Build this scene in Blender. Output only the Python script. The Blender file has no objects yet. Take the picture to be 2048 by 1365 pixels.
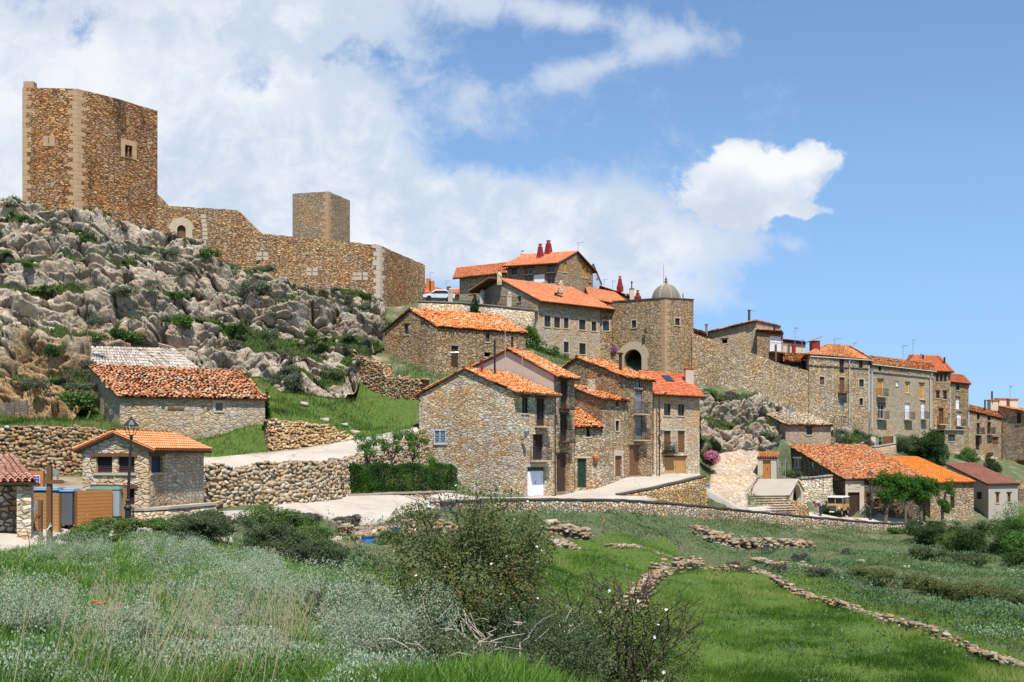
import bpy, math, random
import numpy as np
from mathutils import Vector, geometry
R = math.radians
F, CX, HY = 1991.1, 1024.0, 908.0          # lens in pixels of the photograph, centre column, eye-level row
S = bpy.context.scene
C = S.collection

# ------------------------------------------------------------------ camera
cd = bpy.data.cameras.new('camera'); cam = bpy.data.objects.new('camera', cd); C.objects.link(cam)
cd.lens = 35; cd.sensor_width = 36; cd.shift_y = 0.1101; cd.clip_start = 0.1; cd.clip_end = 6000
cam.location = (0, 0, 0); cam.rotation_euler = (R(90), 0, 0)
S.camera = cam
S.view_settings.view_transform = 'Standard'; S.view_settings.look = 'None'
S.view_settings.exposure = 0.50; S.view_settings.gamma = 1.0
S.cycles.max_bounces = 5; S.cycles.transparent_max_bounces = 8
S.cycles.diffuse_bounces = 3; S.cycles.glossy_bounces = 2

# ------------------------------------------------------------------ sun
SUN_AZ, SUN_EL = R(-74), R(63)             # plan angle of the sun seen from the scene, height
sl = bpy.data.lights.new('sun', 'SUN'); so = bpy.data.objects.new('sun', sl); C.objects.link(so)
sl.energy = 5.0; sl.angle = R(0.55); sl.color = (1.0, 0.955, 0.88)
sd = Vector((math.cos(SUN_EL)*math.cos(SUN_AZ), math.cos(SUN_EL)*math.sin(SUN_AZ), math.sin(SUN_EL)))
so.rotation_euler = sd.to_track_quat('Z', 'Y').to_euler(); so.location = (0, -20, 60)

# ------------------------------------------------------------------ node helpers
class NT:
    def __init__(s, nt): s.nt = nt; s.L = nt.links.new
    def n(s, t, **kw):
        x = s.nt.nodes.new(t)
        for k, v in kw.items(): setattr(x, k, v)
        return x
    def put(s, sock, v):
        if isinstance(v, (int, float)):
            sock.default_value = v if sock.type == 'VALUE' else (v, v, v, 1)[:len(sock.default_value)]
        elif isinstance(v, (tuple, list)):
            sock.default_value = tuple(v) if len(v) == len(sock.default_value) else (*v, 1)
        else: s.L(v, sock)
    def m(s, op, a, b=0.0, c=0.0, clamp=False):
        x = s.n('ShaderNodeMath', operation=op, use_clamp=clamp)
        s.put(x.inputs[0], a); s.put(x.inputs[1], b); s.put(x.inputs[2], c)
        return x.outputs[0]
    def vm(s, op, a, b=(0, 0, 0), sc=None):
        x = s.n('ShaderNodeVectorMath', operation=op)
        s.put(x.inputs[0], a)
        s.put(x.inputs[1], b)
        if sc is not None: s.put(x.inputs[3], sc)
        return x.outputs[0]
    def xyz(s, x, y, z):
        k = s.n('ShaderNodeCombineXYZ')
        s.put(k.inputs[0], x); s.put(k.inputs[1], y); s.put(k.inputs[2], z); return k.outputs[0]
    def noise(s, vec, scale, detail=3, rough=.55, col=False):
        x = s.n('ShaderNodeTexNoise'); s.L(vec, x.inputs['Vector'])
        x.inputs['Scale'].default_value = scale; x.inputs['Detail'].default_value = detail; x.inputs['Roughness'].default_value = rough
        return x.outputs['Color' if col else 'Fac']
    def voro(s, vec, scale, feature='F1', out='Color', rnd=1.0):
        x = s.n('ShaderNodeTexVoronoi', feature=feature); s.L(vec, x.inputs['Vector'])
        x.inputs['Scale'].default_value = scale; x.inputs['Randomness'].default_value = rnd
        return x.outputs[out]
    def ramp(s, fac, stops, interp='LINEAR'):
        x = s.n('ShaderNodeValToRGB'); x.color_ramp.interpolation = interp
        e = x.color_ramp.elements
        while len(e) < len(stops): e.new(0.5)
        for i, (p, c) in enumerate(stops):
            e[i].position = p; e[i].color = (*c, 1) if not isinstance(c, float) else (c, c, c, 1)
        s.L(fac, x.inputs[0]); return x.outputs[0]
    def mix(s, f, a, b, mode='MIX'):
        x = s.n('ShaderNodeMix', data_type='RGBA', blend_type=mode)
        s.put(x.inputs[0], f); s.put(x.inputs[6], a); s.put(x.inputs[7], b); return x.outputs[2]
    def ss(s, v, lo, hi):
        x = s.n('ShaderNodeMapRange', interpolation_type='SMOOTHSTEP')
        s.put(x.inputs[0], v); x.inputs[1].default_value = lo; x.inputs[2].default_value = hi
        return x.outputs[0]
    def sep(s, v):
        x = s.n('ShaderNodeSeparateXYZ'); s.L(v, x.inputs[0]); return x.outputs
    def hsv(s, c, h=.5, sa=1., v=1.):
        x = s.n('ShaderNodeHueSaturation'); s.put(x.inputs[4], c); s.put(x.inputs[0], h); s.put(x.inputs[1], sa); s.put(x.inputs[2], v)
        return x.outputs[0]

# ------------------------------------------------------------------ sky: Nishita air with clouds far away in fixed world directions
w = bpy.data.worlds.new('World'); S.world = w; w.use_nodes = True
w.node_tree.nodes.clear(); T = NT(w.node_tree)
sky = T.n('ShaderNodeTexSky', sky_type='NISHITA', sun_disc=False)
sky.sun_elevation = SUN_EL; sky.sun_rotation = math.pi/2 - SUN_AZ
sky.air_density = 1.15; sky.dust_density = 0.25; sky.ozone_density = 2.2; sky.altitude = 1200
tc = T.n('ShaderNodeTexCoord')
dx, dy, dz = T.sep(tc.outputs['Generated'])
yy = T.m('MAXIMUM', dy, 0.08)
k = T.m('DIVIDE', dx, yy); h = T.m('DIVIDE', dz, yy)
kh = T.xyz(k, h, 0.0)
big = T.noise(T.xyz(k, T.m('MULTIPLY', h, 1.5), 0.3), 3.0, 7, .56)
wrp = T.vm('SCALE', T.vm('SUBTRACT', T.noise(kh, 7.0, 4, .6, col=True), (.5, .5, .5)), sc=0.085)
khw = T.vm('ADD', kh, wrp)
khw2 = T.vm('ADD', kh, T.vm('SCALE', T.vm('SUBTRACT', T.noise(kh, 9.0, 7, .65, col=True), (.5, .5, .5)), sc=0.20))
fine = T.noise(khw, 15.0, 8, .63)
def blob(src, u, v, ru, rv, amp, rot=0.0, p=1.0):
    x, y, _ = T.sep(src)
    a = T.m('SUBTRACT', x, (u-CX)/F); b = T.m('SUBTRACT', y, (HY-v)/F)
    ca, sa = math.cos(R(rot)), math.sin(R(rot))
    a2 = T.m('DIVIDE', T.m('ADD', T.m('MULTIPLY', a, ca), T.m('MULTIPLY', b, sa)), ru/F)
    b2 = T.m('DIVIDE', T.m('SUBTRACT', T.m('MULTIPLY', b, ca), T.m('MULTIPLY', a, sa)), rv/F)
    q = T.m('ADD', T.m('MULTIPLY', a2, a2), T.m('MULTIPLY', b2, b2))
    if p != 1.0: q = T.m('POWER', q, p)
    return T.m('MULTIPLY', T.m('POWER', 2.718, T.m('MULTIPLY', q, -1.0)), amp)
def total(lst):
    s = lst[0]
    for x in lst[1:]: s = T.m('ADD', s, x)
    return s
bias = total([blob(kh, 150, 230, 540, 330, 1.08), blob(kh, 620, 300, 330, 190, .62, 18), blob(kh, 800, 450, 540, 90, .95),
              blob(kh, 1200, 480, 320, 85, .8, -4), blob(kh, 1230, 570, 330, 42, .5, -8), blob(kh, 1120, 30, 330, 42, .6, -8),
              blob(kh, 1220, 125, 190, 32, .5, 14), blob(kh, 1560, 20, 140, 24, .3), blob(kh, 940, 200, 60, 90, .25, -30), blob(kh, 2050, 150, 320, 600, -1.3),
              blob(khw, 1610, 488, 55, 22, .3, -30), blob(kh, 560, 40, 260, 80, .35), blob(kh, -700, 300, 500, 420, .6),
              blob(khw2, 715, 95, 75, 48, -.62), blob(khw2, 495, 110, 70, 70, -.42), blob(khw2, 840, 170, 95, 60, -.42),
              blob(khw2, 140, 25, 90, 30, -.3), blob(khw2, 960, 300, 150, 80, -.42), blob(khw2, 380, 90, 40, 60, -.25), blob(khw2, 1000, 120, 90, 60, -.3)])
d1 = T.m('ADD', bias, T.m('ADD', T.m('MULTIPLY', T.m('SUBTRACT', big, .5), 1.1), T.m('MULTIPLY', T.m('SUBTRACT', fine, .5), 1.5)))
cl1 = T.m('MULTIPLY', T.ss(d1, .12, .78), .9)
cum = total([blob(khw, 1475, 375, 140, 74, 1.15, 0, 1.5), blob(khw, 1600, 325, 95, 50, .95, 10, 1.4), blob(khw, 1490, 300, 55, 40, .6, 0, 1.4),
             blob(khw, 1400, 415, 90, 36, .5, 0, 1.4), blob(khw, 1620, 415, 75, 18, .55, -20, 1.4)])
billow = T.m('ADD', T.m('MULTIPLY', T.m('SUBTRACT', fine, .5), 1.5), T.m('MULTIPLY', T.m('SUBTRACT', T.noise(khw, 52.0, 6, .62), .5), 1.25))
cum = T.m('ADD', cum, T.m('MULTIPLY', billow, T.m('MULTIPLY', cum, 2.6, clamp=True)))
cl2 = T.m('MULTIPLY', T.ss(cum, .22, .70), .96)
lit = total([blob(khw, 1490, 310, 120, 42, 1.0), blob(khw, 1600, 315, 80, 30, .7), blob(khw, 560, 190, 120, 60, .5), blob(khw, 200, 120, 200, 70, .5)])
dens = T.m('SUBTRACT', 1.0, T.m('MULTIPLY', T.m('SUBTRACT', 1.0, cl1), T.m('SUBTRACT', 1.0, cl2)))
shade = T.ss(T.m('ADD', T.m('MULTIPLY', big, .45), T.m('MULTIPLY', fine, .75)), .46, .72)
ccol = T.mix(shade, (.69, .70, .715), (.45, .515, .61))
ccol = T.mix(T.m('MINIMUM', lit, .95), ccol, (.705, .71, .715))
under = total([blob(khw, 1450, 418, 130, 34, .95), blob(kh, 1350, 455, 90, 40, .4), blob(kh, 420, 370, 330, 60, .35), blob(kh, 60, 290, 120, 60, .35), blob(kh, 130, 35, 120, 30, .5)])
ccol = T.mix(T.m('MINIMUM', under, .8), ccol, (.43, .485, .57))
skc = T.hsv(T.vm('SCALE', sky.outputs[0], sc=0.125), .5, .98, 1.0)
# aerosol whitening near the skyline
hz = T.m('ADD', T.m('MULTIPLY', T.ss(h, .55, .0), .5), .22)
skc = T.mix(hz, skc, (.40, .61, .84))
skc = T.mix(1.0, skc, (.60, .70, .83), 'MULTIPLY')
col = T.mix(dens, skc, ccol)
bg = T.n('ShaderNodeBackground'); T.L(col, bg.inputs[0]); bg.inputs[1].default_value = 1.0
wo = T.n('ShaderNodeOutputWorld'); T.L(bg.outputs[0], wo.inputs[0])

# ------------------------------------------------------------------ pixel <-> world
def K(u): return (u - CX)/F
def P(u, v, Y): return (K(u)*Y, Y, (HY - v)/F*Y)
def XY(u, Y): return (K(u)*Y, Y)
def ZV(v, Y): return (HY - v)/F*Y

# ------------------------------------------------------------------ numpy noise
def _h(ix, iy, iz, seed):
    n = (ix.astype(np.int64)*374761393 + iy.astype(np.int64)*668265263 + iz.astype(np.int64)*2147483647 + seed*1274126177) & 0xffffffff
    n = ((n ^ (n >> 13))*1274126177) & 0xffffffff
    n = ((n ^ (n >> 15))*2246822519) & 0xffffffff
    return ((n ^ (n >> 16)) & 0xffffff)/16777215.0
def vnoise(p, seed=0):
    p = np.asarray(p, float); i = np.floor(p).astype(np.int64); f = p - i; f = f*f*(3-2*f)
    r = 0
    for a in (0, 1):
        for b in (0, 1):
            for c in (0, 1):
                wgt = (f[:, 0] if a else 1-f[:, 0])*(f[:, 1] if b else 1-f[:, 1])*(f[:, 2] if c else 1-f[:, 2])
                r = r + wgt*_h(i[:, 0]+a, i[:, 1]+b, i[:, 2]+c, seed)
    return r
def fbm(p, octv=4, seed=0):
    p = np.asarray(p, float); r = 0; a = .5; t = 0
    for o in range(octv):
        r = r + a*vnoise(p*(2.03**o) + o*7.1, seed+o); t += a; a *= .5
    return r/t
def worley(p, seed=0):
    p = np.asarray(p, float); i = np.floor(p).astype(np.int64)
    f1 = np.full(len(p), 9.); f2 = np.full(len(p), 9.); idv = np.zeros(len(p))
    for a in (-1, 0, 1):
        for b in (-1, 0, 1):
            for c in (-1, 0, 1):
                x, y, z = i[:, 0]+a, i[:, 1]+b, i[:, 2]+c
                q = np.stack([x+_h(x, y, z, seed), y+_h(x, y, z, seed+11), z+_h(x, y, z, seed+23)], 1)
                d = np.sqrt(((q-p)**2).sum(1)); hid = _h(x, y, z, seed+37)
                m1 = d < f1
                f2 = np.where(m1, f1, np.minimum(f2, d)); idv = np.where(m1, hid, idv); f1 = np.where(m1, d, f1)
    return f1, f2, idv

# ------------------------------------------------------------------ scene graph helpers
def tag(o, label=None, cat=None, group=None, kind=None):
    if label: o['label'] = label
    if cat: o['category'] = cat
    if group: o['group'] = group
    if kind: o['kind'] = kind
    return o
def thing(name, loc, label, cat, group=None):
    o = bpy.data.objects.new(name, None); C.objects.link(o); o.location = loc; o.empty_display_size = .3
    return tag(o, label, cat, group)
def root_loc(o):
    v = Vector((0, 0, 0))
    while o is not None: v = v + o.location; o = o.parent
    return v
def link_mesh(name, me, mat, parent):
    o = bpy.data.objects.new(name, me); C.objects.link(o)
    if mat is not None:
        for m_ in (mat if isinstance(mat, (list, tuple)) else [mat]): me.materials.append(m_)
    if parent is not None: o.parent = parent
    return o
def np_mesh(name, V, Fc, mat, parent=None, rnd=None, smooth=False, mid=None, attrs=None, origin=None):
    """V (n,3) array in world space, Fc (m,3) or (m,4)."""
    V = np.asarray(V, np.float32); Fc = np.asarray(Fc, np.int32)
    off = root_loc(parent) if parent is not None else Vector(origin or (0, 0, 0))
    V = V - np.array(off, np.float32)
    me = bpy.data.meshes.new(name); n, kf = Fc.shape
    me.vertices.add(len(V)); me.vertices.foreach_set('co', V.ravel())
    me.loops.add(n*kf); me.loops.foreach_set('vertex_index', Fc.ravel())
    me.polygons.add(n); me.polygons.foreach_set('loop_start', np.arange(0, n*kf, kf, dtype=np.int32))
    me.polygons.foreach_set('loop_total', np.full(n, kf, np.int32))
    if smooth: me.polygons.foreach_set('use_smooth', np.ones(n, bool))
    if rnd is not None:
        a = me.attributes.new('rnd', 'FLOAT', 'FACE'); a.data.foreach_set('value', np.asarray(rnd, np.float32))
    for kk, vv in (attrs or {}).items():
        a = me.attributes.new(kk, 'FLOAT', 'POINT'); a.data.foreach_set('value', np.asarray(vv, np.float32))
    me.update(calc_edges=True)
    o = link_mesh(name, me, mat, parent)
    if parent is None: o.location = off
    if mid is not None: me.polygons.foreach_set('material_index', np.asarray(mid, np.int32))
    return o

class MB:
    """collects faces (world space), build() links them as ONE mesh object"""
    def __init__(s): s.v = []; s.f = []; s.r = []; s.m = []
    def add(s, vs, fs, r=None, m=0):
        b = len(s.v); s.v += [tuple(x) for x in vs]
        for f in fs: s.f.append([i+b for i in f]); s.r.append(random.random() if r is None else r); s.m.append(m)
        return s
    def box(s, c, size, rz=0., m=0, taper=1.0):
        x, y, z = [a/2 for a in size]; ca, sa = math.cos(rz), math.sin(rz); vs = []
        for dz in (-z, z):
            t = taper if dz > 0 else 1.0
            for dx, dy in ((-x, -y), (x, -y), (x, y), (-x, y)):
                dx *= t; dy *= t
                vs.append((c[0]+dx*ca-dy*sa, c[1]+dx*sa+dy*ca, c[2]+dz))
        return s.add(vs, [(0, 3, 2, 1), (4, 5, 6, 7), (0, 1, 5, 4), (1, 2, 6, 5), (2, 3, 7, 6), (3, 0, 4, 7)], m=m)
    def beam(s, a, b, w_, h_, m=0, up=(0, 0, 1)):
        a = Vector(a); b = Vector(b); d = (b-a).normalized(); u = Vector(up)
        if abs(d.dot(u)) > .98: u = Vector((1, 0, 0))
        sx = d.cross(u).normalized()*(w_/2); sz = sx.cross(d).normalized()*(h_/2)
        vs = [p_ + i*sx + j*sz for p_ in (a, b) for i, j in ((-1, -1), (1, -1), (1, 1), (-1, 1))]
        return s.add(vs, [(0, 1, 2, 3), (7, 6, 5, 4), (0, 4, 5, 1), (1, 5, 6, 2), (2, 6, 7, 3), (3, 7, 4, 0)], m=m)
    def tube(s, pts, rad, n=6, m=0):
        pts = [Vector(p_) for p_ in pts]; rr = rad if isinstance(rad, (list, tuple)) else [rad]*len(pts)
        vs = []
        for i, p_ in enumerate(pts):
            d = (pts[min(i+1, len(pts)-1)]-pts[max(i-1, 0)]).normalized()
            u = Vector((0, 0, 1)) if abs(d.z) < .9 else Vector((1, 0, 0))
            a = d.cross(u).normalized(); b = d.cross(a)
            for j in range(n):
                t = 2*math.pi*j/n; vs.append(p_ + (a*math.cos(t)+b*math.sin(t))*rr[i])
        fs = [(i*n+j, i*n+(j+1) % n, (i+1)*n+(j+1) % n, (i+1)*n+j) for i in range(len(pts)-1) for j in range(n)]
        fs += [tuple(range(n))[::-1], tuple((len(pts)-1)*n+j for j in range(n))]
        return s.add(vs, fs, m=m)
    def lathe(s, c, prof, n=12, m=0, sy=1.0):
        vs = []
        for r_, z in prof:
            for j in range(n):
                t = 2*math.pi*j/n; vs.append((c[0]+r_*math.cos(t), c[1]+r_*math.sin(t)*sy, c[2]+z))
        q = len(prof)
        fs = [(i*n+j, i*n+(j+1) % n, (i+1)*n+(j+1) % n, (i+1)*n+j) for i in range(q-1) for j in range(n)]
        fs += [tuple(range(n))[::-1], tuple((q-1)*n+j for j in range(n))]
        return s.add(vs, fs, m=m)
    def prism(s, poly, nrm, t, m=0):
        """poly: 3D polygon, extruded by t along nrm"""
        n = len(poly); nv = Vector(nrm).normalized()*t
        vs = [Vector(p_) for p_ in poly] + [Vector(p_)+nv for p_ in poly]
        fs = [tuple(range(n))[::-1], tuple(range(n, 2*n))] + [(i, (i+1) % n, (i+1) % n+n, i+n) for i in range(n)]
        return s.add(vs, fs, m=m)
    def build(s, name, mat, parent=None, smooth=False, rnd=True, origin=None, bevel=0.):
        off = root_loc(parent) if parent is not None else Vector(origin or (0, 0, 0))
        me = bpy.data.meshes.new(name)
        me.from_pydata([(x-off.x, y-off.y, z-off.z) for x, y, z in s.v], [], s.f)
        if rnd:
            a = me.attributes.new('rnd', 'FLOAT', 'FACE'); a.data.foreach_set('value', np.array(s.r, np.float32))
        if smooth: me.polygons.foreach_set('use_smooth', np.ones(len(s.f), bool))
        o = link_mesh(name, me, mat, parent)
        if any(s.m): me.polygons.foreach_set('material_index', np.array(s.m, np.int32))
        if parent is None: o.location = off
        if bevel:
            b = o.modifiers.new('bevel', 'BEVEL'); b.width = bevel; b.segments = 2; b.limit_method = 'ANGLE'
        me.update()
        return o

# ------------------------------------------------------------------ materials
MAT = {}
def new_mat(name, rough=.85, spec=.2):
    m_ = bpy.data.materials.new(name); m_.use_nodes = True; m_.node_tree.nodes.clear(); t = NT(m_.node_tree)
    b = t.n('ShaderNodeBsdfPrincipled'); o = t.n('ShaderNodeOutputMaterial'); t.L(b.outputs[0], o.inputs[0])
    b.inputs['Roughness'].default_value = rough; b.inputs['Specular IOR Level'].default_value = spec
    MAT[name] = m_; return m_, t, b, o
def bump(t, b, hgt, strength, dist):
    x = t.n('ShaderNodeBump'); t.L(hgt, x.inputs['Height']); x.inputs['Strength'].default_value = strength
    x.inputs['Distance'].default_value = dist; t.L(x.outputs[0], b.inputs['Normal'])
def pos(t): return t.n('ShaderNodeNewGeometry').outputs['Position']
def plain(name, c, rough=.7, spec=.3, metal=0., var=.12, scale=3.):
    m_, t, b, _ = new_mat(name, rough, spec)
    n_ = t.noise(pos(t), scale, 4, .6)
    c2 = t.mix(n_, tuple(x*(1-var) for x in c), tuple(min(1, x*(1+var)) for x in c))
    t.L(c2, b.inputs['Base Color']); b.inputs['Metallic'].default_value = metal
    return m_
def stone(name, cols, scale=3.2, sq=1.9, joint=(.16, .12, .085), jw=.075, bmp=.9, var=.5, warm=None, mort_shade=0.75, stain=0.0):
    """irregular rubble masonry; cols = stone tints, joint = mortar tint, darker where gap shadow is painted in, sq = how flat the stones lie"""
    m_, t, b, _ = new_mat(name, .92, .1)
    p_ = pos(t)
    wv = t.vm('SCALE', t.vm('SUBTRACT', t.noise(p_, 1.6, 3, .6, col=True), (.5, .5, .5)), sc=.30)
    q = t.vm('MULTIPLY', t.vm('ADD', p_, wv), (1, 1, sq))
    rn_ = .72 if 'neat' in name else 1.0; cell = t.voro(q, scale, 'F1', 'Color', rn_); cr, cg, cb = t.sep(cell)
    edge = t.voro(q, scale, 'DISTANCE_TO_EDGE', 'Distance', rn_)
    n_ = len(cols); st = [((i+.5)/n_, c) for i, c in enumerate(cols)]
    base = t.ramp(cr, st)
    base = t.hsv(base, .5, 1.0, t.m('ADD', t.m('MULTIPLY', cg, var), 1.0-var*.55))
    big_ = t.noise(p_, .35, 4, .6)
    b2_ = t.noise(p_, .11, 3, .6); base = t.mix(1.0, base, t.ramp(b2_, [(.32, (.80, .76, .74)), (.5, (1.0, 1.0, 1.0)), (.68, (1.14, 1.10, 1.02))]), 'MULTIPLY')
    base = t.mix(t.ss(big_, .42, .68), base, t.mix(1.0, base, warm or (1.12, .93, .72), 'MULTIPLY'))
    fine_ = t.noise(p_, 9.0, 4, .65)
    base = t.mix(.55, base, t.mix(1.0, base, t.ramp(fine_, [(.25, .45), (.75, 1.35)]), 'MULTIPLY'))
    jm = t.m('MULTIPLY', t.ss(edge, jw, jw*.25), mort_shade)  # joint colour paints the shadow gaps between stones along with the mortar
    c_ = t.mix(jm, base, joint)
    if stain:
        sx = t.vm('MULTIPLY', p_, (1.0, 1.0, .12))
        sm = t.m('MULTIPLY', t.ss(t.noise(sx, .55, 4, .6), .54, .68), stain)
        c_ = t.mix(sm, c_, t.mix(1.0, c_, (.32, .33, .36), 'MULTIPLY'))
    t.L(c_, b.inputs['Base Color'])
    hgt = t.m('ADD', t.ss(edge, 0, .16), t.m('ADD', t.m('MULTIPLY', fine_, .35), t.m('MULTIPLY', cb, .5)))
    lp = t.ss(t.noise(p_, .8, 5, .7), .60, .70); c_ = t.mix(t.m('MULTIPLY', lp, .45), c_, tuple(min(.7, x*1.15) for x in cols[len(cols)//2]))
    gv = t.vm('MULTIPLY', p_, (1.4, 1.4, .22)); c_ = t.mix(t.m('MULTIPLY', t.ss(t.noise(gv, 1.0, 5, .65), .55, .72), .28), c_, t.mix(1.0, c_, (.45, .42, .40), 'MULTIPLY'))
    t.L(c_, b.inputs['Base Color']); bump(t, b, hgt, bmp, .10)
    return m_
SA = [(.40, .29, .18), (.30, .19, .10), (.45, .38, .28), (.37, .33, .28), (.24, .15, .085), (.50, .44, .34)]
stone('castle_stone', [(.56, .31, .15), (.42, .20, .085), (.58, .38, .23), (.29, .14, .06), (.43, .31, .22), (.60, .38, .19)], 2.0, 3.3, (.085, .045, .022), .12, 1.2, .5, mort_shade=.8, stain=.75)
stone('curtain_stone', [(.56, .36, .19), (.45, .25, .11), (.58, .43, .28), (.34, .19, .09), (.49, .39, .29), (.61, .44, .25)], 2.1, 3.1, (.11, .065, .035), .11, 1.15, .5, mort_shade=.8)
stone('pale_tower_stone', [(.42, .32, .215), (.36, .27, .18), (.48, .38, .26), (.34, .27, .2)], 3.0, 2.4, (.17, .125, .085), .08, .9, .35)
stone('gable_stone', [(.68, .57, .42), (.74, .65, .52), (.58, .37, .17), (.70, .61, .48), (.78, .71, .59), (.60, .52, .41)], 2.3, 3.0, (.37, .29, .20), .08, 1.0, .36, mort_shade=.7)
stone('house_stone', [(.56, .43, .28), (.62, .52, .38), (.43, .29, .15), (.57, .50, .39), (.64, .56, .44), (.40, .30, .20)], 2.4, 2.9, (.21, .155, .10), .095, 1.05, .42, mort_shade=.75)
stone('dark_house_stone', [(.52, .37, .22), (.41, .27, .15), (.56, .44, .31), (.44, .36, .27), (.58, .42, .23), (.33, .23, .14)], 2.6, 3.0, (.13, .09, .055), .10, 1.1, .45, mort_shade=.75)
stone('grey_house_stone', [(0.44, 0.357, 0.255), (0.495, 0.42, 0.323), (0.374, 0.284, 0.186), (0.418, 0.367, 0.304), (0.506, 0.399, 0.265)], 2.5, 2.7, (.30, .26, .21), .07, .7, .3)
stone('town_wall_stone', [(.56, .43, .28), (.48, .33, .19), (.62, .52, .38), (.53, .45, .35), (.42, .29, .17), (.64, .55, .42)], 2.7, 2.8, (.18, .125, .08), .10, 1.1, .45, mort_shade=.75)
stone('neat_pale_stone', [(0.594, 0.484, 0.339), (0.648, 0.546, 0.407), (0.518, 0.34, 0.165), (0.616, 0.536, 0.417), (0.691, 0.597, 0.456), (0.562, 0.464, 0.339)], 2.5, 2.5, (.34, .28, .21), .07, .75, .32)
stone('dry_stone', [(.48, .33, .17), (.40, .25, .115), (.50, .40, .27), (.44, .38, .30), (.30, .19, .10), (.54, .46, .34)], 3.7, 1.6, (.055, .038, .025), .13, 1.3, .55, mort_shade=.95)
stone('kerb_wall_stone', [(.46, .38, .28), (.42, .27, .14), (.50, .45, .37), (.40, .36, .30), (.54, .47, .37)], 3.2, 1.5, (.11, .09, .065), .10, 1.1, .45)
stone('ochre_wall_stone', [(.52, .35, .16), (.46, .28, .11), (.56, .42, .23), (.50, .40, .27), (.60, .46, .27)], 3.2, 1.5, (.16, .11, .065), .09, 1.1, .4)
stone('dark_barn_stone', [(.20, .165, .13), (.26, .215, .165), (.15, .12, .10), (.30, .24, .17)], 3.0, 2.4, (.07, .055, .045), .10, 1.1, .5)
stone('cobble_paving', [(.46, .36, .27), (.52, .43, .34), (.38, .26, .17), (.48, .41, .34), (.56, .49, .40)], 3.4, 1.0, (.24, .18, .13), .07, .6, .3)
plain('plaster_beige', (.52, .43, .34), .9, .1, var=.10, scale=1.2)
plain('plaster_grey', (.42, .365, .30), .9, .1, var=.14, scale=.8)
plain('plaster_white', (.78, .78, .80), .9, .1, var=.05)
plain('plaster_cream', (.60, .50, .36), .9, .1, var=.12, scale=1.5)
plain('castle_quoin', (.42, .275, .165), .9, .1, var=.3, scale=1.6)
plain('cut_stone', (.48, .38, .27), .9, .1, var=.22, scale=2.2)
plain('pale_cut_stone', (.46, .385, .30), .9, .1, var=.16, scale=2.5)
plain('concrete', (.33, .285, .235), .9, .1, var=.14, scale=.9)
plain('coping_dark', (.10, .085, .07), .95, .1, var=.4, scale=4.)
plain('wood_dark', (.055, .030, .018), .7, .25, var=.4, scale=6.)
plain('wood_brown', (.16, .075, .035), .7, .25, var=.3, scale=6.)
plain('wood_honey', (.42, .235, .09), .65, .25, var=.2, scale=5.)
plain('wood_orange', (.46, .19, .055), .6, .25, var=.2, scale=5.)
plain('wood_grey', (.25, .22, .19), .9, .1, var=.35, scale=6.)
plain('shutter_ochre', (.50, .25, .035), .6, .25, var=.12)
plain('shutter_plum', (.045, .022, .024), .5, .35, var=.2)
plain('shutter_slate', (.045, .065, .085), .5, .35, var=.2)
plain('shutter_grey', (.20, .22, .235), .6, .3, var=.15)
plain('door_white', (.74, .78, .84), .5, .3, var=.04)
plain('door_green', (.012, .035, .025), .6, .3, var=.5, scale=3)
plain('blue_pane', (.30, .45, .62), .25, .5, var=.15)
plain('glass_dark', (.02, .025, .03), .08, .6, var=.3)
plain('iron', (.018, .018, .02), .5, .5, var=.2)
plain('pipe_brown', (.06, .032, .022), .5, .4, var=.2)
plain('pipe_pale', (.50, .48, .45), .5, .4, var=.1)
plain('steel_grey', (.34, .36, .38), .35, .5, .6, var=.1)
plain('red_trim', (.22, .022, .022), .6, .3, var=.2)
plain('plastic_blue', (.03, .16, .52), .4, .5, var=.12, scale=5)
plain('plastic_grey', (.11, .12, .13), .45, .4, var=.15)
plain('plastic_light_grey', (.32, .35, .38), .45, .4, var=.1)
plain('plastic_dark', (.02, .028, .035), .45, .4, var=.15)
plain('lid_blue', (.20, .33, .48), .4, .4, var=.08)
plain('lid_green', (.12, .28, .22), .45, .4, var=.1)
plain('lid_yellow', (.62, .55, .24), .45, .4, var=.1)
plain('bag_black', (.03, .04, .055), .3, .5, var=.3)
plain('sign_purple', (.16, .04, .32), .5, .3, var=.04)
plain('sign_white', (.78, .78, .78), .5, .3, var=.03)
plain('sign_blue', (.02, .10, .45), .4, .3, var=.03)
plain('sign_red', (.55, .03, .03), .4, .3, var=.03)
plain('sign_grey', (.22, .25, .27), .5, .3, var=.08)
plain('board_picture', (.30, .20, .19), .35, .4, var=.5, scale=6)
plain('board_pale', (.42, .47, .52), .35, .4, var=.2, scale=3)
plain('tan_paint', (.40, .27, .10), .45, .4, var=.14, scale=2)
plain('tan_paint_dull', (.30, .20, .085), .55, .3, var=.25, scale=3)
plain('rubber', (.015, .015, .015), .8, .2, var=.2)
plain('car_white', (.75, .77, .80), .25, .5, var=.02)
plain('skin', (.45, .26, .18), .6, .3, var=.08)
plain('shirt_mauve', (.15, .085, .10), .9, .1, var=.15, scale=12)
plain('jeans_blue', (.045, .055, .11), .9, .1, var=.2, scale=12)
plain('hair_dark', (.03, .02, .015), .8, .2, var=.2)
plain('bark', (.17, .13, .095), .95, .1, var=.4, scale=8)
plain('bark_dark', (.075, .055, .045), .95, .1, var=.4, scale=10)
plain('twig_grey', (.36, .30, .26), .95, .1, var=.3, scale=10)
plain('dark_inside', (.012, .010, .009), .95, .05, var=.2)  # near-black tint standing in for shade inside openings and wheel arches
plain('lead_dome', (.19, .165, .13), .9, .1, var=.3, scale=1.6)
plain('straw', (.32, .27, .17), .9, .1, var=.25, scale=20)
plain('petal_white', (.75, .70, .68), .8, .1, var=.05)
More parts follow.
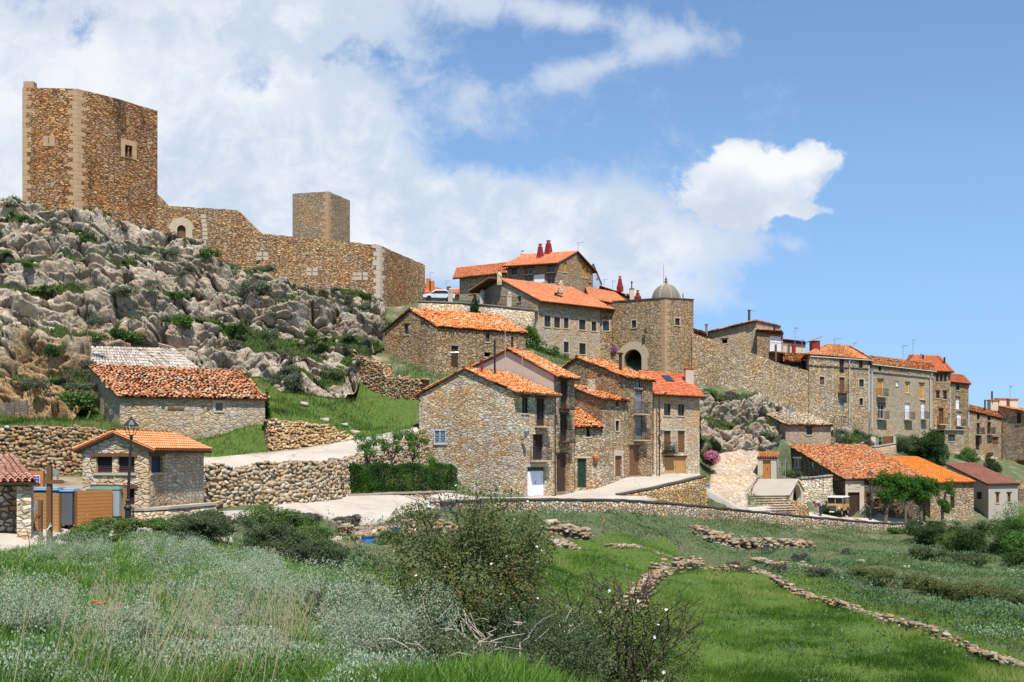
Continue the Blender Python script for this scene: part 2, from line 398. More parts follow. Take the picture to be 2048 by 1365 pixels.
plain('poppy_red', (.62, .05, .02), .7, .1, var=.1)
plain('planks_old', (.17, .135, .11), .9, .1, var=.35, scale=5)
plain('dead_wood', (.45, .41, .37), .95, .1, var=.3, scale=10)
plain('curtain_white', (.72, .72, .78), .9, .1, var=.05)
plain('tarp_white', (.70, .72, .80), .7, .2, var=.06)
plain('bare_stone', (.44, .36, .28), .95, .1, var=.35, scale=5)
plain('terracotta', (.50, .17, .07), .85, .1, var=.2, scale=6)

def tile_mat(name, stops, lich=.0, lcol=(.42, .36, .26)):
    m_, t, b, _ = new_mat(name, .85, .15)
    a = t.n('ShaderNodeAttribute', attribute_name='rnd')
    c_ = t.hsv(t.ramp(a.outputs['Fac'], stops), .5, 1.0, .96)
    p_ = pos(t); n_ = t.noise(p_, 6.0, 4, .6)
    c_ = t.mix(.5, c_, t.mix(1.0, c_, t.ramp(n_, [(.25, .6), (.75, 1.3)]), 'MULTIPLY'))
    if lich: c_ = t.mix(t.m('MULTIPLY', t.ss(t.noise(p_, 2.2, 5, .65), .5, .66), lich), c_, lcol)
    t.L(c_, b.inputs['Base Color']); bump(t, b, n_, .4, .02)
    return m_
tile_mat('tiles_new', [(0, (.50, .15, .06)), (.5, (.62, .20, .085)), (.85, (.66, .25, .12)), (1, (.60, .34, .20))], .25)
tile_mat('tiles_red', [(0, (.42, .10, .045)), (.5, (.56, .15, .06)), (1, (.62, .21, .10))], .2)
tile_mat('tiles_cabin', [(0, (.62, .22, .08)), (.6, (.68, .27, .115)), (1, (.62, .33, .18))])
tile_mat('tiles_bright', [(0, (.66, .20, .03)), (.6, (.74, .25, .045)), (1, (.70, .33, .10))])
tile_mat('tiles_old', [(0, (.22, .11, .055)), (.18, (.50, .15, .045)), (.6, (.66, .21, .055)), (.85, (.60, .33, .15)), (1, (.46, .38, .27))], .35)
tile_mat('tiles_rust', [(0, (.16, .08, .045)), (.25, (.42, .14, .05)), (.6, (.58, .20, .07)), (.85, (.56, .30, .15)), (1, (.44, .36, .26))], .4)
tile_mat('tiles_worn', [(0, (.16, .10, .065)), (.25, (.46, .16, .06)), (.6, (.62, .25, .10)), (.8, (.52, .38, .24)), (1, (.50, .44, .33))], .55)
tile_mat('tiles_bleached', [(0, (.20, .15, .10)), (.3, (.46, .34, .21)), (.7, (.60, .48, .33)), (1, (.62, .54, .42))], .4)
tile_mat('tiles_grey', [(0, (.22, .18, .14)), (.5, (.46, .40, .33)), (1, (.54, .49, .43))], .5, (.33, .24, .14))
tile_mat('tiles_maroon', [(0, (.28, .11, .075)), (.5, (.34, .15, .105)), (1, (.38, .19, .14))])
tile_mat('tiles_pinkish', [(0, (.46, .20, .13)), (.5, (.60, .31, .21)), (1, (.64, .43, .33))], .3)

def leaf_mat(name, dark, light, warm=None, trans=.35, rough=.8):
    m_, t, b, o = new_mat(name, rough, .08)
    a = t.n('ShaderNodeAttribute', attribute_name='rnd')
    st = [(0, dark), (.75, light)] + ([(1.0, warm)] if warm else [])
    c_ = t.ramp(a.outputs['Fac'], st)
    t.L(c_, b.inputs['Base Color'])
    tr = t.n('ShaderNodeBsdfTranslucent'); t.L(t.mix(1.0, c_, (1.1, 1.25, .6), 'MULTIPLY'), tr.inputs[0])
    mx = t.n('ShaderNodeMixShader'); mx.inputs[0].default_value = trans
    t.L(b.outputs[0], mx.inputs[1]); t.L(tr.outputs[0], mx.inputs[2]); t.L(mx.outputs[0], o.inputs[0])
    return m_
leaf_mat('leaf_rose', (.04, .06, .02), (.15, .19, .07), (.20, .13, .07))
leaf_mat('leaf_hedge', (.018, .05, .012), (.07, .15, .03), (.16, .24, .05))
leaf_mat('leaf_fresh', (.04, .10, .02), (.13, .24, .055))
leaf_mat('leaf_bush', (.035, .07, .018), (.12, .20, .055), (.20, .26, .09))
leaf_mat('leaf_dark', (.018, .04, .013), (.06, .105, .035))
leaf_mat('leaf_cypress', (.012, .035, .012), (.04, .085, .025))
leaf_mat('leaf_plane', (.022, .07, .014), (.08, .18, .03))
leaf_mat('leaf_olive', (.03, .05, .025), (.10, .14, .07), (.16, .17, .09))
leaf_mat('leaf_scrub', (.05, .07, .045), (.15, .18, .125), (.19, .17, .13))
leaf_mat('leaf_heath', (.055, .05, .045), (.14, .125, .11), (.18, .14, .12))
leaf_mat('leaf_silver', (.12, .165, .11), (.36, .42, .30), (.43, .48, .37), .25)
leaf_mat('leaf_pink', (.42, .10, .22), (.66, .28, .42))
leaf_mat('grass_fresh', (.06, .13, .018), (.18, .32, .055), (.30, .40, .13), .4)
leaf_mat('grass_meadow', (.045, .105, .014), (.14, .245, .035), (.34, .37, .12), .4)
leaf_mat('grass_blue', (.045, .09, .035), (.17, .26, .13), (.34, .41, .27), .35)
leaf_mat('grass_dry', (.16, .14, .075), (.33, .29, .18), (.45, .39, .28), .35)
leaf_mat('grass_hill', (.04, .08, .015), (.13, .20, .045), (.27, .27, .12), .35)

# ground: tint by painted zones of real plant cover, with noise
m_, t, b, _ = new_mat('ground_mat', .95, .05)
p_ = pos(t)
ag = t.n('ShaderNodeAttribute', attribute_name='green').outputs['Fac']
ar = t.n('ShaderNodeAttribute', attribute_name='bare').outputs['Fac']
n1 = t.noise(p_, .5, 6, .65); n2 = t.noise(p_, 5.0, 5, .65)
gr = t.mix(n2, (.035, .06, .014), (.12, .18, .04))
scr = t.mix(t.noise(p_, 2.2, 6, .7), (.02, .035, .014), (.17, .19, .10))
dirt = t.mix(n2, (.20, .14, .085), (.42, .33, .23))
c_ = t.mix(t.ss(t.m('ADD', ag, t.m('MULTIPLY', t.m('SUBTRACT', n1, .5), .8)), .3, .7), scr, gr)
c_ = t.mix(t.ss(t.m('ADD', ar, t.m('MULTIPLY', t.m('SUBTRACT', n1, .5), 1.2)), .45, .75), c_, dirt)
t.L(c_, b.inputs['Base Color']); bump(t, b, n2, .8, .12)

# limestone crag
m_, t, b, _ = new_mat('crag_rock', .95, .08)
p_ = pos(t)
n1 = t.noise(p_, .28, 5, .6); n2 = t.noise(p_, 2.2, 7, .68); n3 = t.noise(p_, 9., 4, .65)
c_ = t.ramp(n2, [(.30, (.15, .115, .08)), (.42, (.38, .31, .235)), (.55, (.57, .485, .385)), (.75, (.70, .63, .54))])
aw = t.n('ShaderNodeAttribute', attribute_name='warm').outputs['Fac']
c_ = t.mix(t.ss(t.m('ADD', aw, t.m('MULTIPLY', t.m('SUBTRACT', n1, .5), 1.3)), .35, .75), c_, t.mix(n2, (.22, .13, .055), (.60, .42, .23)))
ac = t.n('ShaderNodeAttribute', attribute_name='crack').outputs['Fac']
ro = t.ss(t.m('ADD', t.noise(p_, 1.1, 5, .7), t.m('MULTIPLY', n1, .3)), .66, .78)
c_ = t.mix(t.m('MULTIPLY', ro, .6), c_, (.40, .22, .11))
av = t.n('ShaderNodeAttribute', attribute_name='veg').outputs['Fac']
c_ = t.mix(t.ss(t.m('ADD', av, t.m('MULTIPLY', t.m('SUBTRACT', n2, .5), .9)), .45, .7), c_, t.mix(n3, (.03, .045, .02), (.13, .16, .07)))
c_ = t.mix(t.m('MULTIPLY', t.ss(ac, .55, 1.0), .72), c_, (.05, .04, .03))
t.L(c_, b.inputs['Base Color'])
bump(t, b, t.m('ADD', t.m('MULTIPLY', n2, 1.0), t.m('MULTIPLY', n3, .35)), 1.0, .30)

# road concrete, pale and dusty
m_, t, b, _ = new_mat('road_mat', .9, .1)
p_ = pos(t); n1 = t.noise(p_, .35, 5, .6); n2 = t.noise(p_, 12., 4, .6)
c_ = t.mix(n1, (.32, .275, .225), (.52, .46, .39)); c_ = t.mix(t.m('MULTIPLY', t.ss(t.voro(t.vm('ADD', p_, t.vm('SCALE', t.noise(p_, .9, 5, .7, col=True), sc=1.6)), .16, 'DISTANCE_TO_EDGE', 'Distance'), .012, .003), .4), c_, (.14, .11, .085)); c_ = t.mix(t.m('MULTIPLY', t.ss(t.noise(p_, 1.1, 6, .7), .56, .66), .35), c_, (.24, .20, .155)); c_ = t.mix(.35, c_, t.mix(1.0, c_, t.ramp(n2, [(.3, .7), (.7, 1.2)]), 'MULTIPLY'))
t.L(c_, b.inputs['Base Color']); bump(t, b, n2, .3, .01)
# ================================================================== TERRAIN
def uvp(l): return [P(*a) for a in l]
TP = []      # terrain control points (x, y, z)
TE = []      # break lines
def brk(pts):
    b = len(TP); TP.extend(pts); TE.extend([(b+i, b+i+1) for i in range(len(pts)-1)])
# street wall: inner (road) side and outer foot
SW = [(870, 1008, 58.5, .25), (905, 1004, 64, .45), (1000, 1000, 69, .8), (1120, 1000, 73, .95), (1250, 1001, 77.5, 1.0), (1400, 1013, 84, 1.05), (1500, 1023, 88, 1.0),
      (1600, 1033, 92, .95), (1750, 1046, 97, .8), (1840, 1049, 100, .7)]
brk([(K(u)*Y, Y+.35, ZV(v, Y)-.12) for u, v, Y, h_ in SW])
brk([(K(u)*Y, Y-.35, ZV(v, Y)-h_) for u, v, Y, h_ in SW])
# triangular wall carrying the upper street
TW = [(1235, 993, 78.4, 992, 78.4), (1300, 981, 80.2, 997, 80.2), (1360, 967, 82.5, 1003, 82.5), (1408, 955, 84.6, 1009, 84.6)]
brk([(K(u)*Y-.1, Y+.4, ZV(v, Y)-.05) for u, v, Y, _, _ in TW] + [(K(1405)*96, 95.3, ZV(950, 96))])
brk([(K(u)*Y+.1, Y-.3, ZV(v2, Y)) for u, _, Y, v2, _ in TW] + [(K(1412)*96, 95.6, ZV(962, 96))])
# wall under the climbing road
RW = [(403, 941, 50.2, 1017), (470, 938, 51.3, 1014), (530, 935, 52.8, 1010), (600, 931, 54.5, 1005), (668, 926, 57.5, 998)]
brk([(K(u)*Y, Y+.5, ZV(v, Y)-.15) for u, v, Y, _ in RW] + [P(740, 913, 65), P(842, 872, 76.5)])
brk([(K(u)*Y, Y-.4, ZV(v2, Y)) for u, v, Y, v2 in RW] + [P(745, 978, 64.3), P(836, 975, 75.5)])
# wall above the climbing road (right of the barn)
UW = [(531, 843, 67.5, 905), (600, 845, 69, 897), (650, 856, 70.3, 889), (705, 877, 72, 880)]
brk([(K(u)*Y, Y+.5, ZV(v, Y)-.1) for u, v, Y, _ in UW])
brk([(K(u)*Y, Y-.4, ZV(v2, Y)) for u, v, Y, v2 in UW] + [P(765, 868, 75.5), P(836, 854, 80)])
# terrace wall on the far left
LW = [(-140, 862, 57, 940), (0, 859, 57, 945), (90, 859, 57.5, 950), (165, 860, 58.5, 950), (235, 870, 59.5, 945)]
brk([(K(u)*Y, Y+.5, ZV(v, Y)-.1) for u, v, Y, _ in LW])
brk([(K(u)*Y, Y-.4, ZV(v2, Y)) for u, v, Y, v2 in LW])
# terrace with the railing
AW = [(838, 604, 123), (930, 607, 120), (985, 612, 117), (1073, 621, 113.2)]
brk([(K(u)*Y, Y+.6, ZV(v, Y)-.1) for u, v, Y in AW])
brk([(K(u)*Y, Y-.5, z_) for (u, v, Y), z_ in zip(AW, (15.0, 14.0, 13.0, 11.5))])
TP += uvp([
 (850, 603, 128), (950, 601, 131), (1060, 600, 126), (1110, 600, 128), (1190, 600, 131), (1000, 603, 127),
 # castle foot
 (-200, 398, 114), (0, 406, 113.5), (45, 412, 111.5), (155, 440, 110.8), (240, 463, 113.5), (330, 490, 117), (420, 512, 117.5), (500, 553, 118), (600, 580, 119.5),
 (700, 606, 121.5), (760, 618, 123), (850, 618, 131),
 # crag
 (-200, 560, 95), (0, 560, 95), (200, 560, 97), (400, 600, 100), (550, 620, 103), (700, 640, 108), (770, 680, 106),
 (-200, 700, 78), (0, 700, 79), (100, 690, 82), (200, 690, 84), (400, 705, 87), (520, 730, 86), (620, 700, 94), (560, 780, 80.5), (700, 705, 94), (600, 787, 82), (712, 795, 84.5),
 (620, 668, 100), (700, 690, 98), (760, 712, 95), (830, 738, 91.5), (770, 752, 92), (-200, 838, 66), (0, 836, 67), (180, 842, 68.5),
 # barn feet and grass above the walls
 (190, 846, 68.5), (240, 856, 63.5), (320, 876, 64), (350, 895, 64.8), (420, 917, 65.2), (360, 925, 61), (390, 935, 56), (528, 905, 67.2), (540, 800, 77), (600, 790, 80), (700, 800, 84), (750, 855, 81), (745, 800, 86.5), (640, 845, 71.5), (715, 862, 75),
 # around the upper barn and the gate
 (872, 748, 93.5), (960, 735, 97), (1050, 722, 101), (850, 700, 104), (1060, 700, 106), (1130, 724, 104), (1150, 740, 99), (930, 790, 86), (860, 800, 84), (1000, 790, 88),
 (1075, 716, 113), (1100, 720, 115.3), (1150, 724, 117.4), (1085, 716, 114.3), (1205, 730, 119), (1225, 740, 118), (1290, 742, 114.5), (1335, 775, 114), (1388, 778, 117), (1250, 748, 108), (1350, 790, 106),
 # town wall foot and the rocks below it
 (1420, 778, 112.5), (1470, 790, 115), (1530, 806, 117), (1600, 836, 119), (1640, 856, 121), (1740, 876, 128), (1868, 893, 141), (1942, 908, 149), (2005, 928, 155), (2100, 950, 152),
 (1410, 905, 101), (1480, 900, 105), (1528, 893, 107.5), (1405, 835, 106), (1480, 850, 109), (1560, 880, 110), (1570, 892, 109), (1664, 897, 112), (1640, 862, 119.5), (1700, 905, 118), (1720, 880, 124),
 (1790, 905, 121), (1860, 935, 122), (1960, 938, 125), (2060, 968, 125),
 # street fronts
 (1112, 991, 80), (1155, 979, 85.3), (1203, 967, 86.5), (1250, 956, 87.5), (1305, 954, 92.2), (1400, 951, 96), (1050, 995, 74), (1180, 990, 79),
 # cobbled slope, yard, plaza
 (1420, 1011, 86.5), (1497, 1019, 89.5), (1492, 986, 92.4), (1515, 956, 97), (1520, 925, 102), (1520, 903, 105.5), (1470, 903, 105), (1425, 930, 100), (1450, 985, 90),
 (1560, 962, 98.5), (1600, 962, 100), (1660, 955, 102), (1545, 950, 103.8), (1528, 914, 103.8), (1575, 953, 108.6), (1640, 952, 106), (1600, 955, 107), (1690, 1036, 99.6), (1664, 1030, 99.0), (1600, 1022, 97.2), (1640, 1026, 98), (1600, 965, 99.3), (1655, 960, 100.4), (1680, 1034, 100.5), (1560, 1012, 95.5), (1640, 1030, 96), (1740, 1038, 99), (1600, 1020, 95.2), (1780, 1040, 100), (1860, 1041, 103.5),
 (1935, 1041, 107.5), (1978, 1041, 109), (2045, 1041, 114), (2120, 1040, 112), (1930, 1052, 100), (2040, 1060, 100), (1850, 1060, 96),
 (1740, 958, 115), (1850, 965, 119), (1960, 975, 122), (2060, 1020, 116),
 # below the street wall, terraces and meadow
 (850, 1030, 56), (1000, 1040, 63), (1100, 1050, 66), (1180, 1045, 70), (1140, 1080, 63), (1250, 1075, 66), (1100, 1120, 56), (1150, 1105, 60), (1350, 1112, 68), (1110, 1200, 43), (1250, 1232, 44), (1330, 1150, 57),
 (1400, 1068, 78), (1500, 1075, 82), (1480, 1105, 77), (1600, 1095, 80), (1750, 1075, 90), (1600, 1130, 70), (1750, 1120, 72),
 (1400, 1142, 65.6), (1270, 1240, 46), (1300, 1365, 33), (1500, 1300, 38), (2048, 1365, 33.2), (2300, 1365, 33), (2040, 1342, 35.5), (1700, 1222, 48.5), (1600, 1187, 54), (1800, 1252, 44),
 (1600, 1152, 60), (1900, 1232, 46), (2060, 1252, 44), (2300, 1250, 44), (1700, 1130, 66), (2060, 1180, 57), (1900, 1140, 66), (2060, 1120, 78), (2060, 1085, 88), (2300, 1085, 88), (2300, 1050, 110),
 # bank under the lower road
 (500, 1058, 42.5), (640, 1034, 49), (735, 1092, 46.5), (790, 1070, 50.5), (700, 1060, 49.5), (640, 1130, 36), (760, 1150, 37), (880, 1110, 45), (950, 1090, 51), (300, 1078, 38), (180, 1092, 36.8), (860, 1180, 33),
 # plazas on the lower road
 (-140, 1070, 36.5), (0, 1068, 37), (60, 1063, 38), (170, 1052, 41.5), (255, 1048, 42.5), (425, 1032, 45.5), (430, 1022, 48), (600, 1009, 56), (680, 1000, 59), (905, 992, 67), (1000, 997, 71),
 (-140, 1115, 32.5), (0, 1112, 33.5), (70, 1094, 36), (-140, 960, 55), (80, 975, 53), (150, 972, 54), (300, 960, 58),
 (672, 990, 58), (905, 987, 66), (720, 988, 62), (840, 985, 72), (960, 990, 73.5), (900, 985, 75),
])
TP += [(-60, -20, -1.5), (60, -20, -4), (-60, 7, -1.3), (-30, 7, -1.45), (-10, 7, -1.62), (-3, 7, -1.65), (0, 6.5, -1.75), (3, 6.5, -2.2), (8, 7, -3.4), (20, 7, -5.2), (60, 7, -7.5), (0, 0, -1.7), (3, 0, -1.8),
       (-40, 20, -2.2), (-15, 20, -2.35), (-9, 20, -2.45), (-5, 20, -2.75), (-1.5, 20, -3.4), (2, 20, -4.6), (7, 20, -6.4), (20, 20, -7.6), (60, 20, -7.8),
       (-4, 13, -2.25), (-1, 13, -2.6), (1.5, 13, -3.1), (4.5, 13, -4.4), (-22, 31, -3.2), (-15, 31.5, -3.25), (-9.5, 31, -3.35), (-6, 30, -3.6), (-3, 29, -4.3), (1, 28, -6.0), (4, 28, -7.4)]
TP += [(-90, 150, 22), (-40, 160, 22), (-10, 160, 19), (20, 150, 12), (30, 150, 10), (60, 165, 4), (110, 170, 0), (130, 120, -4), (130, 60, -8), (-130, 100, 14), (-130, 60, -2), (-130, 0, -3), (-130, 160, 16),
       (5, 140, 20), (14, 134, 18), (-12, 140, 20), (130, 0, -8), (40, 135, 8), (50, 140, 5)]
TP = [tuple(map(float, a)) for a in TP]
_v, _e, _f, _ov, _, _ = geometry.delaunay_2d_cdt([Vector((a[0], a[1])) for a in TP], TE, [], 0, 1e-4)
_tv = np.array([(a.x, a.y) for a in _v]); _tz = np.zeros(len(_v))
for i, o_ in enumerate(_ov):
    if o_: _tz[i] = TP[o_[0]][2]
    else:
        d_ = sorted(((_tv[i][0]-a[0])**2+(_tv[i][1]-a[1])**2, a[2]) for a in TP)[:3]
        _tz[i] = sum(z/(d+.01) for d, z in d_)/sum(1/(d+.01) for d, z in d_)
_tri = [tuple(f) for f in _f if len(f) == 3]
def G(x, y):
    """ground height for arrays of plan positions"""
    x = np.atleast_1d(np.asarray(x, float)); y = np.atleast_1d(np.asarray(y, float)); out = np.full(x.shape, -8.0)
    for a, b, c in _tri:
        (x1, y1), (x2, y2), (x3, y3) = _tv[a], _tv[b], _tv[c]
        m = (x >= min(x1, x2, x3)-1e-6) & (x <= max(x1, x2, x3)+1e-6) & (y >= min(y1, y2, y3)-1e-6) & (y <= max(y1, y2, y3)+1e-6)
        if not m.any(): continue
        D = (y2-y3)*(x1-x3)+(x3-x2)*(y1-y3)
        if abs(D) < 1e-12: continue
        px, py = x[m], y[m]
        l1 = ((y2-y3)*(px-x3)+(x3-x2)*(py-y3))/D; l2 = ((y3-y1)*(px-x3)+(x1-x3)*(py-y3))/D; l3 = 1-l1-l2
        k_ = (l1 > -1e-6) & (l2 > -1e-6) & (l3 > -1e-6)
        idx = np.nonzero(m)[0][k_]
        out[idx] = (l1*_tz[a]+l2*_tz[b]+l3*_tz[c])[k_]
    return out
def g1(x, y): return float(G(x, y)[0])
def inpoly(x, y, poly):
    r = np.zeros(x.shape, bool); n = len(poly); j = n-1
    for i in range(n):
        (xi, yi), (xj, yj) = poly[i], poly[j]
        c = ((yi > y) != (yj > y)) & (x < (xj-xi)*(y-yi)/(yj-yi+1e-12)+xi); r ^= c; j = i
    return r
# ---- roads: strips between an inner and an outer edge
def strip_mesh(name, inner, outer, mat, lift=.03, n=160, m=14, label=None, kind='structure', rough=0.0):
    def res(pl, n):
        pl = np.array(pl, float); d = np.r_[0, np.cumsum(np.hypot(*(np.diff(pl, axis=0).T)))]; t = np.linspace(0, d[-1], n)
        return np.stack([np.interp(t, d, pl[:, 0]), np.interp(t, d, pl[:, 1])], 1)
    a, b = res(inner, n), res(outer, n)
    t = np.linspace(0, 1, m)[None, :, None]
    g = a[:, None, :]*(1-t)+b[:, None, :]*t
    z = G(g[..., 0].ravel(), g[..., 1].ravel()).reshape(n, m)+lift
    if rough: z += rough*(fbm(np.stack([g[..., 0].ravel()*1.4, g[..., 1].ravel()*1.4, np.zeros(n*m)], 1), 3, 5).reshape(n, m)-.5)
    V = np.concatenate([g, z[..., None]], 2)
    # skirts
    V = np.concatenate([V[:, :1]+[0, 0, -.35], V, V[:, -1:]+[0, 0, -.35]], 1); m2 = m+2
    idx = np.arange(n*m2).reshape(n, m2)
    Fc = np.stack([idx[:-1, :-1], idx[1:, :-1], idx[1:, 1:], idx[:-1, 1:]], -1).reshape(-1, 4)
    o = np_mesh(name, V.reshape(-1, 3), Fc, mat, smooth=True); tag(o, kind=kind)
    return o, [tuple(q) for q in a]+[tuple(q) for q in b[::-1]]
r1i = [XY(*a) for a in [(-200, 36.5), (0, 37.2), (60, 38), (170, 41.6), (255, 42.6), (428, 45.4), (432, 47.5), (530, 51), (600, 55.6), (680, 58.8), (800, 62.5), (905, 67), (1000, 71.5), (1060, 74.5)]]
r1o = [XY(*a) for a in [(-200, 32.2), (0, 33.2), (70, 35.8), (180, 37.4), (350, 42.2), (500, 44.5), (640, 49.4), (760, 53), (870, 58.4), (905, 63.9), (1000, 69.1), (1060, 71.2)]]
o1, pr1 = strip_mesh('road', r1i, r1o, MAT['road_mat'])
r2i = [XY(*a) for a in [(1050, 74.2), (1110, 79.8), (1235, 78.9), (1300, 80.0), (1408, 84.4), (1412, 86), (1500, 90), (1600, 95.2), (1690, 99.8), (1780, 100.5), (1860, 103)]]
r2o = [XY(*a) for a in [(1050, 71), (1110, 73), (1250, 77.7), (1300, 79.7), (1400, 84.1), (1410, 84.6), (1500, 88.2), (1600, 92.2), (1690, 95.2), (1750, 97.2), (1850, 100)]]
o2, pr2 = strip_mesh('road', r2i, r2o, MAT['road_mat'], lift=.034)
r3i = [XY(*a) for a in [(1108, 80.3), (1155, 85.6), (1203, 86.8), (1250, 88.2), (1305, 92.6), (1400, 96.2)]]
r3o = [XY(*a) for a in [(1108, 78.9), (1180, 78.9), (1240, 79), (1300, 80.7), (1360, 83), (1407, 95.5)]]
o3, pr3 = strip_mesh('road', r3i, [XY(1108, 78.9), XY(1180, 78.8), XY(1240, 78.9), XY(1300, 80.8), XY(1360, 83.1), XY(1407, 85.1), XY(1404, 95.6)], MAT['road_mat'], lift=.038)
r4i = [XY(*a) for a in [(380, 64.2), (405, 65), (531, 67.0), (600, 68.4), (705, 71.5), (765, 75.4), (836, 79.9), (860, 84)]]
r4o = [XY(*a) for a in [(385, 49.5), (403, 50.8), (470, 51.9), (530, 53.4), (600, 55.2), (668, 58.8), (700, 62.2), (740, 66.6), (842, 78.0), (880, 81)]]
o4, pr4 = strip_mesh('road', r4i, r4o, MAT['road_mat'])
r5i = [XY(*a) for a in [(1412, 85.5), (1413, 92), (1425, 99), (1440, 102), (1468, 105)]]
r5o = [XY(*a) for a in [(1497, 89.3), (1494, 92), (1514, 97), (1519, 101), (1520, 105)]]
o5, pr5 = strip_mesh('cobbled_path', r5i, r5o, MAT['cobble_paving'], lift=.05, rough=.12)
ROADS = [pr1, pr2, pr3, pr4, pr5]

# crag footprint
CRAG = [XY(*a) for a in [(-260, 64), (0, 66.5), (182, 68), (190, 77), (400, 81), (520, 83), (560, 80.3), (612, 82), (720, 84.5), (715, 90), (740, 95), (765, 98), (772, 122), (768, 126), (500, 119), (330, 118), (155, 113), (0, 114.5), (-260, 115)]]
# ---- the ground sheet
xs = np.concatenate([np.linspace(-2500, -140, 14), np.linspace(-130, -62, 60), np.linspace(-61.6, 70, 340), np.linspace(71, 130, 80), np.linspace(140, 2500, 14)])
ys = np.concatenate([np.linspace(-600, -25, 8), np.linspace(-20, 5, 20), np.linspace(5.4, 128, 330), np.linspace(129, 175, 40), np.linspace(190, 3500, 14)])
gx, gy = np.meshgrid(xs, ys); sh = gx.shape; fx, fy = gx.ravel(), gy.ravel()
z = G(fx, fy)
far = (np.abs(fx) > 130) | (fy > 172) | (fy < -20); z[far] = -9 - .0*fx[far]
pz = np.stack([fx*.45, fy*.45, np.zeros_like(fx)], 1)
wild = np.ones_like(fx)
for pl in ROADS:
    c_ = inpoly(fx, fy, pl); z[c_] -= .22; wild[c_] = 0
cr = inpoly(fx, fy, CRAG); z[cr] -= 1.6
CRAG2 = [XY(*a) for a in [(1400, 100), (1470, 105), (1528, 107.5), (1573, 111.5), (1572, 117.5), (1530, 116), (1470, 114), (1400, 111.5)]]
CRAG3 = [XY(*a) for a in [(1659, 115), (1700, 117.5), (1756, 122.5), (1756, 128), (1700, 124), (1659, 120)]]
cr2 = inpoly(fx, fy, CRAG2) | inpoly(fx, fy, CRAG3); z[cr2] -= 1.8; cr = cr | cr2
lump = (fbm(pz, 4, 3)-.5)*.55+(fbm(pz*3.1, 3, 8)-.5)*.22
YARD = [XY(*a) for a in [(1480, 88), (1484, 93), (1500, 98), (1565, 98.5), (1615, 99), (1618, 91)]]
wild[inpoly(fx, fy, YARD)] = 0; z[inpoly(fx, fy, YARD)] -= .3
z += lump*wild*np.where(far, 0, 1)*np.where(cr, 0, 1)*np.where(fy > 90, .6, 1)
MEAD = [XY(*a) for a in [(1085, 60), (1330, 72), (1400, 66), (1600, 55), (2080, 37), (2300, 30), (1000, 28), (1000, 40)]]
STRIPG = [XY(*a) for a in [(1400, 67), (1620, 62), (1900, 48), (2300, 44), (2300, 34), (1600, 53.6)]]
green = np.where(inpoly(fx, fy, MEAD), 1., 0.)
green = np.maximum(green, np.where(inpoly(fx, fy, STRIPG), .75, 0))
green = np.maximum(green, np.where((fx < -8) & (fy > 62) & (fy < 90), .9, 0))
green = np.maximum(green, np.where((fy < 36), .7, 0))
bare = np.where(far, 0, .12) + np.where((fx > 2) & (fx < 22) & (fy > 66) & (fy < 83) & (z < -4.6), .22, 0) + np.where((fy > 88), .34, 0)
bare = bare + np.where(inpoly(fx, fy, [XY(640, 49), XY(860, 56), XY(960, 52), XY(760, 38), XY(620, 36)]), .32, 0)
bare = bare + np.where(inpoly(fx, fy, [XY(0, 58), XY(400, 60), XY(430, 46), XY(170, 42), XY(0, 38)]), .5, 0)
idx = np.arange(sh[0]*sh[1]).reshape(sh)
Fc = np.stack([idx[:-1, :-1], idx[:-1, 1:], idx[1:, 1:], idx[1:, :-1]], -1).reshape(-1, 4)
gr_o = np_mesh('ground', np.stack([fx, fy, z], 1), Fc, MAT['ground_mat'], smooth=True, attrs={'green': green, 'bare': bare})
tag(gr_o, kind='structure')

def worley3(p, seed=0):
    p = np.asarray(p, float); i = np.floor(p).astype(np.int64)
    f1 = np.full(len(p), 9.); f2 = np.full(len(p), 9.); idv = np.zeros(len(p)); off = np.zeros_like(p)
    for a in (-1, 0, 1):
        for b in (-1, 0, 1):
            for c in (-1, 0, 1):
                x, y, z = i[:, 0]+a, i[:, 1]+b, i[:, 2]+c
                q = np.stack([x+_h(x, y, z, seed), y+_h(x, y, z, seed+11), z+_h(x, y, z, seed+23)], 1)
                dv = p-q; d = np.sqrt((dv**2).sum(1)); hid = _h(x, y, z, seed+37); m1 = d < f1
                f2 = np.where(m1, f1, np.minimum(f2, d)); idv = np.where(m1, hid, idv); off = np.where(m1[:, None], dv, off); f1 = np.where(m1, d, f1)
    ang = idv*6.283*7.; t = off[:, 0]*np.cos(ang)+off[:, 2]*(.55+.45*np.sin(ang*1.7))+off[:, 1]*np.sin(ang)*.5
    return f1, f2, idv, t
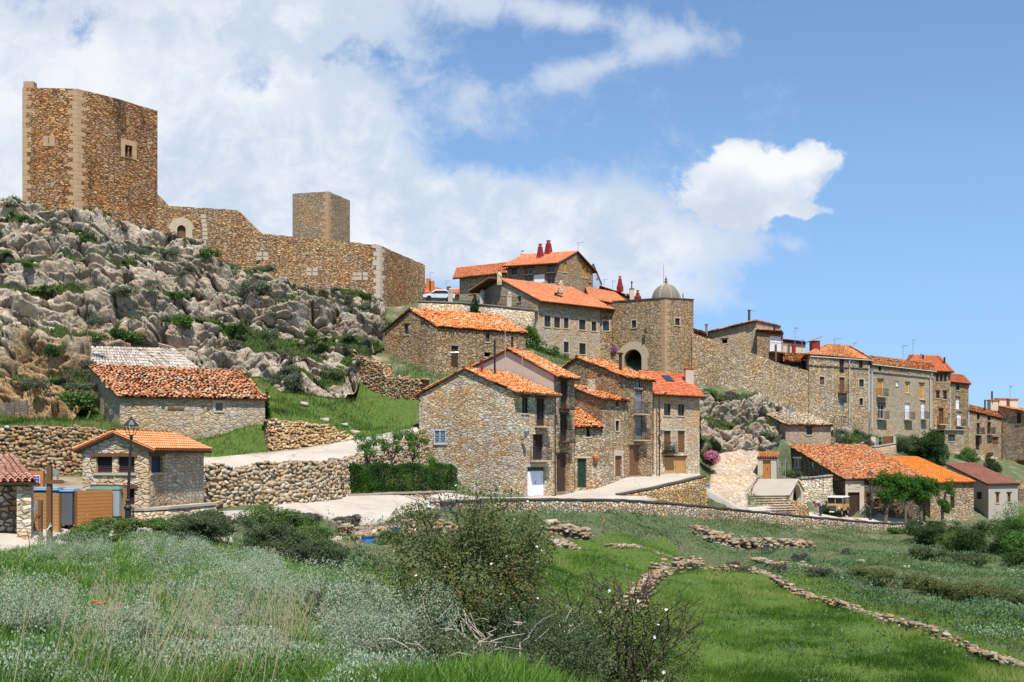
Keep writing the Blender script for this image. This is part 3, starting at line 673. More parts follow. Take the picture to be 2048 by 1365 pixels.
# ---- the crag: ledged limestone, cracked into blocks
def crag_mesh(name, kcols, y0f, y1f, rows, step, seed, amp=1.0, warmf=None, fine=2400):
    nc = len(kcols); Vs = np.zeros((nc, rows, 3)); led = np.zeros((nc, rows))
    t = np.linspace(0, 1, fine)
    X = []; Y = []
    for k_ in kcols:
        y = y0f(k_)+(y1f(k_)-y0f(k_))*t; X.append(k_*y); Y.append(y)
    X = np.array(X); Y = np.array(Y); Z = G(X.ravel(), Y.ravel()).reshape(X.shape)
    pn = np.stack([X.ravel(), Y.ravel(), Z.ravel()], 1)
    q = (Z + ((fbm(pn*[.07, .07, .05], 3, seed)-.5)*9 + (fbm(pn*[.25, .25, .1], 3, seed+5)-.5)*2.6).reshape(Z.shape))/step
    fr = q-np.floor(q); w_ = np.clip((fr-.42)/.4, 0, 1); stp = w_*w_*(3-2*w_)
    fade = np.clip(np.minimum(t/.06, (1-t)/.05), 0, 1)[None, :]
    Z2 = Z + (stp-fr)*step*.92*fade*amp
    for i in range(nc):
        d = np.r_[0, np.cumsum(np.hypot(np.diff(Y[i]), np.diff(Z2[i])*1.6))]; s = np.linspace(0, d[-1], rows)
        Vs[i, :, 0] = np.interp(s, d, X[i]); Vs[i, :, 1] = np.interp(s, d, Y[i]); Vs[i, :, 2] = np.interp(s, d, Z2[i])
        led[i] = np.interp(s, d, (w_[i] <= .02) | (w_[i] >= .98))
    fade = np.interp(np.linspace(0, 1, rows), [0, .03, .97, 1], [0, 1, 1, .2])[None, :, None]
    p = Vs.reshape(-1, 3)
    wv = np.stack([fbm(p*.35+9, 3, seed+40), fbm(p*.35+31, 3, seed+41), fbm(p*.35+57, 3, seed+42)], 1)-.5
    pw = p+wv*2.4
    f1, f2, idc, tl1 = worley3(pw*[.16, .22, .46], seed+1); e1 = np.clip((f2-f1)/.13, 0, 1)
    g1_, g2_, idf, tl2 = worley3(pw*[.42, .5, 1.15]+5, seed+2); e2 = np.clip((g2_-g1_)/.13, 0, 1)
    h1_, h2_, idh = worley(pw*[1.5, 1.5, 2.4]+9, seed+4); e3 = np.clip((h2_-h1_)/.18, 0, 1)
    rough = fbm(p*1.3, 4, seed+7)-.5
    out = 1.15*(e1**.45)*(.3+1.2*idc) + 1.5*tl1 + .55*(e2**.45)*(.2+1.2*idf) + .75*tl2 + .16*(e3**.6)*(.3+idh) + .30*rough - .95
    bq = (p[:, 2]+p[:, 0]*.10+(fbm(p*[.12, .12, .3], 3, seed+12)-.5)*5)/1.25; bf = bq-np.floor(bq); out = out+.42*(bf-.5)*(bf < .97)*(.5+fbm(p*.2+4, 2, seed+13))
    # outward direction: towards the valley and up
    dirv = np.array([.12, -.86, .5]); dirv /= np.linalg.norm(dirv)
    D = (out*amp).reshape(nc, rows, 1)*dirv*fade
    V = Vs+D
    idx = np.arange(nc*rows).reshape(nc, rows)
    Fc = np.stack([idx[:-1, :-1], idx[1:, :-1], idx[1:, 1:], idx[:-1, 1:]], -1).reshape(-1, 4)
    crack = (1-np.minimum(e1, e2))
    vegn = fbm(p*[.16, .16, .3]+3, 4, seed+9)
    veg = np.clip(led.ravel()*1.0*(vegn > .38)+.6*(vegn > .51)-.1, 0, 1)
    warm = warmf(p) if warmf else np.zeros(len(p))
    o = np_mesh(name, V.reshape(-1, 3), Fc, MAT['crag_rock'], smooth=False, attrs={'crack': crack, 'veg': veg, 'warm': warm})
    tag(o, kind='structure')
    return V, led, veg.reshape(nc, rows)
def lin(us, ys_): 
    ks = [K(u) for u in us]
    return lambda k_: float(np.interp(k_, ks, ys_))
kc = np.linspace(K(-60), K(770), 500)
y0 = lin([-60, 0, 140, 165, 190, 400, 520, 560, 612, 690, 712, 735, 770], [65.5, 66.5, 67.5, 70.5, 77.5, 80.5, 83, 80, 81.5, 84, 87, 93, 101])
y1 = lin([-60, 45, 155, 330, 500, 600, 760, 770], [115, 113, 112.3, 119, 120, 121, 125.5, 126])
CR, CLED, CVEG = crag_mesh('rocky_hill', kc, y0, y1, 430, 4.6, 3, 1.0,
    lambda p: np.clip(np.where(p[:, 0] < -20, (13.5-p[:, 2])/9, 0), 0, 1)*np.clip((-22-p[:, 0])/8, 0, 1)*.9)
kc2 = np.linspace(K(1398), K(1575), 150)
y0 = lin([1398, 1425, 1470, 1520, 1530, 1575], [99, 102, 104.5, 106.2, 107.5, 110.5]); y1 = lin([1398, 1470, 1530, 1575], [112.8, 115.5, 117.5, 119])
CR2, CLED2, CVEG2 = crag_mesh('rocky_hill', kc2, y0, y1, 150, 3.6, 21, .8, lambda p: np.full(len(p), .22))
kc3 = np.linspace(K(1655), K(1760), 90)
y0 = lin([1655, 1700, 1760], [114, 116.5, 121.5]); y1 = lin([1655, 1700, 1760], [121.5, 125, 130])
CR3, CLED3, CVEG3 = crag_mesh('rocky_hill', kc3, y0, y1, 90, 2.6, 33, .75, lambda p: np.full(len(p), .45))
# ================================================================== BUILDING KIT
WRNG = random.Random(5)
def plane_hit(p0, p1, u, v):
    """photo ray -> (distance along wall p0->p1, height)"""
    d = np.array(p1[:2])-np.array(p0[:2]); L = np.hypot(*d); d = d/L; k_ = K(u)
    s = (k_*p0[1]-p0[0])/(d[0]-k_*d[1]); Y = p0[1]+s*d[1]
    return s, ZV(v, Y)
class Wall:
    """one wall plane: outline in (s,z), holes, reveals. outward normal = right of p0->p1"""
    def __init__(s, p0, p1, zb0, zb1, top):
        s.p0 = np.array(p0[:2], float); s.p1 = np.array(p1[:2], float); d = s.p1-s.p0; s.L = float(np.hypot(*d)); s.d = d/s.L
        s.n = np.array([s.d[1], -s.d[0]]); s.zb = (zb0, zb1); s.top = top; s.holes = []
    def w(s, a, z, off=0.):
        q = s.p0+s.d*a+s.n*off; return (q[0], q[1], z)
    def hit(s, u, v): return plane_hit(s.p0, s.p1, u, v)
    def rect(s, r):
        a0, z1 = s.hit(r[0], r[1]); a1, z0 = s.hit(r[2], r[3]); _, z1b = s.hit(r[2], r[1])
        am, _ = s.hit((r[0]+r[2])/2, r[1]); _, zt = s.hit((r[0]+r[2])/2, r[1]); _, zb = s.hit((r[0]+r[2])/2, r[3])
        return (max(.08, min(a0, a1)), min(s.L-.08, max(a0, a1)), zb, zt)
    def mesh(s, mb, depth=.34, m=0):
        out = [(0, s.zb[0])]+[(s.L, s.zb[1])]+[(a, z) for a, z in sorted(s.top, reverse=True)]
        vs = []; es = []
        def ring(r):
            b = len(vs); vs.extend(Vector(q) for q in r); es.extend((b+i, b+(i+1) % len(r)) for i in range(len(r)))
        ring(out)
        for hpoly in s.holes: ring(hpoly)
        V, E, Fs, *_ = geometry.delaunay_2d_cdt(vs, es, [], 0, 1e-5)
        P2 = np.array([(a.x, a.y) for a in V])
        keep = []
        for f in Fs:
            c = P2[list(f)].mean(0)
            cx, cy = np.array([c[0]]), np.array([c[1]])
            if not inpoly(cx, cy, out)[0]: continue
            if any(inpoly(cx, cy, h_)[0] for h_ in s.holes): continue
            keep.append(tuple(f))
        mb.add([s.w(a.x, a.y) for a in V], keep, m=m)
        for hpoly in s.holes:
            n = len(hpoly)
            mb.add([s.w(a, z) for a, z in hpoly]+[s.w(a, z, -depth) for a, z in hpoly], [(i, (i+1) % n, (i+1) % n+n, i+n) for i in range(n)], m=m)
def add_opening(w, b, spec):
    """spec: dict(r=rect px, k=kind, ...) ; b = thing. Adds hole and child parts."""
    kd = spec.get('k', 'glass'); a0, a1, z0, z1 = w.rect(spec['r']) if 'r' in spec else spec['q']
    if spec.get('minw') and a1-a0 < spec['minw']: c = (a0+a1)/2; a0, a1 = c-spec['minw']/2, c+spec['minw']/2
    if a1-a0 < .12 or z1-z0 < .12: return
    if kd == 'arch':
        c = (a0+a1)/2; r_ = (a1-a0)/2; zs = z1-r_
        poly = [(a0, z0), (a1, z0)]+[(c+r_*math.cos(t), zs+r_*math.sin(t)) for t in np.linspace(0, math.pi, 11)]
        w.holes.append(poly)
        if spec.get('ring'):
            rw = spec['ring']; mb = MB(); vs = []; N_ = 14
            for i, t in enumerate(np.linspace(0, math.pi, N_)):
                for rr_, off in ((r_, .0), (r_, .05), (r_+rw, .05), (r_+rw, 0)): vs.append(w.w(c+rr_*math.cos(t), zs+rr_*math.sin(t), off))
            fs = [(i*4+j, i*4+j+1, i*4+j+5, i*4+j+4) for i in range(N_-1) for j in range(3)]
            mb.add(vs, fs, r=.5)
            for sg, e in ((a0, -1), (a1, 1)):
                q = sorted((sg, sg+e*rw*.8)); mb.prism([w.w(q[0], z0, 0), w.w(q[1], z0, 0), w.w(q[1], zs, 0), w.w(q[0], zs, 0)], (*w.n, 0), .05)
            mb.build('arch_surround', MAT[spec.get('rm', 'cut_stone')], b)
        if spec.get('leaf'):
            MB().prism([w.w(a, z, -.3) for a, z in poly], (*w.n, 0), .05).build('door', MAT[spec['leaf']], b)
        return
    w.holes.append([(a0, z0), (a1, z0), (a1, z1), (a0, z1)])
    nv = (*w.n, 0); door = kd.startswith('door'); nm = 'door' if door else 'window'
    dp = spec.get('d', .18)
    def slab(mb, x0, x1, y0_, y1_, o0, t, m=0): mb.prism([w.w(x0, y0_, o0), w.w(x1, y0_, o0), w.w(x1, y1_, o0), w.w(x0, y1_, o0)], nv, t, m)
    root = None; fm = spec.get('fm', 'wood_dark')
    if kd == 'hole':
        mb = MB(); slab(mb, a0-.02, a1+.02, z0-.02, z1+.02, -.9, .03); root = mb.build('window', MAT['dark_inside'], b)  # near-black backing sheet painted for the unlit interior
    elif door:
        mb = MB(); n = max(2, int((a1-a0)/.22)); wd = (a1-a0-.0)/n
        for i in range(n): slab(mb, a0+i*wd+.008, a0+(i+1)*wd-.008, z0+.01, z1-(.35 if spec.get('transom') else .01), -dp, .05)
        slab(mb, a0, a1, z0, z1, -dp-.05, .03)
        root = mb.build('door', MAT[spec.get('m', 'wood_brown')], b)
        if spec.get('transom'):
            mb = MB(); slab(mb, a0+.05, a1-.05, z1-.3, z1-.04, -dp, .03); mb.build('transom_pane', MAT['glass_dark'], root)
        mb = MB(); mb.box(w.w((a0+a1)/2+.08, z0+1.0, -dp+.08), (.05, .05, .12)); mb.build('handle', MAT['iron'], root)
    else:
        mb = MB(); t = .06
        for x0, x1, y0_, y1_ in ((a0, a0+t, z0, z1), (a1-t, a1, z0, z1), (a0+t, a1-t, z0, z0+t), (a0+t, a1-t, z1-t, z1)): slab(mb, x0, x1, y0_, y1_, -dp, .06)
        if a1-a0 > .6 and kd == 'glass':
            c = (a0+a1)/2; slab(mb, c-.035, c+.035, z0+t, z1-t, -dp, .06)
            if z1-z0 > 1.1: slab(mb, a0+t, c-.035, z0+(z1-z0)*.62, z0+(z1-z0)*.62+.05, -dp, .055); slab(mb, c+.035, a1-t, z0+(z1-z0)*.62, z0+(z1-z0)*.62+.05, -dp, .055)
        root = mb.build('window', MAT[fm], b)
        mb = MB()
        if kd == 'shut':
            n = max(3, int((z1-z0)/.09)); hh = (z1-z0-2*t)/n
            for i in range(n):
                y0_ = z0+t+i*hh
                mb.prism([w.w(a0+t, y0_, -dp+.05), w.w(a1-t, y0_, -dp+.05), w.w(a1-t, y0_+hh*.92, -dp+.01), w.w(a0+t, y0_+hh*.92, -dp+.01)], nv, .012)
            slab(mb, a0+t, a1-t, z0+t, z1-t, -dp-.03, .02)
            mb.build('shutter', MAT[spec.get('m', 'shutter_plum')], root)
        elif kd == 'leafs':                                  # plank shutters, two leaves
            c = (a0+a1)/2; slab(mb, a0+t, c-.01, z0+t, z1-t, -dp+.01, .035); slab(mb, c+.01, a1-t, z0+t, z1-t, -dp+.01, .035)
            for x0, x1 in ((a0+t, c-.01), (c+.01, a1-t)):
                for zz in (z0+.2*(z1-z0), z0+.8*(z1-z0)): slab(mb, x0+.02, x1-.02, zz-.04, zz+.04, -dp+.046, .02)
            mb.build('shutter', MAT[spec.get('m', 'wood_brown')], root)
        else:
            slab(mb, a0+t, a1-t, z0+t, z1-t, -dp-.01, .02); mb.build('pane', MAT[spec.get('m', 'glass_dark')], root)
    if kd == 'grille' or spec.get('grille'):
        mb = MB()
        n = max(3, int((a1-a0)/.12))
        for i in range(n+1): x = a0+(a1-a0)*i/n; mb.beam(w.w(x, z0, .02), w.w(x, z1, .02), .022, .022)
        for j in range(4): zz = z0+(z1-z0)*(j+.5)/4; mb.beam(w.w(a0, zz, .025), w.w(a1, zz, .025), .02, .02)
        mb.build('grille', MAT['iron'], root)
    sil = spec.get('sill', 'cut_stone' if not door else None)
    if sil:
        mb = MB(); slab(mb, a0-.1, a1+.1, z0-.11, z0-.002, -.05, .11); mb.build('sill', MAT[sil], root)
    lin_ = spec.get('lintel', 'wood_dark')
    if lin_:
        e = spec.get('le', .16); lh = spec.get('lh', .16)
        mb = MB(); slab(mb, a0-e, a1+e, z1+.002, z1+lh, -.06, .085); mb.build('lintel', MAT[lin_], root)
    if spec.get('sur'):
        e = .15
        for x0, x1 in ((a0-e, a0-.002), (a1+.002, a1+e)): mb = MB(); slab(mb, x0, x1, z0, z1, -.05, .075); mb.build('jamb', MAT[spec['sur']], root)
    if spec.get('bal'):
        bw = spec.get('bw', .35); bd = spec.get('bd', .6); bm = spec['bal']
        x0, x1 = max(.05, a0-bw), min(w.L+.2, a1+bw); mb = MB()
        mb.prism([w.w(x0, z0-.16, 0), w.w(x1, z0-.16, 0), w.w(x1, z0-.05, 0), w.w(x0, z0-.05, 0)], nv, bd)
        bl = mb.build('balcony', MAT[spec.get('bs', 'cut_stone')], b); mb = MB()
        hgt = spec.get('bh', .95)
        def rail(p_, q_): mb.beam(p_, q_, .035, .03)
        A_, B_ = w.w(x0+.03, z0+hgt, bd-.03), w.w(x1-.03, z0+hgt, bd-.03)
        rail(A_, B_); rail(w.w(x0+.03, z0+hgt, 0), A_); rail(w.w(x1-.03, z0+hgt, 0), B_)
        rail(w.w(x0+.03, z0+.03, bd-.03), w.w(x1-.03, z0+.03, bd-.03))
        n = int((x1-x0)/.12)
        for i in range(n+1):
            x = x0+.03+(x1-x0-.06)*i/n; mb.beam(w.w(x, z0-.05, bd-.03), w.w(x, z0+hgt, bd-.03), .018, .018)
            if spec.get('ornate') and i < n:
                xx = x+.03; mb.tube([w.w(xx, z0+.1, bd-.03), w.w(xx+.06, z0+.3, bd), w.w(xx, z0+.5, bd-.03), w.w(xx+.06, z0+.75, bd)], .012, 4)
        n = int(bd/.12)
        for sx in (x0+.03, x1-.03):
            for i in range(1, n+1): mb.beam(w.w(sx, z0-.05, bd*i/(n+1)), w.w(sx, z0+hgt, bd*i/(n+1)), .018, .018)
        mb.build('railing', MAT[bm], bl)
        if spec.get('pots'):
            for i in range(spec['pots']):
                x = x0+.2+(x1-x0-.4)*i/max(1, spec['pots']-1); q = w.w(x, z0-.05, bd*.55)
                pt = MB().lathe(q, [(.10, 0), (.14, .24), (.16, .26), (.15, .28)], 8).build('flower_pot', MAT['plastic_dark'], bl)
                V, Fq, rn = leaf_cloud([(q[0], q[1], q[2]+.45, .2, .2, .25)], 70, .11, 3+i); np_mesh('leaves', V, Fq, MAT['leaf_bush'], bl, rn)

# ---- tiles
def tiles(a, b, c, d, old=0., over=(.25, .12, .12), wcol=.25, rrow=.36, seed=1, miss=0.0, stones=0):
    """a,b = eave ends, d,c = ridge ends (a below d). returns arrays of tile geometry"""
    rg = np.random.default_rng(seed)
    a, b, c, d = [np.array(q, float) for q in (a, b, c, d)]
    ux = (b-a)/np.linalg.norm(b-a); uy = (d-a); uy = uy-ux*uy.dot(ux)*0; L1 = np.linalg.norm(uy); uy = uy/L1
    # overhang
    vl = (d-a)/np.linalg.norm(d-a); vr = (c-b)/np.linalg.norm(c-b)
    a2 = a-vl*over[0]-ux*over[1]; d2 = d-ux*over[1]; b2 = b-vr*over[0]+ux*over[2]; c2 = c+ux*over[2]
    nrm = np.cross(b2-a2, d2-a2); nrm /= np.linalg.norm(nrm)
    if nrm[2] < 0: nrm = -nrm
    We = np.linalg.norm(b2-a2); Wr = np.linalg.norm(c2-d2); H = np.linalg.norm(d2-a2)
    nc = max(3, int(round(max(We, Wr)/wcol))); nr = max(3, int(round(H/rrow)))
    def bil(s, t): return (a2*(1-s)[..., None]+b2*s[..., None])*(1-t)[..., None]+(d2*(1-s)[..., None]+c2*s[..., None])*t[..., None]
    ci, ri = np.meshgrid(np.arange(nc), np.arange(nr), indexing='ij'); ci = ci.ravel(); ri = ri.ravel()
    if miss: kp = rg.random(len(ci)) > miss; ci, ri = ci[kp], ri[kp]
    n = len(ci)
    s = (ci+.5+rg.normal(0, .10*old, n))/nc; t0 = (ri+rg.normal(0, .12*old, n))/nr
    # wandering courses
    if old: s = s+(vnoise(np.stack([ci*.3, ri*.25, np.zeros(n)+seed], 1), seed)-.5)*.8*old/nc*2
    t1 = t0+1.25/nr
    wl = We/nc*.42*(1+rg.normal(0, .08*old, n)); wh = wl*.85; hh = .075*(1+rg.normal(0, .25*old, n)); yaw = rg.normal(0, .10*old, n)
    lift0 = .05+np.abs(rg.normal(0, .035*old, n)); lift1 = .012+np.abs(rg.normal(0, .02*old, n))
    P0 = bil(s, np.clip(t0, -.02, 1.0)); P1 = bil(s, np.clip(t1, 0, 1.02))
    ax = (P1-P0); ln = np.linalg.norm(ax, axis=1, keepdims=True); ax = ax/np.maximum(ln, 1e-6)
    sx = np.cross(ax, nrm); sx /= np.linalg.norm(sx, axis=1, keepdims=True); sx = sx if sx[0].dot(ux) > 0 else -sx
    P1 = P1+sx*(yaw*.3)[:, None]
    ang = np.array([math.pi, 2.36, 1.57, .785, 0]); V = np.zeros((n, 10, 3))
    for j, an in enumerate(ang):
        V[:, j] = P0+sx*(math.cos(an)*wl)[:, None]+nrm*(math.sin(an)*hh+lift0)[:, None]
        V[:, 5+j] = P1+sx*(math.cos(an)*wh)[:, None]+nrm*(math.sin(an)*hh*.9+lift1)[:, None]
    base = (np.arange(n)*10)[:, None, None]
    Fq = (np.array([[j, j+1, j+6, j+5] for j in range(4)])[None]+base).reshape(-1, 4)
    rn = np.repeat(rg.random(n), 4)
    if old: rn = np.clip(rn*.75+.25*np.repeat(fbm(np.stack([s*We*.5, t0*H*.5, np.zeros(n)+seed], 1), 2, seed), 4)*1.6-.05, 0, 1)
    # bed (channel tiles): corrugated sheet under the covers
    m_ = nc*2+1; bs = np.linspace(0, 1, m_); bt = np.linspace(0, 1, nr+1)
    S_, T_ = np.meshgrid(bs, bt, indexing='ij'); B = bil(S_, T_)+nrm*np.where(np.arange(m_) % 2 == 0, -.03, .03)[:, None, None]
    B = B.reshape(-1, 3); ib = np.arange(m_*(nr+1)).reshape(m_, nr+1)
    Fb = np.stack([ib[:-1, :-1], ib[1:, :-1], ib[1:, 1:], ib[:-1, 1:]], -1).reshape(-1, 4)
    rb = rg.random(len(Fb))*.45
    V = np.concatenate([V.reshape(-1, 3), B]); Fq = np.concatenate([Fq, Fb+n*10]); rn = np.concatenate([rn, rb])
    return V, Fq, rn, (a2, b2, c2, d2, nrm)
def ridge_tiles(p, q, old=0., seed=1, w_=.16):
    rg = np.random.default_rng(seed); p = np.array(p, float); q = np.array(q, float); L = np.linalg.norm(q-p); n = max(2, int(L/.38)); d = (q-p)/L
    sx = np.cross(d, (0, 0, 1)); sx /= np.linalg.norm(sx); up = np.cross(sx, d); ang = np.array([math.pi, 2.36, 1.57, .785, 0])
    V = []; Fq = []
    for i in range(n):
        A = p+d*(L*i/n)+up*(.03+.02*rg.random()*old); B_ = p+d*(L*(i+1.12)/n)+up*.0+sx*rg.normal(0, .03*old); b = len(V)
        for Q_, ww in ((A, w_), (B_, w_*.85)):
            for an in ang: V.append(Q_+sx*math.cos(an)*ww+up*math.sin(an)*ww*.75)
        Fq += [[b+j, b+j+1, b+j+6, b+j+5] for j in range(4)]
    return np.array(V), np.array(Fq), np.repeat(rg.random(n), 4)
def roof_part(b, panels, ridges, mat, old=0., seed=1, under='wood_dark', **kw):
    Vs, Fs, Rs = [], [], []; off = 0; slabs = MB()
    for i, pn in enumerate(panels):
        V, Fq, rn, (a2, b2, c2, d2, nrm) = tiles(*pn, old=old, seed=seed+i*7, **kw)
        Vs.append(V); Fs.append(Fq+off); Rs.append(rn); off += len(V)
        lo = nrm*-.055
        slabs.prism([q+lo for q in (a2, b2, c2, d2)], -nrm, .10)
    for i, (p, q) in enumerate(ridges):
        V, Fq, rn = ridge_tiles(p, q, old, seed+50+i); Vs.append(V); Fs.append(Fq+off); Rs.append(rn); off += len(V)
    o = np_mesh('roof', np.concatenate(Vs), np.concatenate(Fs), MAT[mat], b, np.concatenate(Rs))
    slabs.build('eaves', MAT[under], o)
    return o
def chimney(roof, u, v, Y, hgt, w_=.5, kind='stone', mat=None):
    x, y, z0 = P(u, v, Y); mb = MB()
    if kind == 'pipe':
        mb.tube([(x, y, z0-.6), (x, y, z0+hgt)], w_/2, 8); mb.lathe((x, y, z0+hgt), [(w_*.9, 0), (w_*.9, .12), (.02, .2)], 8)
        return mb.build('chimney', MAT[mat or 'iron'], roof)
    if kind == 'pot':
        mb.box((x, y, z0+hgt*.3-.3), (w_, w_, hgt*.6+.6)); mb.lathe((x, y, z0+hgt*.6), [(w_*.5, 0), (w_*.28, .18), (w_*.26, hgt*.4-.1), (w_*.42, hgt*.4)], 8)
        return mb.build('chimney', MAT[mat or 'gable_stone'], roof)
    if kind == 'red':
        mb.lathe((x, y, z0-.5), [(w_*.62, 0), (w_*.62, .7), (w_*.5, .9), (w_*.34, hgt+.2), (w_*.30, hgt+.5)], 4)
        o = mb.build('chimney', MAT['red_trim'], roof); MB().lathe((x, y, z0+hgt), [(w_*.2, 0), (w_*.2, .3), (w_*.32, .34), (.03, .44)], 8).build('chimney_pot', MAT['terracotta'], o)
        return o
    mb.box((x, y, z0+hgt/2-.3), (w_, w_, hgt+.6))
    o = mb.build('chimney', MAT[mat or 'grey_house_stone'], roof)
    MB().box((x, y, z0+hgt+.2), (w_*1.15, w_*1.15, .08)).box((x-w_*.4, y, z0+hgt+.08), (.1, w_, .16)).box((x+w_*.4, y, z0+hgt+.08), (.1, w_, .16)).build('chimney_cap', MAT['terracotta'], o)
    return o
def aerial(b, u, v, Y, hgt, n=4, w_=.9):
    x, y, z0 = P(u, v, Y); mb = MB(); mb.beam((x, y, z0-1.0), (x, y, z0+hgt), .05, .05)
    mb.beam((x-w_*.15, y, z0+hgt*.93), (x+w_, y+.2, z0+hgt*.96), .03, .03)
    for i in range(n): q = x+w_*i/n; mb.beam((q, y-.25, z0+hgt*.95), (q, y+.35, z0+hgt*.95), .022, .022); mb.beam((q, y, z0+hgt*.86), (q, y, z0+hgt*1.03), .022, .022)
    mb.beam((x-.3, y, z0+hgt*.7), (x+.3, y, z0+hgt*.7), .025, .025)
    return mb.build('aerial', MAT['steel_grey'], b)

def house(name, label, p0, p1, p3, zb, ze, zr, t=.5, wm='house_stone', roof='tiles_old', old=1., opens=(), group=None, cat='house', zel=None, ze1=None, p2=None, over=(.4, .12, .12),
          seed=1, base=None, under='wood_dark', gutter=None, hipR=0., hipL=0., sides='FLRB', tilekw=None, sidemat=None, topn=0):
    """p0 near corner, p0->p1 the eave front, p0->p3 the left side wall. t: where the ridge sits on the side (0 front..1 back)"""
    p0 = np.array(p0, float); p1 = np.array(p1, float); p3 = np.array(p3, float); p2 = np.array(p2, float) if p2 is not None else p1+p3-p0
    zel = ze if zel is None else zel; ze1 = ze if ze1 is None else ze1; dz = ze1-ze
    b = thing(name, (*((p0+p1+p2+p3)/4), zb), label, cat, group)
    base = base or (zb, zb, zb, zb)
    pl, pr = p0+(p3-p0)*t, p1+(p2-p1)*t
    LL, LR = np.hypot(*(p3-p0)), np.hypot(*(p2-p1))
    Fw = Wall(p0, p1, base[0], base[1], [(0, ze), (np.hypot(*(p1-p0)), ze1)])
    zL = zr if not hipL else ze; zR = zr+dz if not hipR else ze1
    topL = [(0, zel if t < .98 else zr), (LL, ze)] + ([(LL*(1-t), zr)] if t < .98 and not hipL else [])
    topR = [(0, ze1), (LR, zel+dz if t < .98 else zr+dz)] + ([(LR*t, zr+dz)] if t < .98 and not hipR else [])
    Lw = Wall(p3, p0, base[3], base[0], topL); Rw = Wall(p1, p2, base[1], base[2], topR)
    Bw = Wall(p2, p3, base[2], base[3], [(0, zel+dz if t < .98 else zr+dz), (np.hypot(*(p3-p2)), zel if t < .98 else zr)])
    W = {'F': Fw, 'L': Lw, 'R': Rw, 'B': Bw}
    for sp in opens: add_opening(W[sp.get('w', 'F')], b, sp)
    mb = MB()
    for k_ in sides:
        W[k_].mesh(mb, m=1 if (sidemat and k_ == 'L') else 0)
    mb.build('wall', [MAT[wm], MAT[sidemat]] if sidemat else MAT[wm], b)
    e0, e1 = (*p0, ze), (*p1, ze1); q3, q2 = (*p3, zel), (*p2, zel+dz)
    rl, rr = np.array((*pl, zr)), np.array((*pr, zr+dz)); u_ = (rr-rl)
    rl2 = rl+u_*hipL; rr2 = rr-u_*hipR
    pans = [(e0, e1, rr2, rl2)]; rid = []
    if t < .98:
        pans.append((q2, q3, rl2, rr2)); rid.append((rl2-u_/np.linalg.norm(u_)*(0 if hipL else over[1]), rr2))
        if hipR: pans.append((e1, q2, rr2, rr2)); rid.append((e1, rr2))
        if hipL: pans.append((q3, e0, rl2, rl2)); rid.append((e0, rl2))
    ro = roof_part(b, pans, rid, roof, old, seed, under, over=over, **(tilekw or {}))
    if gutter:
        dd = (p1-p0)/np.hypot(*(p1-p0)); nn = np.array([dd[1], -dd[0]]); sl_ = (zr-ze)/(max(.3, np.hypot(*(pl-p0))))
        o_ = over[0]*.93; zg = -sl_*o_-.06
        a_ = (*(p0+nn*o_-dd*over[1]), ze+zg); b_ = (*(p1+nn*o_+dd*over[2]), ze1+zg)
        MB().tube([a_, b_], .075, 6).build('gutter', MAT[gutter], b)
    return b, W, ro
def downpipe(b, pts, mat='pipe_brown', r=.05):
    return MB().tube(pts, r, 6).build('downpipe', MAT[mat], b)

# ---- foliage
def leaf_cloud(blobs, n, size, seed=1, shell=2.6, gap=.0, gf=1.5, aspect=1.8, up=0.):
    rg = np.random.default_rng(seed); bl = np.array(blobs, float); vol = bl[:, 3]*bl[:, 4]*bl[:, 5]; pr = vol**.8/np.sum(vol**.8)
    N_ = int(n*(1.7 if gap else 1)); ci = rg.choice(len(bl), N_, p=pr); d = rg.normal(size=(N_, 3)); d /= np.linalg.norm(d, axis=1, keepdims=True)
    r_ = rg.random(N_)**(1/shell); p = bl[ci, :3]+d*bl[ci, 3:]*r_[:, None]
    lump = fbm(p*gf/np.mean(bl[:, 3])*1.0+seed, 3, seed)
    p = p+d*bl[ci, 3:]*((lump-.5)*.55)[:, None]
    if gap:
        o_ = np.argsort(-lump+rg.random(N_)*.12); p = p[o_[:n]]; d = d[o_[:n]]; lump = lump[o_[:n]]
    N_ = len(p)
    nr = rg.normal(size=(N_, 3))*.8+d*.6+np.array([0, 0, .35]); nr /= np.linalg.norm(nr, axis=1, keepdims=True)
    a = np.cross(nr, rg.normal(size=(N_, 3))); a /= np.linalg.norm(a, axis=1, keepdims=True)
    if up: a = a*(1-up)+np.array([0, 0, 1.])*up
    b_ = np.cross(nr, a); s = size*(.6+.8*rg.random(N_))[:, None]
    V = np.stack([p-a*s*.5, p+b_*s*.5/aspect, p+a*s*.5, p-b_*s*.5/aspect], 1).reshape(-1, 3)
    Fq = np.arange(N_*4).reshape(-1, 4)
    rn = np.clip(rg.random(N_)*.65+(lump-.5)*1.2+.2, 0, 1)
    return V, Fq, rn
def branches(mb, base, tips, r0, r1, rng, sag=.1, n=5):
    for tp in tips:
        pts = []; 
        for i in range(n+1):
            t = i/n; q = Vector(base)*(1-t)+Vector(tp)*t; j = math.sin(t*math.pi)*sag
            pts.append(q+Vector((rng.uniform(-j, j), rng.uniform(-j, j), rng.uniform(0, j))))
        mb.tube(pts, [r0*(1-t/n)+r1*t/n for t in range(n+1)], 5)
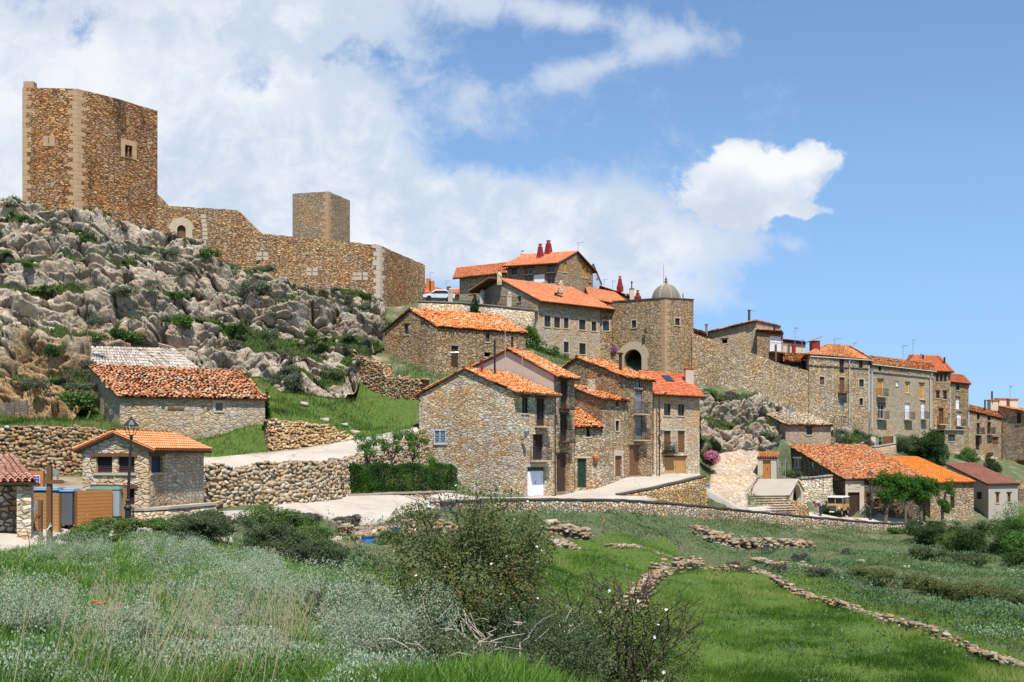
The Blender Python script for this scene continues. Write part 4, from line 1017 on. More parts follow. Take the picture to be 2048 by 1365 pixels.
def blade_mesh(name, px, py, pz, hgt, wid, mat, seed=1, lean=.45, rnd=None, wind=(0.15, 0.), quad=False):
    rg = np.random.default_rng(seed); n = len(px); an = rg.random(n)*6.283
    h_ = hgt*(.5+.9*rg.random(n)); w_ = wid*(.7+.6*rg.random(n))
    tx = px+(rg.normal(0, lean, n)+wind[0])*h_; ty = py+(rg.normal(0, lean, n)+wind[1])*h_; tz = pz+h_
    cx, cy = np.cos(an)*w_, np.sin(an)*w_
    V = np.stack([np.stack([px-cx, py-cy, pz-.03], 1), np.stack([px+cx, py+cy, pz-.03], 1), np.stack([tx, ty, tz], 1)], 1).reshape(-1, 3)
    o = np_mesh(name, V, np.arange(n*3).reshape(-1, 3), mat, rnd=rg.random(n) if rnd is None else rnd)
    return o
def rock_np(n_sub=2, seed=1, sc=(1, 1, 1)):
    import bmesh
    bm = bmesh.new()
    if n_sub == 1:
        rr = random.Random(seed*13+1); vv = [bm.verts.new([rr.choice((-1, 1))*rr.uniform(.45, 1)*k_ for k_ in (1, .85, .8)]) for _ in range(15)]
        bmesh.ops.convex_hull(bm, input=vv); bmesh.ops.delete(bm, geom=[v for v in bm.verts if not v.link_faces], context='VERTS'); bmesh.ops.triangulate(bm, faces=bm.faces[:]); bm.verts.index_update()
        V = np.array([v.co[:] for v in bm.verts]); Fq = np.array([[v.index for v in f.verts] for f in bm.faces]); bm.free(); return V*np.array(sc), Fq
    bmesh.ops.create_icosphere(bm, subdivisions=n_sub, radius=1.0)
    V = np.array([v.co[:] for v in bm.verts]); Fq = np.array([[v.index for v in f.verts] for f in bm.faces]); bm.free()
    f1, f2, _ = worley(V*1.1+seed*3.7, seed); V = V*(.72+.45*f1[:, None]+.25*(fbm(V*2+seed, 3, seed)-.5)[:, None])
    V = np.sign(V)*np.abs(V)**.7*np.where(np.abs(V) > .55, .93, 1)
    return V*np.array(sc), Fq
ROCKS = [rock_np(1, s_) for s_ in range(8)]
ROCKS2 = [rock_np(3, s_+20) for s_ in range(4)]
def stone_pile(name, pts, mat, sizes, seed=1, flat=.6, parent=None, origin=None):
    """many separate loose stones joined in one dry wall / heap; pts (n,3)"""
    rg = np.random.default_rng(seed); Vs, Fs, Rn = [], [], []; off = 0
    for i, p in enumerate(pts):
        V, Fq = ROCKS[rg.integers(8)]; s = sizes[0]+(sizes[1]-sizes[0])*rg.random()**1.6; a = rg.random()*6.28; ca, sa = math.cos(a), math.sin(a)
        V = V*np.array([s*(.8+.6*rg.random()), s*(.7+.4*rg.random()), s*flat*(.7+.5*rg.random())])
        V = np.stack([V[:, 0]*ca-V[:, 1]*sa, V[:, 0]*sa+V[:, 1]*ca, V[:, 2]], 1)+p
        Vs.append(V); Fs.append(Fq+off); off += len(V); Rn.append(np.full(len(Fq), rg.random()))
    return np_mesh(name, np.concatenate(Vs), np.concatenate(Fs), mat, parent, np.concatenate(Rn), origin=origin)
for nm_, st_ in (('loose_stone', [(0, (.20, .155, .11)), (.3, (.34, .27, .20)), (.5, (.36, .20, .09)), (.65, (.38, .32, .25)), (.85, (.28, .15, .07)), (1, (.46, .41, .34))]),
                 ('loose_ochre', [(0, (.26, .16, .08)), (.25, (.50, .33, .16)), (.5, (.42, .24, .09)), (.7, (.56, .43, .27)), (.85, (.44, .29, .14)), (1, (.60, .50, .36))]),
                 ('loose_pale', [(0, (.36, .28, .19)), (.3, (.58, .49, .37)), (.5, (.52, .34, .17)), (.7, (.60, .54, .44)), (.85, (.50, .40, .28)), (1, (.66, .60, .50))]),
                 ('loose_wall', [(0, (.22, .15, .09)), (.25, (.42, .34, .24)), (.45, (.42, .27, .12)), (.65, (.48, .41, .32)), (.85, (.34, .24, .14)), (1, (.54, .48, .39))]),
                 ('loose_brown', [(0, (.18, .115, .06)), (.3, (.38, .26, .14)), (.5, (.32, .175, .075)), (.7, (.40, .32, .22)), (.85, (.26, .15, .08)), (1, (.48, .42, .33))])):
    m_, t, b, _ = new_mat(nm_, .93, .1)
    a_ = t.n('ShaderNodeAttribute', attribute_name='rnd').outputs['Fac']; c_ = t.ramp(a_, st_)
    n_ = t.noise(pos(t), 7., 5, .65); c_ = t.mix(.6, c_, t.mix(1.0, c_, t.ramp(n_, [(.25, .55), (.75, 1.3)]), 'MULTIPLY'))
    t.L(c_, b.inputs['Base Color']); bump(t, b, n_, .7, .04)
def facing(q, nn, zt, size, mat, parent, seed=1, flat=.62):
    rg = np.random.default_rng(seed); L = np.r_[0, np.cumsum(np.hypot(*(np.diff(q[:, :2], axis=0).T)))]; Vs, Fs, Rn = [], [], []; off = 0; dz = size*flat; row = 0
    zlo, zhi = (q[:, 3]-.1).min(), zt.max(); z = zlo
    while z < zhi:
        s = rg.random()*size
        while s < L[-1]:
            w_ = size*rg.uniform(.5, 1.35); c = s+w_/2; zl = np.interp(c, L, q[:, 3])-.2; zh = np.interp(c, L, zt)
            if c < L[-1] and zl < z < zh-.02:
                i = min(len(L)-2, int(np.searchsorted(L, c)-1)); d = q[i+1, :2]-q[i, :2]; d /= np.linalg.norm(d)+1e-9; n_ = np.array((d[1], -d[0]))
                hh = min(dz*rg.uniform(.85, 1.5), zh-z+.05)
                V, Fq = ROCKS[rg.integers(8)]; V = V*np.array((w_*.60, .14*rg.uniform(.8, 1.4), hh*.62)); a = rg.normal(0, .38); V = np.stack([V[:, 0]*math.cos(a)-V[:, 2]*math.sin(a), V[:, 1], V[:, 0]*math.sin(a)+V[:, 2]*math.cos(a)], 1)
                t = (z-zl)/max(.3, zh-zl); cx = np.interp(c, L, q[:, 0])+np.interp(c, L, nn[:, 0])*1.0+n_[0]*.10*(1-t); cy = np.interp(c, L, q[:, 1])+np.interp(c, L, nn[:, 1])+n_[1]*.10*(1-t)
                Vs.append(np.stack([cx+V[:, 0]*d[0]-V[:, 1]*d[1], cy+V[:, 0]*d[1]+V[:, 1]*d[0], z+dz/2+rg.normal(0, dz*.30)+V[:, 2]], 1)); Fs.append(Fq+off); off += len(V); Rn.append(np.full(len(Fq), rg.random()))
            s += w_
        z += dz
    return np_mesh('stone_facing', np.concatenate(Vs), np.concatenate(Fs), MAT[mat], parent, np.concatenate(Rn))

def stone_wall(name, label, pts, th, mat, coping=None, cs=(.12, .24), cat='wall', group=None, seed=1, jag=.05, face=None):
    """free-standing / retaining wall. pts: (x, y, ztop, zbottom). coping: None, 'stones', 'slab'"""
    pts = [np.array(p, float) for p in pts]; rg = np.random.default_rng(seed)
    q = []
    for i in range(len(pts)-1):
        n = max(1, int(np.hypot(*(pts[i+1][:2]-pts[i][:2]))/.6)); q += [pts[i]*(1-k/n)+pts[i+1]*(k/n) for k in range(n)]
    q.append(pts[-1]); q = np.array(q); d = np.gradient(q[:, :2], axis=0); d /= np.linalg.norm(d, axis=1, keepdims=True); nn = np.stack([d[:, 1], -d[:, 0]], 1)*th/2
    zt = q[:, 2]+rg.normal(0, jag, len(q)); nrow = 4; V = []
    for sgn in (1, -1):
        for r_ in range(nrow):
            f = r_/(nrow-1); zz = (q[:, 3]-.25)*(1-f)+zt*f; bul = rg.normal(0, .02, len(q))*(0 < r_ < nrow-1)+.10*(1-f)
            V.append(np.stack([q[:, 0]+sgn*nn[:, 0]*(1+bul/th*2), q[:, 1]+sgn*nn[:, 1]*(1+bul/th*2), zz], 1))
    n = len(q); V = np.stack(V, 1)     # n, 8, 3
    order = [0, 1, 2, 3, 7, 6, 5, 4]; Fq = []
    for i in range(n-1):
        for a_, b_ in zip(order[:-1], order[1:]): Fq.append((i*8+a_, (i+1)*8+a_, (i+1)*8+b_, i*8+b_))
    for i in (0, n-1):
        for r_ in range(3): Fq.append((i*8+r_, i*8+r_+1, i*8+4+r_+1, i*8+4+r_))
    b = thing(name, (q[n//2][0], q[n//2][1], q[n//2][3]), label, cat, group)
    np_mesh('wall', V.reshape(-1, 3), np.array(Fq), MAT[mat], b)
    if face: facing(q, nn, zt, face[0], face[1], b, seed)
    if coping == 'stones':
        L = np.r_[0, np.cumsum(np.hypot(*(np.diff(q[:, :2], axis=0).T)))]; m = int(L[-1]/(cs[1]*1.15)); ss_ = np.linspace(0, L[-1], m)+rg.normal(0, .04, m); P_ = []
        for s in ss_:
            for o_ in (-.25, .25):
                P_.append((np.interp(s, L, q[:, 0])+np.interp(s, L, nn[:, 0])*o_*2*rg.uniform(.6, 1.3), np.interp(s, L, q[:, 1])+np.interp(s, L, nn[:, 1])*o_*2*rg.uniform(.6, 1.3), np.interp(s, L, zt)+rg.uniform(-.04, .05)))
        stone_pile('coping', np.array(P_), MAT['loose_stone'], cs, seed, .55, b)
    elif coping:
        mb = MB(); e = 1.25
        for i in range(n-1):
            A, B_ = q[i], q[i+1]; vs = []
            for Q_, N_, z_ in ((A, nn[i], zt[i]), (B_, nn[i+1], zt[i+1])):
                for sg, dz in ((-e, .0), (e, .0), (e, .11), (-e, .11)): vs.append((Q_[0]+N_[0]*sg, Q_[1]+N_[1]*sg, z_+dz-.01))
            mb.add(vs, [(0, 1, 5, 4), (1, 2, 6, 5), (2, 3, 7, 6), (3, 0, 4, 7)]+([(0, 3, 2, 1)] if i == 0 else [])+([(4, 5, 6, 7)] if i == n-2 else []))
        mb.build('coping', MAT[coping], b)
    return b
# ================================================================== CASTLE AND TOWN WALLS
def mural(name, label, segs, th, mat, cat='wall', opens=(), quo=(), parent=None, part='wall', jag=.06, seed=1, cap=True):
    """segs: [(u0,Y0,u1,Y1,[(u,v)... top profile],zb0,zb1)]; thick masonry"""
    b = parent or thing(name, (*XY(segs[0][0], segs[0][1]), segs[0][5]), label, cat)
    mb = MB(); rg = random.Random(seed); WW = []
    for i, (u0, Y0, u1, Y1, prof, zb0, zb1) in enumerate(segs):
        p0, p1 = XY(u0, Y0), XY(u1, Y1); w_ = Wall(p0, p1, zb0, zb1, [])
        pr = [w_.hit(u, v) for u, v in prof]; pr[0] = (0, pr[0][1]); pr[-1] = (w_.L, pr[-1][1]); top = [pr[0]]
        for (a, z), (a2, z2) in zip(pr[:-1], pr[1:]):
            n = max(1, int((a2-a)/.5))
            for j in range(1, n+1): top.append((a+(a2-a)*j/n, z+(z2-z)*j/n+(rg.uniform(-jag, jag) if j < n else 0)))
        w_.top = top; WW.append(w_)
    for o_ in opens: add_opening(WW[o_['seg']], b, o_)
    for w_ in WW:
        w_.mesh(mb, depth=.5)
        tp = w_.top
        for (a, z), (a2, z2) in zip(tp[:-1], tp[1:]):
            mb.add([w_.w(a, z), w_.w(a2, z2), w_.w(a2, z2, -th), w_.w(a, z, -th)], [(0, 1, 2, 3)])
        mb.add([w_.w(0, w_.zb[0], -th), w_.w(w_.L, w_.zb[1], -th)]+[w_.w(a, z, -th) for a, z in tp[::-1]], [tuple(range(len(tp)+2))[::-1]])
    a = WW[0]; mb.add([a.w(0, a.zb[0]), a.w(0, a.top[0][1]), a.w(0, a.top[0][1], -th), a.w(0, a.zb[0], -th)], [(0, 1, 2, 3)])
    a = WW[-1]; mb.add([a.w(a.L, a.zb[1]), a.w(a.L, a.zb[1], -th), a.w(a.L, a.top[-1][1], -th), a.w(a.L, a.top[-1][1])], [(0, 1, 2, 3)])
    mb.build(part, MAT[mat], b)
    return b, WW
def quoins(b, x, y, z0, z1, d1, d2, mat, hgt=.42, seed=1, off=.035):
    """dressed corner stones; d1,d2 plan directions of the two faces leaving the corner"""
    rg = random.Random(seed); mb = MB(); z = z0; d1 = Vector((*d1, 0)).normalized(); d2 = Vector((*d2, 0)).normalized(); c = Vector((x, y, 0))-(d1+d2)*off
    i = 0
    while z < z1-.1:
        h_ = min(hgt*rg.uniform(.8, 1.2), z1-z); l1, l2 = (.95, .5) if i % 2 else (.5, .9); l1 *= rg.uniform(.8, 1.15); l2 *= rg.uniform(.8, 1.15)
        q = [c, c+d1*l1, c+d1*l1+d2*.12, c+d2*.12+d1*.12, c+d1*.12+d2*l2, c+d2*l2]
        mb.prism([(k_.x, k_.y, z+.01) for k_ in q], (0, 0, 1), h_-.02); z += h_; i += 1
    return mb.build('quoins', MAT[mat], b)
# keep: big orange tower
T0, T1, T2 = XY(45, 111.6), XY(155, 112), XY(315, 119)
keep = thing('castle_tower', (*T1, 24), 'tall square ruined castle tower of orange stone with a twin arched window', 'tower')
mb = MB(); Wk = [Wall(T0, T1, 22, 22, [(0, ZV(175, 111.6)), (math.dist(T0, T1), ZV(178, 112))]), Wall(T1, T2, 22, 22, [])]
L_ = Wk[1].L; tp = [Wk[1].hit(u, v) for u, v in ((155, 178), (200, 189), (240, 199), (280, 212), (315, 222))]; tp[0] = (0, tp[0][1]); tp[-1] = (L_, tp[-1][1]); Wk[1].top = tp
for r_ in ((250.5, 291, 256, 315), (258.5, 291, 264, 315)): add_opening(Wk[1], keep, dict(r=r_, k='arch', leaf=None))
T3 = (T2[0]-6.5, T2[1]+7); T4 = (T0[0]-1.5, T0[1]+8)
zt = (Wk[0].top[0][1], Wk[0].top[1][1], tp[-1][1])
for w_ in Wk: w_.mesh(mb, depth=.6)
Wb = [Wall(T2, T3, 22, 22, [(0, zt[2]), (math.dist(T2, T3), zt[2])]), Wall(T3, T4, 22, 22, [(0, zt[2]), (math.dist(T3, T4), zt[0])]), Wall(T4, T0, 22, 22, [(0, zt[0]), (math.dist(T4, T0), zt[0])])]
for w_ in Wb: w_.mesh(mb)
mb.add([(*T0, zt[0]-.5), (*T1, zt[1]-.5), (*T2, zt[2]-.5), (*T3, zt[2]-.5), (*T4, zt[0]-.5)], [(0, 1, 2, 3, 4)])
mb.build('wall', MAT['castle_stone'], keep)
quoins(keep, *T1, 25, zt[1]-.02, (T0[0]-T1[0], T0[1]-T1[1]), (T2[0]-T1[0], T2[1]-T1[1]), 'castle_quoin', .5, 1, .02)
quoins(keep, *T0, 26, zt[0]-.02, (T4[0]-T0[0], T4[1]-T0[1]), (T1[0]-T0[0], T1[1]-T0[1]), 'castle_quoin', .5, 3, .02)
mb = MB(); w_ = Wk[1]; a0, z1 = w_.hit(241.5, 277); a1, z0 = w_.hit(273, 321)
xa, xb = [w_.hit(u, 300)[0] for u in (250.5, 256)]; xc, xd = [w_.hit(u, 300)[0] for u in (258.5, 264)]; za = w_.hit(253, 315)[1]; zc = w_.hit(253, 291)[1]
for q in ((a0, xa-.04, z0, z1), (xd+.04, a1, z0, z1), (xa-.04, xd+.04, z0, za-.03), (xa-.04, xd+.04, zc+.04, z1)):
    mb.prism([w_.w(q[0], q[2], 0), w_.w(q[1], q[2], 0), w_.w(q[1], q[3], 0), w_.w(q[0], q[3], 0)], (*w_.n, 0), .06)
mb.prism([w_.w(xb, za, -.2), w_.w(xc, za, -.2), w_.w(xc, zc, -.2), w_.w(xb, zc, -.2)], (*w_.n, 0), .12)
mb.build('window_surround', MAT['castle_quoin'], keep)
MB().box((T0[0]+.65, T0[1]+.45, zt[0]+.32), (1.15, .8, .75)).build('merlon', MAT['castle_quoin'], keep)
mb = MB(); w_ = Wk[0]; mb.prism([w_.w(*w_.hit(u, v)) for u, v in ((86, 293), (110, 293), (110, 272), (86, 272))], (*w_.n, 0), .04); mb.build('arrow_loop_slab', MAT['castle_quoin'], keep)
mb = MB(); mb.prism([w_.w(*w_.hit(u, v), .045) for u, v in ((97.2, 287), (98.4, 287), (98.4, 276), (97.2, 276))], (*w_.n, 0), .01); mb.build('arrow_loop', MAT['dark_inside'], keep)

cur, CW = mural('castle_wall', 'long castle curtain wall stepping down from the tall tower, small arched door', [
    (315, 119.02, 475, 120, [(315, 389), (325, 398), (336, 412), (420, 417), (475, 421)], 22, 22),
    (475, 120, 524, 119.8, [(475, 421), (498, 444), (524, 468)], 20, 20),
    (524, 119.8, 760, 124, [(524, 468), (640, 478), (760, 491)], 19, 15),
    (760, 124, 850, 133, [(760, 491), (806, 512), (850, 531)], 15, 15)], 1.3, 'curtain_stone',
    opens=[dict(seg=0, r=(354.5, 451, 371.5, 486), k='arch', ring=.95, leaf='wood_brown', rm='cut_stone')], seed=3)
c_ = XY(760, 124)
quoins(cur, *c_, 17, ZV(491, 124)-.02, (CW[2].p0-CW[2].p1), (CW[3].p1-CW[3].p0), 'pale_cut_stone', .5, 8)
mb = MB()
for sg, u, v, n_, m_ in ((0, 404, 430, 1, 7), (2, 514, 505, 2, 2), (2, 614, 536, 2, 2), (2, 704, 545, 3, 2), (0, 322, 470, 2, 2)):
    w_ = CW[sg]
    for i in range(n_):
        for j in range(m_):
            a, z = w_.hit(u+i*11, v+j*8.5); e = random.Random(u+i*3+j).uniform(-.12, .12)
            mb.prism([w_.w(a+e, z-.42), w_.w(a+.58+e, z-.42), w_.w(a+.58+e, z), w_.w(a+e, z)], (*w_.n, 0), .03)
mb.build('repair_blocks', MAT['pale_cut_stone'], cur)
# small square tower
S0, S1, S3 = XY(657, 138), XY(700, 143), XY(585, 139.2)
S2 = (S1[0]+S3[0]-S0[0], S1[1]+S3[1]-S0[1]); zt = ZV(383.5, 138)
st = thing('castle_turret', (*S0, 23), 'small square stone tower standing alone behind the castle curtain wall', 'tower')
mb = MB(); pp = [S3, S0, S1, S2, S3]
for a, b_ in zip(pp[:-1], pp[1:]):
    L_ = math.dist(a, b_); rg = random.Random(int(L_*10)); Wall(a, b_, 20, 20, [(0, zt)]+[(L_*i/9, zt+rg.uniform(-.05, .05)) for i in range(1, 9)]+[(L_, zt)]).mesh(mb)
mb.add([(*q, zt-.25) for q in pp[:4]], [(0, 1, 2, 3)]); mb.build('wall', MAT['pale_tower_stone'], st)
quoins(st, *S0, 24, zt-.02, (S3[0]-S0[0], S3[1]-S0[1]), (S1[0]-S0[0], S1[1]-S0[1]), 'castle_quoin', .5, 5, .02)
# town wall
segs = [(1384, 118.4, 1435, 119), (1435, 119, 1490, 120), (1490, 120, 1534, 121), (1534, 121, 1567, 122), (1567, 122, 1622, 123)]
tv = [666, 684, 703, 717, 730, 743]
town, JW = mural('town_wall', 'long sloping rubble town wall descending from the domed gate tower', [(a, b_, c_, d_, [(a, tv[i]), (c_, tv[i+1])], z0, z1) for i, ((a, b_, c_, d_), z0, z1) in enumerate(zip(segs, (6, 5, 4, 3, 2), (5, 4, 3, 2, .5)))], 1.1, 'town_wall_stone', seed=9, jag=.08)
# gate tower with dome
G0, G1, G3 = XY(1329.5, 115.5), XY(1387, 118.8), XY(1225, 119.6); G2 = (G1[0]+G3[0]-G0[0]+2, G1[1]+G3[1]-G0[1]); z0 = ZV(597, 115.5); z3 = z0-.15
gt = thing('gate_tower', (*G0, 7), 'square stone gate tower with arched gateway and round stone dome on top', 'tower')
WL = Wall(G3, G0, 7, 6, [(0, ZV(604, 119.6)), (math.dist(G3, G0), z0)]); WR = Wall(G0, G1, 6, 5.5, [(0, z0), (math.dist(G0, G1), ZV(600, 118.8))])
WB1 = Wall(G1, G2, 6, 6, [(0, z0), (math.dist(G1, G2), z0)]); WB2 = Wall(G2, G3, 6, 6, [(0, z0), (math.dist(G2, G3), z0)])
add_opening(WL, gt, dict(r=(1248.5, 699, 1283.5, 742), k='arch', ring=.95, rm='cut_stone'))
add_opening(WL, gt, dict(r=(1263.5, 641, 1272.5, 656), sur='cut_stone', lintel='cut_stone'))
add_opening(WR, gt, dict(r=(1350, 637, 1359.5, 651), sur='cut_stone', lintel='cut_stone'))
mb = MB()
for w_ in (WL, WR, WB1, WB2): w_.mesh(mb, depth=.7)
mb.add([(*q, z0-.3) for q in (G0, G1, G2, G3)], [(0, 1, 2, 3)]); mb.build('wall', MAT['dark_house_stone'], gt)
quoins(gt, *G0, 7.5, z0-.02, (G3[0]-G0[0], G3[1]-G0[1]), (G1[0]-G0[0], G1[1]-G0[1]), 'castle_quoin', .42, 7, .02)
mb = MB()
for w_ in (WL, WR): 
    zz = [z for _, z in w_.top]; mb.prism([w_.w(-.05, zz[0], .08), w_.w(w_.L+.05, zz[1], .08), w_.w(w_.L+.05, zz[1]+.1, .08), w_.w(-.05, zz[0]+.1, .08)], (-w_.n[0], -w_.n[1], 0), .5)
mb.build('coping', MAT['coping_dark'], gt)
dcx, dcy = XY(1332, 119.2); rd = 1.78
mb = MB().lathe((dcx, dcy, z0-.2), [(2.2, 0), (2.2, .32), (2.05, .38), (1.8, .45)]+[(rd*math.cos(t), .45+rd*1.12*math.sin(t)) for t in np.linspace(.05, 1.42, 9)]+[(.05, .45+rd*1.12)], 28)
dm = mb.build('dome', MAT['lead_dome'], gt, smooth=True)
for i in range(8):
    a_ = i*math.pi/4+.2; MB().tube([(dcx+(rd+.02)*math.cos(t)*math.cos(a_), dcy+(rd+.02)*math.cos(t)*math.sin(a_), z0+.25+rd*1.12*math.sin(t)) for t in np.linspace(.05, 1.5, 8)], .05, 5).build('rib', MAT['cut_stone'], dm)
MB().lathe((dcx, dcy, z0+2.15), [(.30, 0), (.26, .15), (.15, .25), (.2, .45), (.12, .6), (.17, .72), (.07, .9), (.02, 1.15)], 10).build('finial', MAT['lead_dome'], dm)
MB().tube([(dcx-.3, dcy, z0+2.0), (dcx-.3, dcy, z0+4.6)], .02, 5).build('lightning_rod', MAT['iron'], gt)
q = XY(1366, 118.9); MB().tube([(*q, z0-.3), (*q, z0+1.1)], .06, 6).build('pipe', MAT['iron'], gt)
w_ = WL; mb = MB(); a, z = w_.hit(1293.5, 662); mb.box(w_.w(a, z, .35), (.3, .3, .5), taper=.7); mb.beam(w_.w(a, z+.35, 0), w_.w(a, z+.35, .4), .04, .04); mb.build('wall_lantern', MAT['iron'], gt)
sg_ = MB(); a, z = WL.hit(1229, 699)
c0 = Vector(WL.w(a, z, .12)); nv = Vector((*WL.n, 0)); sx = Vector((*WL.d, 0)); sz = Vector((0, 0, 1))
def disc(mb, c, r, t, n=20, m=0): mb.prism([c+sx*math.cos(k_*2*math.pi/n)*r+sz*math.sin(k_*2*math.pi/n)*r for k_ in range(n)], nv, t, m)
sgn = thing('road_sign', tuple(c0), 'round blue and red no-parking sign on the gate tower wall', 'sign')
mb = MB(); disc(mb, c0, .42, .03); mb.build('rim', MAT['sign_red'], sgn); mb = MB(); disc(mb, c0+nv*.031, .33, .012); mb.build('face', MAT['sign_blue'], sgn)
mb = MB()
for s_ in (1,): mb.beam(c0+nv*.05+sx*-.23*s_+sz*.23, c0+nv*.05+sx*.23*s_-sz*.23, .1, .012)
mb.build('symbol', MAT['sign_red'], sgn); mb = MB().beam(c0+nv*.035+sx*.18+sz*.18, c0+nv*.035-sx*.18-sz*.18, .14, .01); mb.build('symbol', MAT['sign_white'], sgn)
# link wall between long house and gate tower
lk, LKW = mural('link_wall', 'plain rubble wall piece with one window joining long house and gate tower', [(1196, 119.2, 1226, 119.8, [(1196, 612), (1226, 608)], 8, 8)], .8, 'dark_house_stone', opens=[dict(seg=0, r=(1205.5, 643, 1218, 662), sur='cut_stone', lintel='cut_stone')], seed=4)

# ================================================================== HOUSES
SG = 'village houses'
W_ = lambda *a, **k: dict(r=a, **k)
hA, WA, rA = house('stone_house', 'tall honey stone house with blank gable wall, white double door and two balconies', XY(1027, 74), XY(1110.5, 78.3), XY(838.6, 78.5), -3.5, ZV(780, 74), ZV(737, 76.2), wm='gable_stone', roof='tiles_old', old=.8, group=SG,
   opens=[W_(1044, 795, 1057, 827, lintel='wood_brown'), W_(1073, 797, 1090, 852, bal='iron', lintel='wood_brown', bw=.25, sill=None, m='wood_dark'), W_(1066, 869, 1086, 920, bal='iron', ornate=1, bw=.45, lintel=None, sill=None, m='wood_dark'),
          W_(1055, 934, 1089.5, 992, k='door', m='door_white', transom=1, lintel='pale_cut_stone', lh=.25), dict(w='L', r=(868.5, 860, 892, 888), grille=1, m='blue_pane', lintel=None, d=.03, fm='sign_white')], seed=11, over=(.55, .15, .1), gutter='pipe_brown')
chimney(rA, 964, 742, 76.5, .7, .16, 'pipe', 'red_trim')
q = P(1108, 790, 78); downpipe(hA, [(q[0]+.5, q[1]-.5, q[2]+.35), (q[0]+.1, q[1]-.15, q[2]-.3), (q[0]+.1, q[1]-.15, -3.3)])
q = P(826, 786, 78.6); downpipe(hA, [(q[0], q[1]-.4, q[2]), (q[0]+.1, q[1]-.3, q[2]-.3), (q[0]+.7, q[1]-.12, q[2]-.7)])
for u, v0, v1, m_ in ((989.5, 680, 738, 'iron'), (1010.5, 662, 733, 'twig_grey'), (1044.5, 690, 742, 'twig_grey')):
    x, y, z = P(u, v1, 77.5); MB().tube([(x, y, z-.6), (x, y, ZV(v0, 77.5))], .09 if m_ == 'iron' else .03, 6).build('flue' if m_ == 'iron' else 'aerial_pole', MAT[m_], hA)
hB, WB_, rB = house('stone_house', 'narrow tall house with beige plastered gable rising behind the honey stone house', XY(1107.5, 78.6), XY(1149, 81.6), XY(925, 84), -3.5, ZV(747, 78.6), 8.55, t=.48, wm='house_stone', sidemat='plaster_beige', roof='tiles_old', old=.7, zel=6.9, group=SG,
   opens=[W_(1121, 762, 1135, 816, bal='iron', lintel='wood_dark', bw=.3, sill=None, m='wood_dark', bs='wood_dark'), W_(1120, 829, 1135, 883, bal='iron', m='wood_dark', bw=.3, sill=None, bs='wood_dark'), W_(1113.5, 909, 1133, 984, k='door', m='wood_dark')], seed=12, over=(.6, .15, .15))
hC, WC, rC = house('stone_house', 'low narrow lean-to house with green and black door between taller houses', XY(1150, 83.4), XY(1204, 84.6), XY(1135, 87), -3.4, ZV(850, 83.4), ZV(816, 87), t=1, wm='ochre_house' if 'ochre_house' in MAT else 'house_stone', roof='tiles_old', old=1.1, group=SG,
   opens=[W_(1173.5, 857, 1181, 874, k='hole', lintel=None), W_(1155, 917, 1172.5, 975, k='door', m='door_green', lintel='cut_stone', le=.5)], seed=13)
x_, z_ = WC['F'].hit(1190, 917); q = WC['F'].w(x_, z_, .15)
MB().lathe(q, [(.18, -.2), (.26, 0), (.26, .2), (.1, .3)], 10).build('hanging_pot', MAT['terracotta'], hC)
hD, WD, rD = house('stone_house', 'weathered stone house with tiny slit windows and a small brown door', XY(1204.5, 84.7), XY(1253.5, 87.4), XY(1138, 88.5), -3, ZV(796, 84.7), 6.1, t=1, wm='house_stone', roof='tiles_old', old=1.1, group=SG,
   opens=[W_(1232, 802, 1237.5, 814, k='hole', lintel=None), W_(1231, 842, 1238, 862, k='glass', lintel='cut_stone', sur='cut_stone'), W_(1230, 912, 1243.5, 953, k='door', m='wood_brown', sur='pale_cut_stone', lintel='pale_cut_stone', lh=.5)], seed=14)
chimney(rD, 1182, 770, 87, .5, .7, 'stone', 'gable_stone')
hE, WE, rE = house('stone_house', 'tall gabled stone house with grey shuttered balcony doors and brown street door', XY(1249, 87.1), XY(1305.5, 91.6), XY(1090, 93.5), -3, ZV(752, 87.1), 8.85, t=.58, wm='dark_house_stone', roof='tiles_old', old=1.0, group=SG,
   opens=[W_(1267.5, 760, 1284, 776, lintel=None, fm='pipe_pale'), W_(1270.5, 782, 1285.5, 827, k='leafs', m='shutter_grey', bal='iron', lintel=None, sill=None, bw=.35), W_(1270.5, 832, 1285.5, 879, k='leafs', m='shutter_grey', bal='iron', lintel='cut_stone', sill=None, bw=.4), W_(1259, 890, 1279, 953, k='door', m='wood_brown', lintel='wood_grey')], seed=15)
chimney(rE, 1241, 738, 90, 1.3, .3, 'pipe', 'wood_dark')
hF, WF, rF = house('stone_house', 'restored stone house with bright red roof, skylight, potted balcony and wooden garage', XY(1307, 92.3), XY(1399, 96.2), XY(1250, 99.5), -2.6, ZV(782, 92.3), ZV(746, 97.5), t=.5, wm='neat_pale_stone', roof='tiles_red', old=.0, group=SG,
   opens=[W_(1328, 808, 1341.5, 831.5, k='half', lintel=None), W_(1356, 809, 1369, 832, lintel=None), W_(1328, 862, 1341.5, 905, k='leafs', m='wood_brown', lintel='pale_cut_stone', sill=None, le=.3, bal='iron', bx=(1324.5, 1381), pots=4, bs='wood_dark', bw=.3),
          W_(1356, 862, 1369.5, 905, k='leafs', m='wood_brown', lintel='pale_cut_stone', sill=None), W_(1330, 915, 1372, 955, k='door', m='wood_honey', lintel='wood_dark')], seed=16, over=(.75, .1, .45), tilekw=dict(wcol=.27))
q = P(1316, 786, 92.2); downpipe(hF, [(q[0]+.7, q[1]-.6, q[2]), (q[0]+.1, q[1]-.2, q[2]-.4), (q[0]+.1, q[1]-.2, -2.1)], 'pipe_brown', .07)
chimney(rF, 1378, 772, 98, 1.5, .8, 'stone', 'plaster_beige')
n_ = np.array(rF.data.vertices[0].co)
